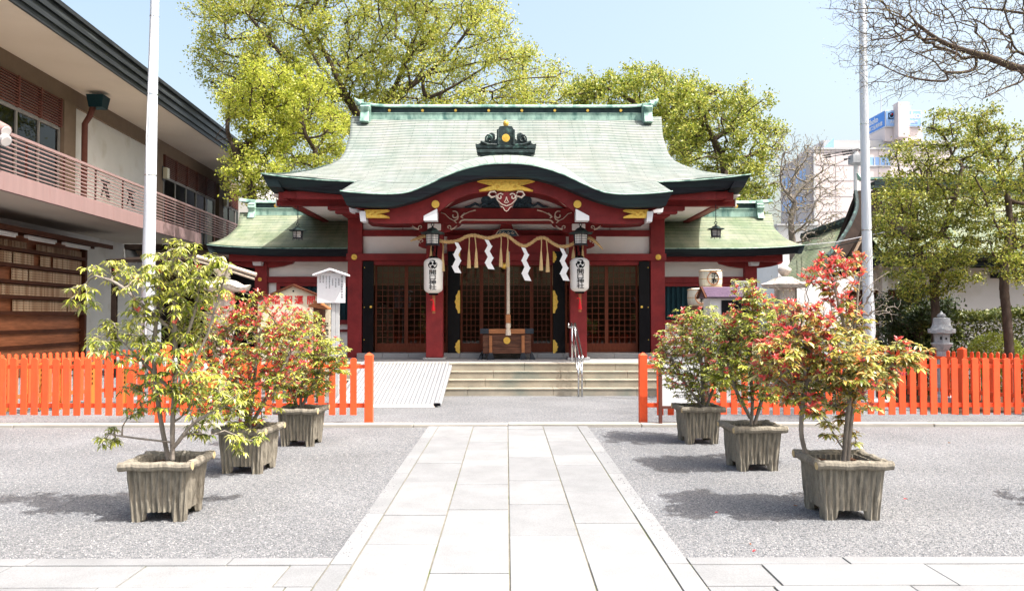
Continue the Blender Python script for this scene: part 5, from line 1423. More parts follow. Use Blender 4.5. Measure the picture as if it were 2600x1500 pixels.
# bare spring trees
big_tree('bare_tree', 'leafless many-branched tree rising behind the right wing roof', [[(1955, 640), (1950, 545), (1960, 500)], [(1925, 450, 24), (1930, 380, 24)], [(1990, 450, 24), (2030, 420, 24)], [(1960, 430, 24), (1985, 370, 24)]],
         24, [(1890, 440), (1900, 360), (1950, 330), (2010, 345), (2060, 420), (2085, 500), (2075, 560), (2010, 600), (1960, 590), (1915, 520)], 24, 1.4, 90, .5, 14, 2, .04, 'bud', 'barkgrey', 16, mind=14, r0=.0055, e=2.1, rmax=.12, sides=4, spread=.5)
big_tree('bare_tree', 'dark leafless boughs reaching in over the upper right corner', [[(3000, 900), (2950, 500), (2800, 260)], [(2650, 190, 12.4), (2524, 172, 12.2), (2430, 140, 12), (2330, 108, 11.8), (2260, 60, 11.8)], [(2400, 172, 12), (2330, 178, 11.6), (2300, 150, 11.6), (2230, 120, 11.6)], [(2330, 200, 11.6), (2240, 190, 11.5), (2150, 150, 11.4)], [(2600, 60, 12), (2500, 30, 12.2), (2400, 20, 12.4)], [(2524, 195, 12), (2470, 220, 11.8), (2420, 245, 11.6)]],
         13, [(2052, 30), (2100, -60), (2560, -60), (2570, 205), (2440, 215), (2420, 248), (2330, 215), (2180, 220), (2120, 200), (2150, 160), (2060, 145), (2110, 90)], 12, 1.2, 190, .45, 14, 3, .022, 'bud', 'bark', 17, mind=16, r0=.0024, e=2.0, rmax=.13, ground=True, sides=4, spread=.6)
# near trees on the right
big_tree('garden_tree', 'spreading bronze-green tree beside the right flagpole', [[(2308, 880), (2306, 760), (2300, 680)], [(2250, 600, 15), (2200, 560, 15)], [(2330, 560, 15), (2370, 420, 15)], [(2290, 480, 15), (2290, 360, 15)]],
         15, [(2160, 520), (2175, 480), (2205, 450), (2195, 410), (2205, 372), (2230, 350), (2275, 345), (2300, 290), (2335, 272), (2400, 300), (2420, 400), (2400, 560), (2395, 690), (2330, 720), (2250, 745), (2220, 700), (2180, 640), (2165, 570)], 15, 1.1, 84, .25, 10, 32, .055, 'near', 'bark', 18, mind=33, r0=.0062, rmax=.085, flat=.38)
big_tree('garden_tree', 'leaning garden tree with a thick pale trunk at the right edge', [[(2490, 900), (2482, 780), (2475, 690), (2490, 560)], [(2480, 470, 14), (2440, 400, 14), (2400, 350, 14)], [(2440, 520, 14), (2400, 500, 14)], [(2530, 500, 14), (2560, 450, 14)]],
         14, [(2390, 300), (2440, 268), (2480, 300), (2540, 320), (2620, 330), (2650, 640), (2600, 735), (2520, 700), (2450, 690), (2440, 640), (2400, 600), (2395, 480)], 14, 1.1, 74, .24, 10, 30, .053, 'near', 'bark', 19, mind=33, r0=.0062, rmax=.10, flat=.38)
big_tree('shrub', 'dark broadleaf shrub under the tree right of the flagpole', [[(2270, 900), (2270, 840), (2270, 790)]],
         16, [(2180, 740), (2230, 712), (2330, 730), (2350, 800), (2350, 890), (2190, 890), (2165, 800)], 16, .7, 40, .26, 8, 40, .065, 'dark', 'bark', 20, mind=14, r0=.008, rmax=.08)
# hedge and round bush
def leaf_block(name, label, x0, x1, y0, y1, z1, n, leaf, lm, seed):
    rs = np.random.RandomState(seed); t = thing(name, ((x0 + x1) / 2, (y0 + y1) / 2, 0), label, 'hedge')
    p = rs.uniform(0, 1, (n, 3)); f = rs.randint(0, 3, n); k = rs.uniform(0, .12, n)
    p[f == 0, 1] = k[f == 0]; p[f == 1, 2] = 1 - k[f == 1] * .8; p[f == 2, 1] = k[f == 2] * 3
    C = np.stack([x0 + p[:, 0] * (x1 - x0), y0 + p[:, 1] * (y1 - y0), p[:, 2] * z1], 1) + rs.normal(size=(n, 3)) * .03
    C[:, 2] += .05 * np.sin(C[:, 0] * 3.1) * p[:, 2]
    diamond_leaves('foliage', C, leaf, t, LM[lm], rs, up=.5)
    rng = random.Random(seed); pos, par, _ = grow([([(lerp(x0, x1, i / 7), (y0 + y1) / 2, 0), (lerp(x0, x1, i / 7), (y0 + y1) / 2, z1 * .5)], -1) for i in range(8)], [(rng.uniform(x0, x1), rng.uniform(y0, y1), rng.uniform(.3, .95) * z1) for _ in range(60)], rng=rng)
    branch_mesh('stems', pos, par, .008, 2.2, .05, t, 'bark'); return t
leaf_block('hedge', 'clipped green hedge behind the grey stone lantern', 8.35, 12.5, 15.9, 16.9, 1.72, 30000, .062, 'hedge', 31)
rs = np.random.RandomState(33); bb_ = D(2452, 880, 14.6); t = thing('round_bush', (bb_.x, bb_.y, 0), 'small rounded green bush in front of the hedge', 'bush')
d_ = rs.normal(size=(5200, 3)); d_ /= np.linalg.norm(d_, axis=1)[:, None]; d_ *= (.46 * (.75 + .3 * rs.uniform(0, 1, 5200) ** .6))[:, None]; d_[:, 2] *= .95
C = d_ + np.array([bb_.x, bb_.y, .86]); diamond_leaves('foliage', C, .04, t, LM['fine'], rs)
rng = random.Random(3); pos, par, _ = grow([([(bb_.x, bb_.y, 0), (bb_.x, bb_.y, .5)], -1)], [tuple(np.array([bb_.x, bb_.y, .86]) + d_[i] * .8) for i in range(0, 5200, 120)], rng=rng); branch_mesh('stems', pos, par, .006, 2.2, .03, t, 'bark')

# --- potted shrubs
def shrub(label, base, stems, blobs, Y, ntip, L_, lm, redp, seed, bark='barkgrey', redz=None, nleaf=(6, 9), r0=.0028, finep=0, depthf=1.35, redL=.8, droop=.45, redblobs=(), width=.33):
    """blobs: (px, py, r) in pixels of the photograph at depth Y"""
    rng = random.Random(seed); rs = np.random.RandomState(seed)
    b = D(base[0], base[1], Y); t = thing('potted_shrub', (b.x, b.y, b.z), label, 'shrub', 'shrubs growing in the planters')
    roots = []; allp = []
    for i, ch in enumerate(stems):
        pts = [tuple(D(q[0], q[1], Y + (q[2] if len(q) > 2 else 0))) for q in ch]
        if i == 0 or ch[0][1] > base[1] - 12: 
            sm = catmull(pts, 4); roots.append((sm, -1)); allp += sm
        else:
            j = min(range(len(allp)), key=lambda i: (Vector(allp[i]) - Vector(pts[0])).length); sm = catmull([allp[j]] + pts, 4)[1:]; roots.append((sm, j)); allp += sm
    tips = []; typ = {}
    tot = sum(r * r for _, _, r, *_ in blobs)
    for bl in blobs:
        x, y, r = bl[:3]; dy = bl[3] if len(bl) > 3 else rng.uniform(-.3, .3)
        c = D(x, y, Y + dy); R = r * K / F * Y
        for _ in range(max(2, int(ntip * r * r / tot))):
            v = Vector((rng.gauss(0, 1), rng.gauss(0, 1), rng.gauss(0, 1))).normalized() * R * (rng.random() ** .45)
            v.y *= depthf; p = c + v
            if p.z > .35: tips.append(tuple(p))
    pos, par, ti = grow(roots, tips, rng=rng, jit=.2, bend=.12)
    branch_mesh('branches', pos, par, r0, 2.25, .021, t, bark, 5)
    G = [[], []]; 
    zs = [pos[i][2] for i in ti]; zmin, zmax = min(zs), max(zs)
    cen = np.mean([pos[i] for i in ti], axis=0)
    for i in ti:
        p = pos[i]; d = p - pos[par[par[i]]]; d = d / (np.linalg.norm(d) + 1e-9)
        h = (p[2] - zmin) / (zmax - zmin)
        out = np.linalg.norm((p - cen)[:2])
        pr = redp * (.35 + 1.0 * h) * (1.0 if redz is None else (1.6 if redz(p, h) else .35))
        isred = rng.random() < pr
        nl = rng.randint(*nleaf); ph = rng.uniform(0, 6.28)
        for k in range(nl):
            a = ph + k * 2.4; s = k / nl
            if isred: ax = np.array([math.cos(a) * .75, math.sin(a) * .75, .75]) + d * .3; ln = L_ * redL * rng.uniform(.7, 1.15)
            else: ax = np.array([math.cos(a), math.sin(a), .35 - .5 * s]) + d * .35; ln = L_ * rng.uniform(.7, 1.2)
            G[1 if isred else 0].append((*(p - d * .05 * s * L_ * 8), *ax, ln))
        # a few leaves further down the twig
        if rng.random() < .8:
            q = pos[par[i]]
            for k in range(rng.randint(2, 4)):
                a = rng.uniform(0, 6.28); u = rng.random()
                G[0].append((*(q * u + p * (1 - u)), math.cos(a), math.sin(a), rng.uniform(-.2, .4), L_ * rng.uniform(.7, 1.1)))
    for g_, nm, mt_, dr, wd in ((G[0], 'leaves', lm, droop, width), (G[1], 'new_leaves', 'red', .12, .30)):
        if not g_: continue
        A = np.array(g_); curved_leaves(nm, A[:, :3], A[:, 3:6], A[:, 6], wd, dr, t, LM[mt_], rs)
    return t, pos, ti
gs, gpos, gti = shrub('tall open shrub with drooping lime-green leaves in the nearest left planter', (425, 1130), [[(425, 1132), (425, 1040), (432, 900), (430, 760), (440, 670)], [(415, 1132, .05), (395, 1030, .05), (380, 900), (385, 780)], [(430, 1100), (480, 1040), (540, 1010)], [(428, 900), (470, 800), (490, 700), (480, 640)], [(430, 820), (360, 760), (290, 700), (235, 680)], [(420, 960), (340, 880), (290, 830)], [(432, 960), (500, 850), (530, 760), (560, 660)], [(425, 1090), (340, 1080), (270, 1070)]],
    [(440, 650, 70), (380, 690, 70), (300, 670, 50), (240, 660, 26), (205, 735, 38), (500, 690, 70), (530, 640, 34), (440, 750, 85), (350, 770, 50), (290, 830, 62), (360, 860, 70), (430, 860, 60), (250, 850, 26), (490, 800, 55), (420, 950, 70), (350, 960, 50), (490, 960, 75), (560, 980, 50), (500, 1040, 45), (265, 1070, 34), (330, 1010, 30), (590, 1090, 34, .45), (640, 1080, 24, .5)], 6.42, 720, .068, 'lime', .03, 41, 'barkgrey', nleaf=(5, 8), r0=.0034, droop=.7, width=.27)
shrub('dense shrub with many scarlet new leaves in the middle left planter', (616, 1055), [[(616, 1058), (618, 1000), (630, 900), (640, 820)], [(612, 1058), (590, 960), (560, 860)], [(622, 1040), (680, 940), (720, 860)], [(617, 980), (520, 900), (500, 850)]],
    [(560, 790, 70), (620, 770, 60), (690, 790, 65), (740, 810, 45), (530, 850, 70), (600, 860, 90), (690, 870, 80), (560, 940, 75), (640, 950, 80), (500, 930, 50), (700, 940, 50), (600, 1010, 55), (530, 1000, 40)], 8.3, 1120, .068, 'lime', .55, 42, nleaf=(5, 9), width=.30)
shrub('shrub with red and small green leaves in the farthest left planter', (740, 1010), [[(740, 1012), (742, 960), (745, 880), (740, 800)], [(735, 1012), (710, 940), (690, 860)], [(745, 1000), (780, 930), (810, 860)]],
    [(700, 820, 50), (760, 800, 45), (720, 880, 60), (780, 860, 50), (820, 870, 38), (840, 900, 28), (750, 930, 55), (720, 960, 38), (790, 940, 40)], 10.0, 760, .062, 'lime', .36, 43, nleaf=(6, 9), redz=lambda p, h: p[0] < -2.5)
shrub('rounded shrub with green and reddish leaves in the farthest right planter', (1735, 1008), [[(1735, 1012), (1732, 960), (1728, 880), (1720, 800)], [(1738, 1010), (1770, 930), (1800, 850)], [(1730, 1000), (1680, 930), (1650, 870)]],
    [(1690, 790, 40), (1740, 790, 45), (1660, 840, 50), (1720, 860, 65), (1640, 870, 38), (1780, 850, 55), (1700, 930, 60), (1760, 930, 55), (1650, 920, 40), (1615, 890, 22), (1720, 975, 30), (1820, 860, 55), (1800, 920, 50), (1790, 800, 38)], 10.1, 1250, .062, 'lime', .28, 44, nleaf=(6, 9), redz=lambda p, h: p[0] < 2.3)
shrub('broad green shrub in the middle right planter', (1852, 1040), [[(1852, 1045), (1855, 990), (1850, 900), (1850, 800)], [(1860, 1045), (1880, 980), (1910, 900)], [(1850, 1030), (1810, 950), (1790, 860)]],
    [(1840, 710, 34), (1870, 745, 42), (1850, 790, 60), (1800, 820, 50), (1890, 830, 70), (1850, 890, 80), (1920, 900, 60), (1790, 900, 45), (1860, 960, 50), (1930, 960, 40), (1965, 830, 45), (1975, 890, 45), (1780, 850, 45), (1775, 920, 35), (1990, 850, 50), (2000, 915, 50), (1930, 770, 42), (1960, 960, 40)], 8.4, 1450, .066, 'lime', .30, 45, nleaf=(5, 9))
shrub('tall shrub with red, orange and green leaves in the nearest right planter', (2080, 1130), [[(2080, 1135), (2086, 1060), (2096, 960), (2090, 850), (2070, 760), (2050, 680)], [(2090, 1135), (2098, 1040), (2120, 950), (2180, 890), (2240, 880)], [(1990, 1128, .05), (1975, 1060), (1985, 960), (2000, 880), (1960, 820)], [(2090, 900), (2020, 850), (1950, 800)], [(2095, 860), (2110, 780), (2120, 680), (2150, 630)], [(2090, 830), (2130, 720), (2190, 670)], [(2075, 1100), (2050, 1060), (2040, 1040)]],
    [(2050, 660, 48), (2095, 660, 42), (2010, 680, 34), (2060, 715, 45), (1960, 790, 55), (2020, 800, 55), (2090, 780, 50), (1930, 860, 60), (2000, 880, 80), (2080, 880, 75), (2150, 880, 65), (2210, 880, 42), (2245, 890, 30), (2220, 840, 22), (1960, 950, 60), (2040, 960, 75), (2120, 950, 65), (2180, 930, 45), (2000, 1010, 36), (2040, 1050, 24), (2100, 1075, 24), (2080, 1010, 40), (1905, 880, 50), (1890, 930, 38), (1925, 820, 42), (2262, 868, 24), (1885, 850, 40), (1870, 900, 30)], 6.45, 960, .076, 'mix', .44, 46, nleaf=(6, 9), r0=.0030, redz=lambda p, h: h > .62 or p[0] < 2.55, redL=.75)
# off to the right, outside the picture, a seventh planter whose shrub throws a shadow into it
planter(5.15, 6.6, .56, .56, .475, 'concrete bark planter standing farthest right, past the nearest one', .0, 7)
shrub('shrub in the planter farthest to the right', (2880, 1130), [[(2880, 1132), (2885, 960), (2880, 800)]], [(2880, 800, 110), (2880, 920, 110)], 6.6, 120, .09, 'mix', .3, 47)

# paper fortunes tied to the twigs of the left shrub
r_ = random.Random(9)
for i, (px, py) in enumerate(((290, 888), (322, 893), (385, 880), (403, 895), (432, 892), (505, 905), (610, 960), (345, 900))):
    c = D(px, py, 6.3 if px < 520 else 8.0); mb = MB(); a = r_.uniform(-.6, .6); w_ = .011; h_ = r_.uniform(.045, .07)
    pts = [(c.x, c.y, c.z + h_ / 2), (c.x + .01, c.y - .005, c.z), (c.x + .02 * math.sin(a), c.y, c.z - h_ / 2)]
    mb.tube(pts, [w_, w_ * 1.2, w_ * .8], 6)
    tag(mb.build('paper_fortune', 'paper', loc=tuple(c)), 'folded white paper fortune tied to a twig of the left shrubs', 'paper strip', 'paper fortunes tied on the left shrubs')
# fallen leaves
for i, (px, py) in enumerate(((1905, 1383), (1915, 1400), (2300, 1268), (2410, 1125), (1820, 1302), (2395, 1500), (2020, 1285))):
    d = ray(px, py); k = -CAMZ / d.z; c = Vector((d.x * k, d.y * k, .006)); a = r_.uniform(0, 6.28); ca, sa = math.cos(a), math.sin(a)
    mb = MB(); q = [(-.02, 0, .002), (-.006, .007, .008), (.012, .006, .006), (.021, 0, .002), (.012, -.006, .007), (-.006, -.007, .005), (0, 0, 0)]
    mb.add([(c.x + x * ca - y * sa, c.y + x * sa + y * ca, c.z + z) for x, y, z in q], [(0, 1, 6), (1, 2, 6), (2, 3, 6), (3, 4, 6), (4, 5, 6), (5, 0, 6)])
    tag(mb.build('fallen_leaf', 'ribbon' if i % 3 else 'boxlip', loc=tuple(c)), 'small fallen leaf lying on the gravel right of the path', 'leaf', 'fallen leaves on the gravel')

# ================================================================ left building (front faces the courtyard; runs back from the camera)
PHI = math.atan(.053)
ex = Vector((math.cos(PHI), math.sin(PHI), 0)); ey = Vector((-math.sin(PHI), math.cos(PHI), 0))
def Lpt(px, py, w):
    """point where the sight line meets the vertical plane at distance w from the camera, in building coordinates (s, z)"""
    d = ray(px, py); k = -w / (d.dot(ex)); p = d * k
    return p.dot(ey), p.z + CAMZ
B = thing('two_storey_hall', (ex.x * -12.2 + ey.x * 25, ex.y * -12.2 + ey.y * 25, 0), 'long two-storey building with a deep grey soffit and pink balcony along the left side', 'building')
def bb(mb, nm, mt, parent=B, bevel=0, smooth_=False):
    mb.rot(PHI); return mb.build(nm, mt, parent, bevel=bevel, smooth_=smooth_)
S0, S1 = 10, 41
ze = Lpt(300, 186, 10.1)[1]; zs = 8.55
mb = MB(); mb.prismx([(S0, 8.62), (S0, 8.70), (S1, 8.70), (S1, 8.62)], -14, -10.05); bb(mb, 'soffit', 'soffit')
mb = MB()
for k, (dx, za, zb) in enumerate(((0, 8.55, 8.70), (.05, 8.70, 8.83), (.0, 8.83, 8.96), (.06, 8.96, 9.10), (.02, 9.10, 9.22), (.10, 9.22, 9.34))):
    mb.box(-10.06, -10.0 + dx, S0, S1, za + .004, zb)
bb(mb, 'eave_fascia', 'slate')
mb = MB(); mb.prismx([(S0, 9.33), (S1, 9.33), (S1, 9.36), (S0, 9.36)], -16, -10.02); bb(mb, 'roof', 'slate')
# upper wall
mb = MB(); mb.box(-12.5, -12.2, S0, 44, 4.2, 8.62); bb(mb, 'upper_wall', 'render')
mb = MB(); mb.box(-12.199, -12.10, S0, 44, 8.12, 8.619); 
for s in (24.65, 31.7, 39.6):
    mb.box(-12.199, -12.02, s - .35, s + .35, 4.3, 8.118)
bb(mb, 'beam', 'brown')
def window(s0, s1, nm=4):
    mb = MB(); mb.box(-12.199, -12.185, s0, s1, 4.9, 7.16); w = bb(mb, 'window', 'curtain')
    mb = MB(); mb.box(-12.155, -12.15, s0, s1, 4.9, 7.16); bb(mb, 'pane', 'clear', w)
    mb = MB(); mb.box(-12.18, -12.10, s0, s1, 7.16, 7.24); mb.box(-12.18, -12.10, s0, s1, 4.82, 4.9)
    for k in range(nm + 1): s = lerp(s0, s1, k / nm); mb.box(-12.18, -12.11, s - .035, s + .035, 4.9, 7.16)
    bb(mb, 'window_frame', 'darkframe', w)
    mb = MB(); z = 7.27
    while z < 8.1: mb.box(-12.12, -12.05, s0, s1, z, z + .035); z += .078
    for k in range(nm + 1): s = lerp(s0, s1, k / nm); mb.box(-12.14, -12.04, s - .03, s + .03, 7.25, 8.11)
    bb(mb, 'lattice_screen', 'maroonlat')
window(15.2, 19.6); window(19.7, 24.2); window(32.4, 38.8, 5); window(40.1, 43.5, 3)
# wall lamps
for s in (32.1, 40.0):
    mb = MB(); mb.box(-12.0, -11.82, s - .13, s + .13, 7.08, 7.52); l_ = bb(mb, 'wall_lamp', 'lampcover', bevel=.02)
    mb = MB(); mb.box(-12.04, -12.0, s - .15, s + .15, 7.0, 7.58); bb(mb, 'lamp_back', 'iron', l_)
# downspout
mb = MB(); mb.tube([(-11.85, 25.2, 4.3), (-11.85, 25.2, 7.6), (-11.7, 25.2, 7.85), (-11.6, 25.2, 8.15)], .09, 10); dsp = bb(mb, 'downspout', 'maroonlat', smooth_=True)
mb = MB(); mb.taper((-11.5, 25.3), .2, .26, .2, .26, 8.12, 8.5); bb(mb, 'rain_hopper', 'teal', dsp)
# balcony
mb = MB(); mb.box(-12.2, -9.6, S0, 28.9, 4.2, 4.28); bb(mb, 'balcony_floor', 'soffit')
mb = MB(); mb.box(-9.6, -9.5, S0, 29.0, 4.2, 4.55); mb.box(-9.56, -9.52, S0, 29.0, 4.55, 4.60); bb(mb, 'balcony_fascia', 'pink')
zr0, zr1 = 4.66, 5.42
rl = None
mb = MB(); mb.box(-9.58, -9.50, S0, 36, zr1 - .03, zr1 + .03); rl = bb(mb, 'railing', 'pink')
for k in range(8):
    z = lerp(zr0, zr1 - .10, k / 7); mb = MB(); mb.box(-9.56, -9.525, S0, 36, z - .013, z + .013); bb(mb, 'rail_bar', 'pink', rl)
s = 12.9
while s < 36:
    mb = MB(); mb.box(-9.60, -9.565, s - .02, s + .02, 4.45, zr1 - .03); bb(mb, 'baluster', 'maroonlat', rl); s += 1.62
# ornaments in the railing (crossed bars)
for s in (21.4, 23.0):
    mb = MB()
    for (a, b) in (((0, 4.75), (.25, 5.2)), ((.25, 5.2), (.5, 4.75)), ((.1, 5.2), (.4, 4.75)), ((.0, 5.2), (.5, 5.2)), ((.05, 4.95), (.45, 4.95))):
        mb.tube([(-9.62, s + a[0], a[1]), (-9.62, s + b[0], b[1])], .02, 5)
    bb(mb, 'railing_ornament', 'black', rl)
# ground floor wall, dark porch beyond
mb = MB(); mb.box(-12.5, -12.2, S0, 32.0, 0, 4.2); mb.box(-15, -12.5, 31.8, 32, 0, 4.2); bb(mb, 'lower_wall', 'render')
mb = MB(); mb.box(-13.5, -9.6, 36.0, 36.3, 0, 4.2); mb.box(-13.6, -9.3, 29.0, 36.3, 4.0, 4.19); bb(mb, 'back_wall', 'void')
mb = MB(); mb.box(-10.2, -9.4, 36.1, 44, 3.2, 8.6); bb(mb, 'end_bay', 'render')
mb = MB(); mb.prismx([(29.1, 4.19), (31.5, 4.19), (31.5, 3.6), (30.2, 3.6)], -12.0, -9.0); bb(mb, 'canopy', 'brown')

# --- board of wooden name plaques against the wall
def bl(w, s): return ex * -w + ey * s
q0 = bl(11.7, 22); PB = thing('plaque_board', (q0.x, q0.y, 0), 'tall dark wooden board with rows of small pale name plaques on the left wall', 'plaque board')
sR = Lpt(213, 700, 11.6)[0]; S_0 = 12
mb = MB(); mb.box(-11.75, -11.66, S_0, sR, .0, 3.72); bb(mb, 'back_board', 'plaquewood', PB)
mb = MB(); mb.box(-11.66, -11.50, sR - .12, sR, .0, 3.72); bb(mb, 'end_post', 'shelfwood', PB)
zrow = [Lpt(106, y, 11.6)[1] for y in (643, 681, 720, 756, 794, 840, 877)]
for z in zrow[:5]:
    mb = MB(); mb.box(-11.66, -11.48, S_0, sR - .12, z - .05, z + .04); bb(mb, 'shelf', 'shelfwood', PB)
for z in zrow[5:]:
    mb = MB(); mb.box(-11.66, -11.60, S_0, sR - .12, z - .05, z + .04); bb(mb, 'shelf', 'shelfwood', PB)
def plaquemat():
    m, nt, b = _nt('name_plaque'); N = nt.nodes.new; L = nt.links.new
    g_ = N('ShaderNodeNewGeometry'); r = N('ShaderNodeValToRGB'); L(g_.outputs['Random Per Island'], r.inputs[0])
    r.color_ramp.elements[0].color = (.42, .23, .12, 1); r.color_ramp.elements[1].color = (.78, .58, .38, 1)
    L(r.outputs[0], b.inputs['Base Color']); b.inputs['Roughness'].default_value = .7; return m
M['plaque'] = plaquemat()
ztop = zrow[0] + .55; r_ = random.Random(8)
zz_ = [3.62] + zrow[:5]
gaps = {0: [(sR - 3.2, sR - 2.75)], 1: [(sR - 2.9, sR - 2.5), (sR - 2.0, sR - 1.85)], 2: [(S_0, Lpt(28, 700, 11.6)[0])], 3: [], 4: [(S_0, Lpt(30, 800, 11.6)[0])]}
for k in range(5):
    zt9 = zz_[k] - .06; zb9 = zz_[k + 1] + .04; mb = MB(); s = S_0 + .05
    while s < sR - .2:
        if any(a < s < b for a, b in gaps[k]) and mb.v:
            bb(mb, 'plaque_panel', ['plaque', 'shelfwood'], PB); mb = MB()
        if not any(a < s < b for a, b in gaps[k]) and r_.random() > .02:
            mb.box(-11.60 + r_.uniform(0, .006), -11.585, s, s + .062, zb9 + .002, lerp(zb9, zt9, .93))
            for j in range(4):
                z = lerp(zb9, zt9, .84 - j * .2); mb.box(-11.5845, -11.5835, s + .018, s + .044, z - .022, z + .01, 1)
        s += .068
    bb(mb, 'plaque_panel', ['plaque', 'shelfwood'], PB)
for i, (a, b) in enumerate(((-60, 40), (66, 140), (162, 227))):
    pass
mb = MB(); mb.prismx([(S_0, 3.75), (sR + .45, 3.75), (sR + .45, 3.79), (S_0, 3.79)], -12.19, -10.95); mb.box(-11.0, -10.94, S_0, sR + .45, 3.68, 3.80); mb.box(-11.4, -11.34, S_0, sR + .1, 3.66, 3.749); bb(mb, 'board_roof', 'shelfwood', PB)
for (sa, sb) in ((14.2, 15.9), (16.5, 18.2), (18.9, 20.6)):
    s0_ = Lpt(0, 578, 11.15)[0]
for (pa, pb) in ((-75, 40), (68, 140), (163, 226)):
    a, _ = Lpt(pa, 600, 11.15); b, _ = Lpt(pb, 600, 11.15); 
    mb = MB(); mb.box(-11.22, -11.10, a, b, 3.60, 3.67); mb.tube([(-11.13, a + .06, 3.575), (-11.13, b - .06, 3.575)], .022, 8)
    mb.rot(PHI); c = bl(11.15, (a + b) / 2); 
    tag(mb.build('strip_light', 'lamp', loc=(c.x, c.y, 3.6), bevel=.004), 'white strip light fixed under the small roof of the plaque board', 'strip light', 'strip lights over the plaque board')
# spotlights at the picture's left edge
for py, r_s in ((333, .16), (358, .15)):
    s_, z_ = Lpt(14, py, 9.3); c = bl(9.3, s_)
    mb = MB(); d = Vector((.75, -.3, -.45)).normalized(); mb.tube([Vector((c.x, c.y, z_)) - d * .38, Vector((c.x, c.y, z_)) - d * .30, Vector((c.x, c.y, z_)), Vector((c.x, c.y, z_)) + d * .02], [.05, .11, .13, .12], 14)
    t = thing('spotlight', (c.x, c.y, z_), 'round pink floodlight on the balcony rail, %s of the pair at the left edge' % ('upper' if py < 340 else 'lower'), 'floodlight')
    mb.build('lamp_body', 'pink' if py < 340 else 'stone', t, smooth_=True)
    mb = MB(); mb.tube([Vector((c.x, c.y, z_)) + d * .021, Vector((c.x, c.y, z_)) + d * .03], [.105, .10], 14); mb.build('lens', 'lamp', t)
    mb = MB(); q = bl(9.55, s_); mb.tube([Vector((c.x, c.y, z_)) - d * .2, (q.x, q.y, z_ - .2)], .025, 6); mb.build('mount', 'iron', t)

# ================================================================ flagpoles
def pole(pts, rs_, Y, label):
    p = [P(a, b, Y) for a, b in pts]; base = Vector((p[0].x + (p[0].x - p[-1].x) * .2, Y, 0))
    t = thing('flagpole', (base.x, Y, 0), label, 'flagpole')
    top = p[-1] + (p[-1] - p[0]) * .25
    mb = MB(); L_ = [base, p[0], p[-1], top]; rr = [rs_[0] * 1.03 * Y / F / 2, rs_[0] * Y / F / 2, rs_[1] * Y / F / 2, rs_[1] * .9 * Y / F / 2]
    mb.tube(L_, rr, 20); mb.build('shaft', 'pole', t, smooth_=True)
    mb = MB()
    for u in (.3, .62, .93):
        c = p[0].lerp(p[-1], u); r = lerp(rr[1], rr[2], u) * 1.04; mb.tube([c, c + (p[-1] - p[0]).normalized() * .02], r, 20)
    mb.build('joint_ring', 'steel', t)
    mb = MB(); c = p[0]; off = Vector((rr[1] * .3, -rr[1] - .03, 0))
    mb.tube([base + off + Vector((0, 0, 1.2)), p[0] + off * 1.1 + Vector((.02, 0, 0)), p[0].lerp(p[-1], .45) + off * 1.0 + Vector((-.06, 0, 0)), p[-1] + off], .008, 5)
    mb.build('halyard', 'paper', t)
    mb = MB(); mb.box(base.x - .22, base.x + .22, Y - .22, Y + .22, 0, .18); mb.build('base', 'stone', t, bevel=.02)
pole([(378, 640), (393, 0)], (31, 21), 14.0, 'tall white flagpole left of the shrine, behind the green shrub')
pole([(2206, 840), (2188, 0)], (27, 17), 13.6, 'tall white flagpole right of the shrine, behind the red shrub')

# ================================================================ signs and small things, left
YN = 14.5
sg_ = thing('notice_board', (P(841, 800, YN).x, YN, 0), 'white roofed notice board on a grey post, left of the left column', 'notice board')
c = P(841, 730, YN); w2, = (.255,)
mb = MB(); mb.box(c.x - w2, c.x + w2, YN - .02, YN + .02, Z_(769, YN), Z_(693, YN)); bd = mb.build('board', 'whitepaint', sg_, bevel=.003)
mb = MB(); z1, zp = Z_(697, YN), Z_(682, YN); q = [(c.x - .315, z1), (c.x, zp), (c.x + .315, z1), (c.x + .315, z1 - .03), (c.x, zp - .035), (c.x - .315, z1 - .03)]
mb.prism(q, YN - .14, YN + .14); mb.build('roof', 'whitepaint', sg_, bevel=.003)
mb = MB(); mb.box(c.x + .0, c.x + .075, YN + .02, YN + .09, 0, Z_(690, YN)); mb.box(c.x + .08, c.x + .14, YN + .025, YN + .085, 0, Z_(766, YN)); mb.build('post', 'signpost', sg_)
mb = MB(); cols_ = ['開口神社御祭神由緒', '素盞嗚神', '塩土老翁神', '生国魂神', '御鎮座神功皇后', '例祭九月十二日', '開運厄除', '安産交通']
for i, tx in enumerate(cols_):
    x = c.x + .20 - i * .057; s_ = .042 if i == 0 else .030; z = Z_(700, YN) - .02 - (.05 if i in (1, 2, 3) else 0)
    for ch in tx:
        text_mb(mb, ch, s_, (lambda x0, z0: (lambda a, b, d: (x0 + a, YN - .0215 - d * .2, z0 + b)))(x, z), 0, .002); z -= s_ * 1.12
mb.build('lettering', 'ink', bd)
# large votive plaque
YM = 15.2; em = thing('votive_plaque', (P(745, 800, YM).x, YM, 0), 'huge cream house-shaped votive plaque with red characters behind the left shrubs', 'votive plaque')
mb = MB(); pk = P(745, 727, YM); l = P(655, 764, YM); r = P(838, 764, YM)
q = [(l.x, .35), (r.x, .35), (r.x, r.z), (pk.x, pk.z), (l.x, l.z)]; mb.prism(q, YM, YM + .05); bd = mb.build('board', 'signwood', em)
mb = MB()
for a, b in ((l, pk), (pk, r)):
    dx = (b.x - a.x); dz = b.z - a.z
    mb.prism([(a.x - .03 * (a is l), a.z + .0 - .02 * (a is l)), (b.x + .03 * (b is r), b.z - .02 * (b is r)), (b.x + .03 * (b is r), b.z + .045 - .02 * (b is r)), (a.x - .03 * (a is l), a.z + .045 - .02 * (a is l))], YM - .06, YM + .09)
mb.build('roof', 'shelfwood', em)
mb = MB()
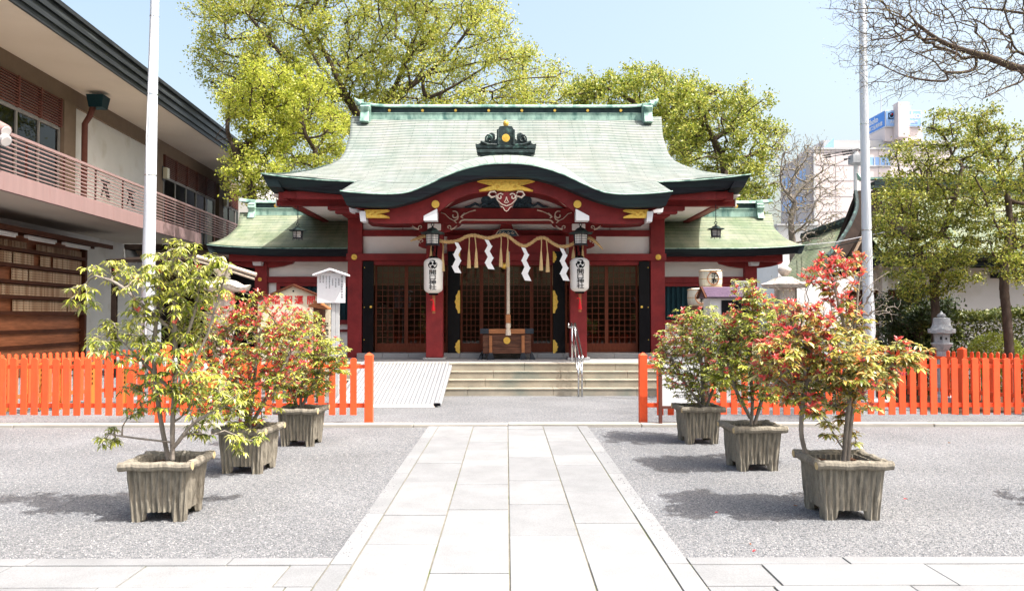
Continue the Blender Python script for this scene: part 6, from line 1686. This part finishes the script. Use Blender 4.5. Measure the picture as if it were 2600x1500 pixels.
for px, ch in ((700, '福'), (732, '招'), (759, '運'), (790, '開')):
    cc_ = P(px, 763, YM); text_mb(mb, ch, .175, (lambda c_: (lambda a, b, d: (c_.x + a, YM - .002 - d * .5, c_.z + b)))(cc_), 0, .004, bold=.004)
mb.disc((pk.x, YM - .001, Z_(739, YM)), .018, .004, 10, 1)
mb.build('lettering', ['redink', 'ink'], bd)
mb = MB(); z = 1.42
for ch in '平成二十九年': text_mb(mb, ch, .12, (lambda z0: (lambda a, b, d: (r.x - .08 + a, YM - .002 - d * .5, z0 + b)))(z), 0, .003, bold=.002); z -= .13
mb.build('date_lettering', 'ink', bd)
# tiny ornate shrine roof before the plaque
YT = 14.9; ms = thing('miniature_shrine', (P(812, 800, YT).x, YT, 0), 'small orange-roofed ornamental box in front of the votive plaque', 'small shrine')
a = P(789, 774, YT); b = P(836, 782, YT); pk2 = P(806, 764, YT)
mb = MB(); mb.prism([(a.x, a.z), (a.x + .10, a.z + .03), (pk2.x - .04, pk2.z), (pk2.x + .06, pk2.z), (b.x - .12, b.z + .07), (b.x, b.z), (b.x, b.z - .03), (a.x, a.z - .04)], YT - .2, YT + .2); mb.build('roof', 'boxlip', ms, bevel=.01)
mb = MB(); mb.box(a.x + .08, b.x - .1, YT - .13, YT + .13, .7, a.z - .02); mb.box(a.x + .14, b.x - .16, YT - .1, YT + .1, 0, .7); mb.build('body', 'boxwood', ms)

# stone lanterns
def stone_lantern(c, Y, label, profile, n=6, mt='stonewarm', name='stone_lantern'):
    t = thing(name, (c.x, Y, 0), label, 'stone lantern'); return t
c = P(565, 700, 13.2); t = stone_lantern(c, 13.2, 'pale weathered stone lantern with onion finial behind the left green shrub', None)
def z13(py): return Z_(py, 13.2)
mb = MB(); mb.lathe([(.05, z13(712)), (.13, z13(706)), (.13, z13(709) + .03)], (c.x, 13.2, 0), 16)
mb.lathe([(.09, z13(706)), (.12, z13(700)), (.135, z13(688)), (.155, z13(686)), (.15, z13(684))], (c.x, 13.2, 0), 16)
mb.lathe([(.08, z13(685)), (.105, z13(680)), (.105, z13(674)), (.06, z13(668)), (.012, z13(664))], (c.x, 13.2, 0), 16)
mb.build('finial', 'stonewarm', t, smooth_=True)
mb = MB(); R6 = .40; vs = []; rings = [(.10, z13(709), 0), (.22, z13(714), 0), (.33, z13(726), .01), (.43, z13(731), .055), (.40, z13(739), .03), (.2, z13(741), 0)]
n6 = 36
for r, z, up in rings:
    for k in range(n6):
        a = 2 * math.pi * k / n6; m6_ = math.cos(3 * a) ** 2; vs.append((c.x + r * (1 + .10 * m6_) * math.cos(a), 13.2 + r * (1 + .10 * m6_) * math.sin(a), z + up * m6_ ** 2))
mb.add(vs, [(j * n6 + k, j * n6 + (k + 1) % n6, (j + 1) * n6 + (k + 1) % n6, (j + 1) * n6 + k) for j in range(5) for k in range(n6)] + [tuple(range(n6)), tuple(range(5 * n6, 6 * n6))])
mb.build('roof', 'stonewarm', t)
mb = MB(); mb.lathe([(.19, z13(790)), (.20, z13(742))], (c.x, 13.2, 0), 6); mb.lathe([(.30, z13(796)), (.32, z13(791))], (c.x, 13.2, 0), 6); mb.lathe([(.30, 0), (.32, .2), (.16, .3), (.14, .9), (.16, 1.2), (.30, z13(797))], (c.x, 13.2, 0), 12); mb.build('shaft', 'stonewarm', t)
YG2 = 14.2; c = P(2391, 850, YG2); zg = lambda py: Z_(py, YG2)
t = stone_lantern(c, YG2, 'grey granite lantern with carved roof behind the right fence', None)
mb = MB(); mb.lathe([(.045, zg(806)), (.075, zg(803)), (.065, zg(798)), (.02, zg(794)), (.008, zg(789))], (c.x, YG2, 0), 14); mb.build('finial', 'stone', t, smooth_=True)
vs = []; rings = [(.10, zg(806), 0), (.135, zg(808), 0), (.15, zg(825), .0), (.19, zg(836), .0), (.225, zg(838), .03), (.22, zg(846), .015), (.12, zg(848), 0)]
for r, z, up in rings:
    for k in range(n6):
        a = 2 * math.pi * k / n6; m6_ = math.cos(3 * a) ** 2; vs.append((c.x + r * (1 + .07 * m6_) * math.cos(a), YG2 + r * (1 + .07 * m6_) * math.sin(a), z + up * m6_))
mb = MB(); mb.add(vs, [(j * n6 + k, j * n6 + (k + 1) % n6, (j + 1) * n6 + (k + 1) % n6, (j + 1) * n6 + k) for j in range(6) for k in range(n6)] + [tuple(range(n6)), tuple(range(6 * n6, 7 * n6))]); mb.build('roof', 'stone', t)
mb = MB(); mb.lathe([(.135, zg(870)), (.14, zg(848))], (c.x, YG2, 0), 6, a0=.2); fb = mb.build('fire_box', 'stone', t)
mb = MB(); mb.disc((c.x + .01, YG2 - .125, zg(859)), .018, .01, 12); mb.box(c.x - .09, c.x - .07, YG2 - .13, YG2 - .11, zg(862), zg(854)); mb.build_split('light_opening', 'black', fb, by='each')
mb = MB(); mb.lathe([(.12, zg(887)), (.19, zg(873)), (.19, zg(870))], (c.x, YG2, 0), 6, a0=.2); mb.lathe([(.20, 0), (.20, .15), (.10, .2), (.09, zg(892)), (.12, zg(887))], (c.x, YG2, 0), 14); mb.build('shaft', 'stone', t)
c = P(1992, 690, 15.0); t = thing('stone_lantern', (c.x, 15, 0), 'pale stone lantern mostly hidden behind the right hand shrubs', 'stone lantern')
z15 = lambda py: Z_(py, 15.0)
mb = MB(); mb.lathe([(.06, z15(700)), (.12, z15(690)), (.13, z15(683)), (.06, z15(676)), (.01, z15(671))], (c.x, 15, 0), 14); mb.build('finial', 'stonewarm', t, smooth_=True)
mb = MB(); mb.lathe([(.15, z15(703)), (.34, z15(716)), (.46, z15(722)), (.42, z15(730)), (.2, z15(732))], (c.x, 15, 0), 6); mb.build('roof', 'stonewarm', t)
mb = MB(); mb.lathe([(.30, 0), (.30, .2), (.15, .3), (.15, 1.3), (.30, 1.5), (.2, 1.55), (.2, z15(732))], (c.x, 15, 0), 8); mb.build('shaft', 'stonewarm', t)
# leaning pale log / gutter behind the lantern
pA = P(500, 652, 17.5); pB = P(651, 698, 17.5)
for i, (dy, rr) in enumerate(((0, .045), (-.09, .03))):
    mb = MB(); a_ = pA + Vector((0, 0, dy)); b_ = pB + Vector((-.04 * i, 0, dy)); mb.tube([a_, a_.lerp(b_, .5) + Vector((0, 0, .01)), b_], rr, 8)
    tag(mb.build('bamboo_pole', 'hemp', loc=tuple(pB)), ('thicker pale pole' if i == 0 else 'thin lower pale pole') + ' slanting under the left wing eave', 'pole')
# dark open shed between the left building and the wing
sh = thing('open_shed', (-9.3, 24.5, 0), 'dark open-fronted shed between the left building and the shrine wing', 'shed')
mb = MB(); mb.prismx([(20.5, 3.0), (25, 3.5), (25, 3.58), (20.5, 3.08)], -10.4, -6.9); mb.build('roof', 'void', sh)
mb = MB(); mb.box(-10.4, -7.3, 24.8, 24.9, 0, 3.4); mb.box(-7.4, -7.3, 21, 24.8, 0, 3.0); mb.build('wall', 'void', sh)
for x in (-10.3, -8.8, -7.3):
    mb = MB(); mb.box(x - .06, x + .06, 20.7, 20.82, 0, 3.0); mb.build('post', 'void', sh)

# ================================================================ right hand small things
def barrel(px, py, Y, R, H, label):
    c = P(px, py, Y); t = thing('sake_barrel', (c.x, Y, c.z - H / 2), label, 'sake barrel', 'straw-wrapped sake barrels')
    z0 = c.z - H / 2
    mb = MB(); mb.lathe([(R * .80, 0), (R * .93, .03), (R * .98, H * .3), (R, H * .6), (R * .97, H - .04), (R * .85, H)], (c.x, Y, z0), 28); bd = mb.build('straw_wrap', 'barrel', t, smooth_=True)
    mb = MB()
    for zz in (.09, .5, .93): mb.lathe([(R * 1.0, H * zz - .008), (R * 1.02, H * zz), (R * 1.0, H * zz + .008)], (c.x, Y, z0), 28)
    mb.build('binding', 'rope', t)
    mb = MB(); f = lambda cx_, cz_: (lambda a, b, d: (c.x + cx_ + a, Y - math.sqrt(max(.001, (R * 1.012) ** 2 - min(R * .98, abs(cx_ + a)) ** 2)) - .003 - d, z0 + cz_ + b))
    pl = f(0, H * .52)
    rg = [pl(.13 * math.cos(a), .15 * math.sin(a), 0) for a in [i * math.pi / 12 for i in range(25)]]; mb.tube(rg, .012, 5, 1)
    text_mb(mb, '千', .17, f(.03, H * .60), 0, .003, bold=.003); text_mb(mb, '利', .15, f(.03, H * .36), 0, .003, bold=.003)
    text_mb(mb, '御神酒', .06, f(0, H * .86), 0, .002)
    mb.build('label', ['ink', 'boxlip'], bd); return t
barrel(1804, 709, 18.6, .27, .44, 'upper white sake barrel standing above the mauve hut roof')
barrel(1774, 756, 18.3, .26, .44, 'lower sake barrel beside the black door right of the hall')
st_ = thing('barrel_stand', (4.8, 18.7, 0), 'dark timber stand carrying the sake barrels', 'stand')
zt8 = P(1804, 709, 18.6).z - .222
mb = MB(); mb.box(4.45, 5.6, 18.35, 18.9, zt8 - .05, zt8 - .001); mb.build('upper_shelf', 'shelfwood', st_)
z8 = P(1774, 756, 18.3).z - .222; mb = MB(); mb.box(4.1, 4.44, 18.0, 18.6, z8 - .05, z8 - .001); mb.box(4.1, 4.16, 18.02, 18.1, 0, z8 - .05); mb.box(4.1, 4.16, 18.5, 18.58, 0, z8 - .05); mb.build('lower_shelf', 'shelfwood', st_)
mb = MB(); mb.box(4.47, 4.55, 18.36, 18.44, 0, zt8 - .05); mb.box(5.5, 5.58, 18.36, 18.44, 0, zt8 - .05); mb.box(4.47, 4.55, 18.8, 18.88, 0, zt8 - .05); mb.box(5.5, 5.58, 18.8, 18.88, 0, zt8 - .05); mb.build('leg', 'shelfwood', st_)
# mauve-roofed hut
YH = 15.0; h0 = P(1795, 727, YH); h1 = P(1905, 753, YH)
ht = thing('fortune_hut', ((h0.x + h1.x) / 2, YH + .3, 0), 'small hut with ribbed mauve roof behind the right shrubs', 'hut')
mb = MB()
for k in range(5):
    za = lerp(Z_(728, YH + .35), Z_(753, YH), k / 5); zb = lerp(Z_(728, YH + .35), Z_(753, YH), (k + 1) / 5); ya = lerp(YH + .35, YH, k / 5); yb = lerp(YH + .35, YH, (k + 1) / 5)
    mb.prismx([(ya, za), (yb - .02, zb + .012), (yb - .02, zb - .008), (ya, za - .03)], h0.x + .0, h1.x + .25)
    mb.prismx([(2 * (YH + .35) - ya, za), (2 * (YH + .35) - yb, zb), (2 * (YH + .35) - yb, zb - .02), (2 * (YH + .35) - ya, za - .03)], h0.x, h1.x + .25)
mb.build('roof', 'purple', ht)
mb = MB(); mb.prismx([(YH - .03, Z_(755, YH)), (YH + .35, Z_(729, YH + .35) + .02), (YH + .73, Z_(755, YH)), (YH + .66, Z_(757, YH)), (YH + .35, Z_(733, YH + .35)), (YH + .04, Z_(757, YH))], h0.x - .04, h0.x - .002); mb.build('verge', 'shelfwood', ht)
mb = MB(); mb.box(h0.x + .08, h1.x + .15, YH + .1, YH + .6, .0, Z_(757, YH)); mb.build('wall', 'render', ht)
mb = MB(); mb.box(h0.x + .3, h1.x + .02, YH + .08, YH + .099, 1.0, Z_(762, YH)); mb.build('window', 'black', ht)
mb = MB(); c = P(1881, 722, 17.5); mb.box(c.x - .16, c.x + .16, 17.4, 17.7, 0, Z_(713, 17.5)); tag(mb.build('utility_cabinet', 'stone', loc=(c.x, 17.5, 0), bevel=.01), 'grey metal cabinet behind the mauve hut', 'cabinet')
# framed notice behind the farthest right planter
YQ = 11.5; nb = thing('framed_notice', (P(1735, 980, YQ).x, YQ, 0), 'white framed notice on brown posts in front of the right fence', 'notice board')
x0 = P(1680, 900, YQ).x; x1 = P(1788, 900, YQ).x
mb = MB(); mb.box(x0, x1, YQ - .012, YQ + .012, Z_(1030, YQ), Z_(905, YQ)); bd = mb.build('board', 'whitepaint', nb)
mb = MB(); 
for x in (x0 - .045, x1): mb.box(x, x + .045, YQ - .03, YQ + .03, 0, Z_(895, YQ))
mb.box(x0, x1, YQ - .028, YQ + .028, Z_(1037, YQ), Z_(1030, YQ)); mb.box(x0, x1, YQ - .028, YQ + .028, Z_(905, YQ), Z_(898, YQ)); mb.build('frame', 'maroonlat', nb)
mb = MB(); 
for i, tx in enumerate(('御案内', '境内では静かに', '参拝下さい', '開口神社')):
    text_mb(mb, tx, .055, (lambda z0: (lambda a, b, d: ((x0 + x1) / 2 + a, YQ - .014 - d * .3, z0 + b)))(Z_(925 + i * 27, YQ)), 0, .002)
mb.build('lettering', 'ink', bd)
# tangle of bare twigs behind the right shrubs
big_tree('bare_shrub', 'tangled leafless grey shrub behind the tall red shrub', [[(2020, 1000), (2020, 860), (2020, 800)]], 12.6, [(1900, 740), (1930, 690), (1980, 672), (2080, 690), (2180, 680), (2210, 730), (2180, 800), (2040, 850), (1930, 800)], 12.6, .6, 46, .25, 10, 1, .03, 'bud', 'barkgrey', 51, mind=14, r0=.0035, e=2.1, rmax=.05, sides=4)

# ================================================================ right-hand shrine building
RB = thing('shrine_office', (11.5, 21, 0), 'cream walled building with green copper roofs and a curved gable on the right', 'building')
YO = 19.0
mb = MB(); a = P(2240, 640, YO); zt_ = Z_(640, YO); zb_ = Z_(655, YO)
# long low roof towards the camera
mb.add([(a.x, YO, zt_), (18, YO, zt_), (18, YO + 1.9, Z_(605, YO + 1.9)), (P(2215, 600, YO + 1.9).x, YO + 1.9, Z_(605, YO + 1.9))], [(0, 1, 2, 3)], uvs=[(0, 0), (9, 0), (9, 2.1), (0, 2.1)])
mb.add([(18, YO + 1.9, Z_(605, YO + 1.9)), (P(2215, 600, YO + 1.9).x, YO + 1.9, Z_(605, YO + 1.9)), (P(2235, 520, YO + 4.9).x, YO + 4.9, Z_(520, YO + 4.9)), (18, YO + 4.9, Z_(520, YO + 4.9))], [(0, 1, 2, 3)], uvs=[(9, 2), (0, 2), (0, 6), (9, 6)])
# slope falling to the left with its swept verge
gl = [P(2035, 680, 20.5), P(2140, 690, 19.3), P(2225, 668, 19.0), P(2250, 640, 19.2)]
mb.add([P(1965, 735, 22.0), P(2110, 695, 20.2), P(2175, 560, 22.6), P(2042, 606, 24.6)], [(0, 1, 2, 3)], uvs=[(0, 0), (3, 0), (3, 3), (0, 3)])
mb.add([P(2110, 690, 19.8), P(2245, 648, 18.95), P(2330, 600, 20.5), P(2200, 640, 21)], [(0, 1, 2, 3)], uvs=[(0, 0), (3, 0), (3, 2), (0, 2)])
mb.build('roof', 'roofwing', RB)
mb = MB(); ribbon(mb, [(a.x - .05, YO - .01, zt_), (18, YO - .01, zt_)], [(a.x, YO + .05, zb_), (18, YO + .05, zb_)], (0, .3, 0)); mb.box(a.x + .3, 18, YO + .35, YO + .6, Z_(675, YO + .4), zb_ - .01)
ribbon(mb, [P(2105, 692, 19.8), P(2180, 680, 19.4), P(2250, 645, 18.93)], [P(2110, 704, 19.85), P(2180, 694, 19.45), P(2250, 664, 18.98)], (0, .3, 0))
mb.build('eave_fascia', 'fascia', RB)
# curved bargeboard (dark, seen edge on) with struts
gv = [(2172, 486), (2176, 520), (2168, 548), (2148, 588), (2120, 628), (2100, 650)]
gi = [(2186, 486), (2196, 530), (2192, 565), (2178, 600), (2156, 640), (2135, 668)]
mb = MB(); A_ = [P(x, y, 21 - i * .12) for i, (x, y) in enumerate(catmull(gv, 3))]; B_ = [P(x, y, 21 - i * .12) for i, (x, y) in enumerate(catmull(gi, 3))]
ribbon(mb, A_, B_, (.15, .5, 0)); mb.build('bargeboard', 'void', RB)
mb = MB(); mb.tube(A_, .05, 6); mb.build('verge_tile', 'orn', RB)
mb = MB(); mb.tube([P(2185, 548, 20.6), P(2168, 590, 20.3), P(2135, 650, 19.8)], .025, 6); mb.tube([P(2200, 560, 20.8), P(2190, 600, 20.5), P(2165, 650, 20)], .04, 6); mb.build('rafter', 'brown', RB)
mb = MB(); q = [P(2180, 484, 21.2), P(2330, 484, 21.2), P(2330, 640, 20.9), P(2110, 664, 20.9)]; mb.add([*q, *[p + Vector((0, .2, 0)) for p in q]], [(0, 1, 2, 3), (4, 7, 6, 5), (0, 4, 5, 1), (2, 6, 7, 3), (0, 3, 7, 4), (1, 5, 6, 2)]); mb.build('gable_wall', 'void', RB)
# upper ridges
YU = 23.0
def rdg(py0, py1, px0, px1, Y, nm='ridge', mt='verd'):
    mb = MB(); p0 = P(px0, py0, Y); p1 = P(px1, py1, Y); mb.box(p0.x, p1.x, Y - .15, Y + .15, p1.z, p0.z); return mb
mb = rdg(452, 458, 2195, 2700, YU); mb.tube([P(2200, 456, YU), P(2182, 452, YU), P(2176, 440, YU)], [.09, .08, .02], 6); r1 = mb.build('ridge', 'verd', RB)
mb = rdg(462, 472, 2215, 2700, YU + .02); mb.build('ridge_band', 'verddark', r1)
mb = rdg(474, 480, 2205, 2700, YU - .1); mb.build('ridge_course', 'orn', r1)
mb = MB(); A1 = P(2175, 556, 22.6); A2 = P(2042, 603, 24.6); mb.tube([A1, A2], .17, 8); mb.build('hip_ridge', 'orn', RB)
mb = MB(); A1 = P(2600, 480, YU); mb.add([(P(2215, 480, YU).x, YU, P(2215, 480, YU).z), (18, YU, A1.z), (18, YO + 3.2, Z_(560, YO + 3.2)), (P(2215, 560, YO + 3.2).x, YO + 3.2, Z_(560, YO + 3.2))], [(0, 1, 2, 3)], uvs=[(0, 2), (9, 2), (9, 0), (0, 0)]); mb.build('upper_roof', 'roofwing', RB)
mb = MB(); mb.box(P(2345, 700, YO + 1.2).x, 18, YO + 1.2, YO + 1.4, 0, Z_(650, YO + 1.2)); mb.box(a.x, P(2345, 700, YO + 1.2).x, YO + 1.3, YO + 1.45, Z_(735, YO + 1.2), Z_(650, YO + 1.2)); mb.build('wall', 'render', RB)
mb = MB(); mb.box(a.x - .3, P(2345, 700, YO + 1.2).x, YO + 1.28, YO + 1.4, 0, Z_(735, YO + 1.2)); 
x = a.x - .25
while x < P(2345, 700, YO + 1.2).x - .05: mb.box(x, x + .04, YO + 1.24, YO + 1.28, 0, Z_(735, YO + 1.2)); x += .11
mb.build('slatted_door', 'shelfwood', RB)
mb = MB(); mb.box(P(2520, 700, YO + 1.1).x, P(2600, 700, YO + 1.1).x, YO + 1.12, YO + 1.198, Z_(706, YO + 1.2), Z_(692, YO + 1.2)); mb.box(P(2470, 700, YO + 1.1).x, 18, YO + 1.14, YO + 1.197, Z_(680, YO + 1.2), Z_(672, YO + 1.2)); mb.build('vent', 'black', RB)
mb = MB(); mb.box(P(2240, 700, YO + .9).x, P(2254, 700, YO + .9).x, YO + .9, YO + 1.1, 0, Z_(665, YO + .9)); mb.build('post', 'render', RB)

# ================================================================ office tower far behind, utility pole and wires
YD = 80.0; O_ = thing('office_building', (P(2100, 700, YD).x, YD, 0), 'distant pale pink office building behind the right wing', 'building')
def X8(px): return P(px, 500, YD).x
def Z8(py): return Z_(py, YD)
mb = MB(); xl, xr_ = X8(2068), X8(2420)
mb.box(xl, xr_, YD, YD + 9, 0, Z8(378)); mb.build('wall', 'tower', O_)
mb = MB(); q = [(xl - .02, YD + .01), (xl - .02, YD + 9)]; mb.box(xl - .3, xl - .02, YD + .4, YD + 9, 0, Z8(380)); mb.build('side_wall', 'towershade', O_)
mb = MB(); mb.box(xl - .1, xr_, YD - .12, YD, Z8(379), Z8(374)); mb.box(xl + 1.2, xr_, YD + .5, YD + 8, Z8(374), Z8(352)); mb.build('parapet', 'towergrey', O_)
mb = MB(); mb.prism([(X8(2095), Z8(374)), (X8(2121), Z8(374)), (X8(2121), Z8(348))], YD + .2, YD + .49); mb.build('skylight', 'signlight', O_)
mb = MB(); mb.box(X8(2066), X8(2071), YD - .1, YD - .01, 0, Z8(385)); mb.build('drain_pipe', 'towergrey', O_)
mb = MB()
for k in range(1, 9): mb.box(xl, xr_, YD - .03, YD - .001, Z8(378) - k * 1.6 - .03, Z8(378) - k * 1.6)
for k in range(1, 7): mb.box(xl + k * 2.2, xl + k * 2.2 + .04, YD - .034, YD - .002, 3, Z8(380))
mb.build('joint_pattern', 'towerjoint', O_)
for (a, b, c_, d_2) in ((2207, 2262, 420, 398), (1985, 1985, 0, 0)):
    if a == b: continue
    mb = MB(); mb.box(X8(a), X8(b), YD - .05, YD - .01, Z8(c_), Z8(d_2)); w = mb.build('window', 'signlight', O_)
    mb = MB()
    for k in range(5): x = lerp(X8(a), X8(b), k / 4); mb.box(x - .06, x + .06, YD - .10, YD - .05, Z8(c_), Z8(d_2))
    mb.box(X8(a), X8(b), YD - .11, YD - .05, Z8(c_) - .1, Z8(c_) + .05); mb.build('window_frame', 'towergrey', w)
for k in range(7):    # side windows
    for j in range(4):
        mb = MB(); y = YD + 1.5 + k * 1.05; z = Z8(420) - j * 2.6; mb.box(xl - .34, xl - .30, y, y + .6, z - 1.2, z); mb.build('window', 'signlight', O_)
mb = MB(); mb.box(X8(2250), X8(2345), YD + .1, YD + 5, Z8(356), Z8(322)); mb.build('penthouse', 'tower', O_)
mb = MB(); mb.box(X8(2271), X8(2299), YD - 1.0, YD + .05, Z8(352), Z8(264)); mb.build('stair_tower', 'tower', O_)
SG = thing('roof_sign', (X8(2295), YD + 1, Z8(322)), 'blue and white rooftop sign with white lettering on the distant office building', 'sign')
mb = MB(); mb.box(X8(2249), X8(2341), YD - .1, YD + 4.9, Z8(321.5), Z8(279)); bx9 = mb.build('sign_box', 'whitepaint', SG)
mb = MB(); mb.box(X8(2251), X8(2339), YD - .16, YD - .101, Z8(319), Z8(281)); fp = mb.build('front_panel', 'signlight', SG)
mb = MB(); z = Z8(293)
text_mb(mb, 'Shoko', .95, lambda a, b, d: (X8(2308) + a, YD - .165 - d, z + b), 0, .02, bold=.03)
text_mb(mb, '大阪商工信用金庫', .36, lambda a, b, d: (X8(2295) + a, YD - .165 - d, Z8(310) + b), 0, .02, bold=.01)
mb.box(X8(2256), X8(2269), YD - .19, YD - .165, Z8(302), Z8(286), 1)
mb.tube([(X8(2263.5) + .22 * math.cos(k * .5 + 1), YD - .21, Z8(294) + .22 * math.sin(k * .5 + 1)) for k in range(11)], .045, 5, 2)
mb.sphere((X8(2265), YD - .21, Z8(290)), .09, 8, 3)
mb.build('lettering', ['whitepaint', 'teal', 'signlight', 'redink'], fp)
mb = MB(); mb.box(X8(2249) - .06, X8(2249) - .001, YD + .0, YD + 4.8, Z8(319), Z8(281)); sp_ = mb.build('side_panel', 'signblue', SG)
mb = MB(); xs9 = X8(2249) - .065
text_mb(mb, 'Shoko', .85, lambda a, b, d: (xs9 - d, YD + 2.4 - a, Z8(293) + b), 0, .02, bold=.02)
text_mb(mb, '大阪商工信用金庫', .50, lambda a, b, d: (xs9 - d, YD + 2.4 - a, Z8(310) + b), 0, .02, bold=.01)
mb.build('lettering', 'whitepaint', sp_)
mb = MB(); mb.tube([(X8(2252), YD + 1, Z8(279)), (X8(2252), YD + 1, Z8(232))], .04, 5)
tag(mb.build('roof_mast', 'towergrey', loc=(X8(2252), YD + 1, Z8(279))), 'tall thin mast on the left corner of the blue rooftop sign', 'mast')
mb = MB(); mb.tube([(X8(2323), YD + 1, Z8(279)), (X8(2323), YD + 1, Z8(258))], .05, 5)
for z in (262, 267, 272): mb.tube([(X8(2318), YD + 1, Z8(z)), (X8(2328), YD + 1, Z8(z))], .03, 4)
tag(mb.build('roof_aerial', 'towergrey', loc=(X8(2323), YD + 1, Z8(279))), 'short aerial with crossbars on the right of the blue rooftop sign', 'aerial')
YU2 = 40.0; up_ = thing('utility_pole', (P(2173, 500, YU2).x, YU2, 0), 'concrete utility pole with insulators beside the right flagpole', 'utility pole')
mb = MB(); b_ = P(2174, 480, YU2); mb.tube([(b_.x, YU2, 0), (b_.x, YU2, Z_(385, YU2))], [.16, .12], 10); mb.build('pole', 'concrete', up_)
mb = MB(); c = P(2176, 402, YU2); mb.box(c.x - .35, c.x + .3, YU2 - .3, YU2 + .3, Z_(415, YU2), Z_(393, YU2)); mb.taper((c.x, YU2), .1, .3, .1, .25, Z_(420, YU2), Z_(415, YU2)); mb.build('transformer', 'stone', up_, bevel=.03)
mb = MB()
for (x1_, y1_, x2_, y2_) in ((2088, 396, 2180, 378), (2090, 401, 2182, 386), (2142, 405, 2182, 400), (2180, 382, 2212, 374)):
    A1 = P(x1_, y1_, YU2); B1 = P(x2_, y2_, YU2); mb.tube([A1, B1], .02, 4)
    for u in (.05, .15, .55, .65, .75):
        c1 = A1.lerp(B1, u); c2 = A1.lerp(B1, u + .07); mb.tube([c1, c2], .055, 6)
mb.tube([P(x, y, YU2) for x, y in catmull([(2088, 400), (2085, 408), (2095, 418), (2115, 420), (2135, 412), (2150, 405)], 4)], .012, 4)
mb.build('insulator', 'cable', up_)
for i, (x1_, y1_, x2_, y2_, Ya, Yb_) in enumerate(((2044, 622, 2245, 590, 23, 15), (2044, 636, 2245, 596, 23, 15), (2040, 388, 2175, 384, 60, 40))):
    A1 = P(x1_, y1_, Ya); B1 = P(x2_, y2_, Yb_); mb = MB(); mb.tube([A1, A1.lerp(B1, .5) - Vector((0, 0, .05)), B1], .011 if i < 2 else .02, 4)
    tag(mb.build('overhead_wire', 'cable' if i != 0 else 'paper', loc=tuple(A1)), ('upper white wire crossing before the right flagpole', 'lower dark wire crossing behind the right flagpole', 'far wire running to the utility pole')[i], 'wire')
# low white building and trees glimpsed at the horizon
lw = thing('low_annex', (P(2060, 580, 40).x, 40, 0), 'low white annex below the distant office building', 'building')
mb = MB(); mb.box(P(1975, 580, 40).x, P(2075, 580, 40).x, 40, 44, 0, Z_(572, 40)); mb.build('wall', 'render', lw)
mb = MB(); mb.box(P(1970, 580, 40).x, P(2078, 580, 40).x, 39.8, 44.2, Z_(572, 40), Z_(569, 40)); mb.build('roof', 'towergrey', lw)
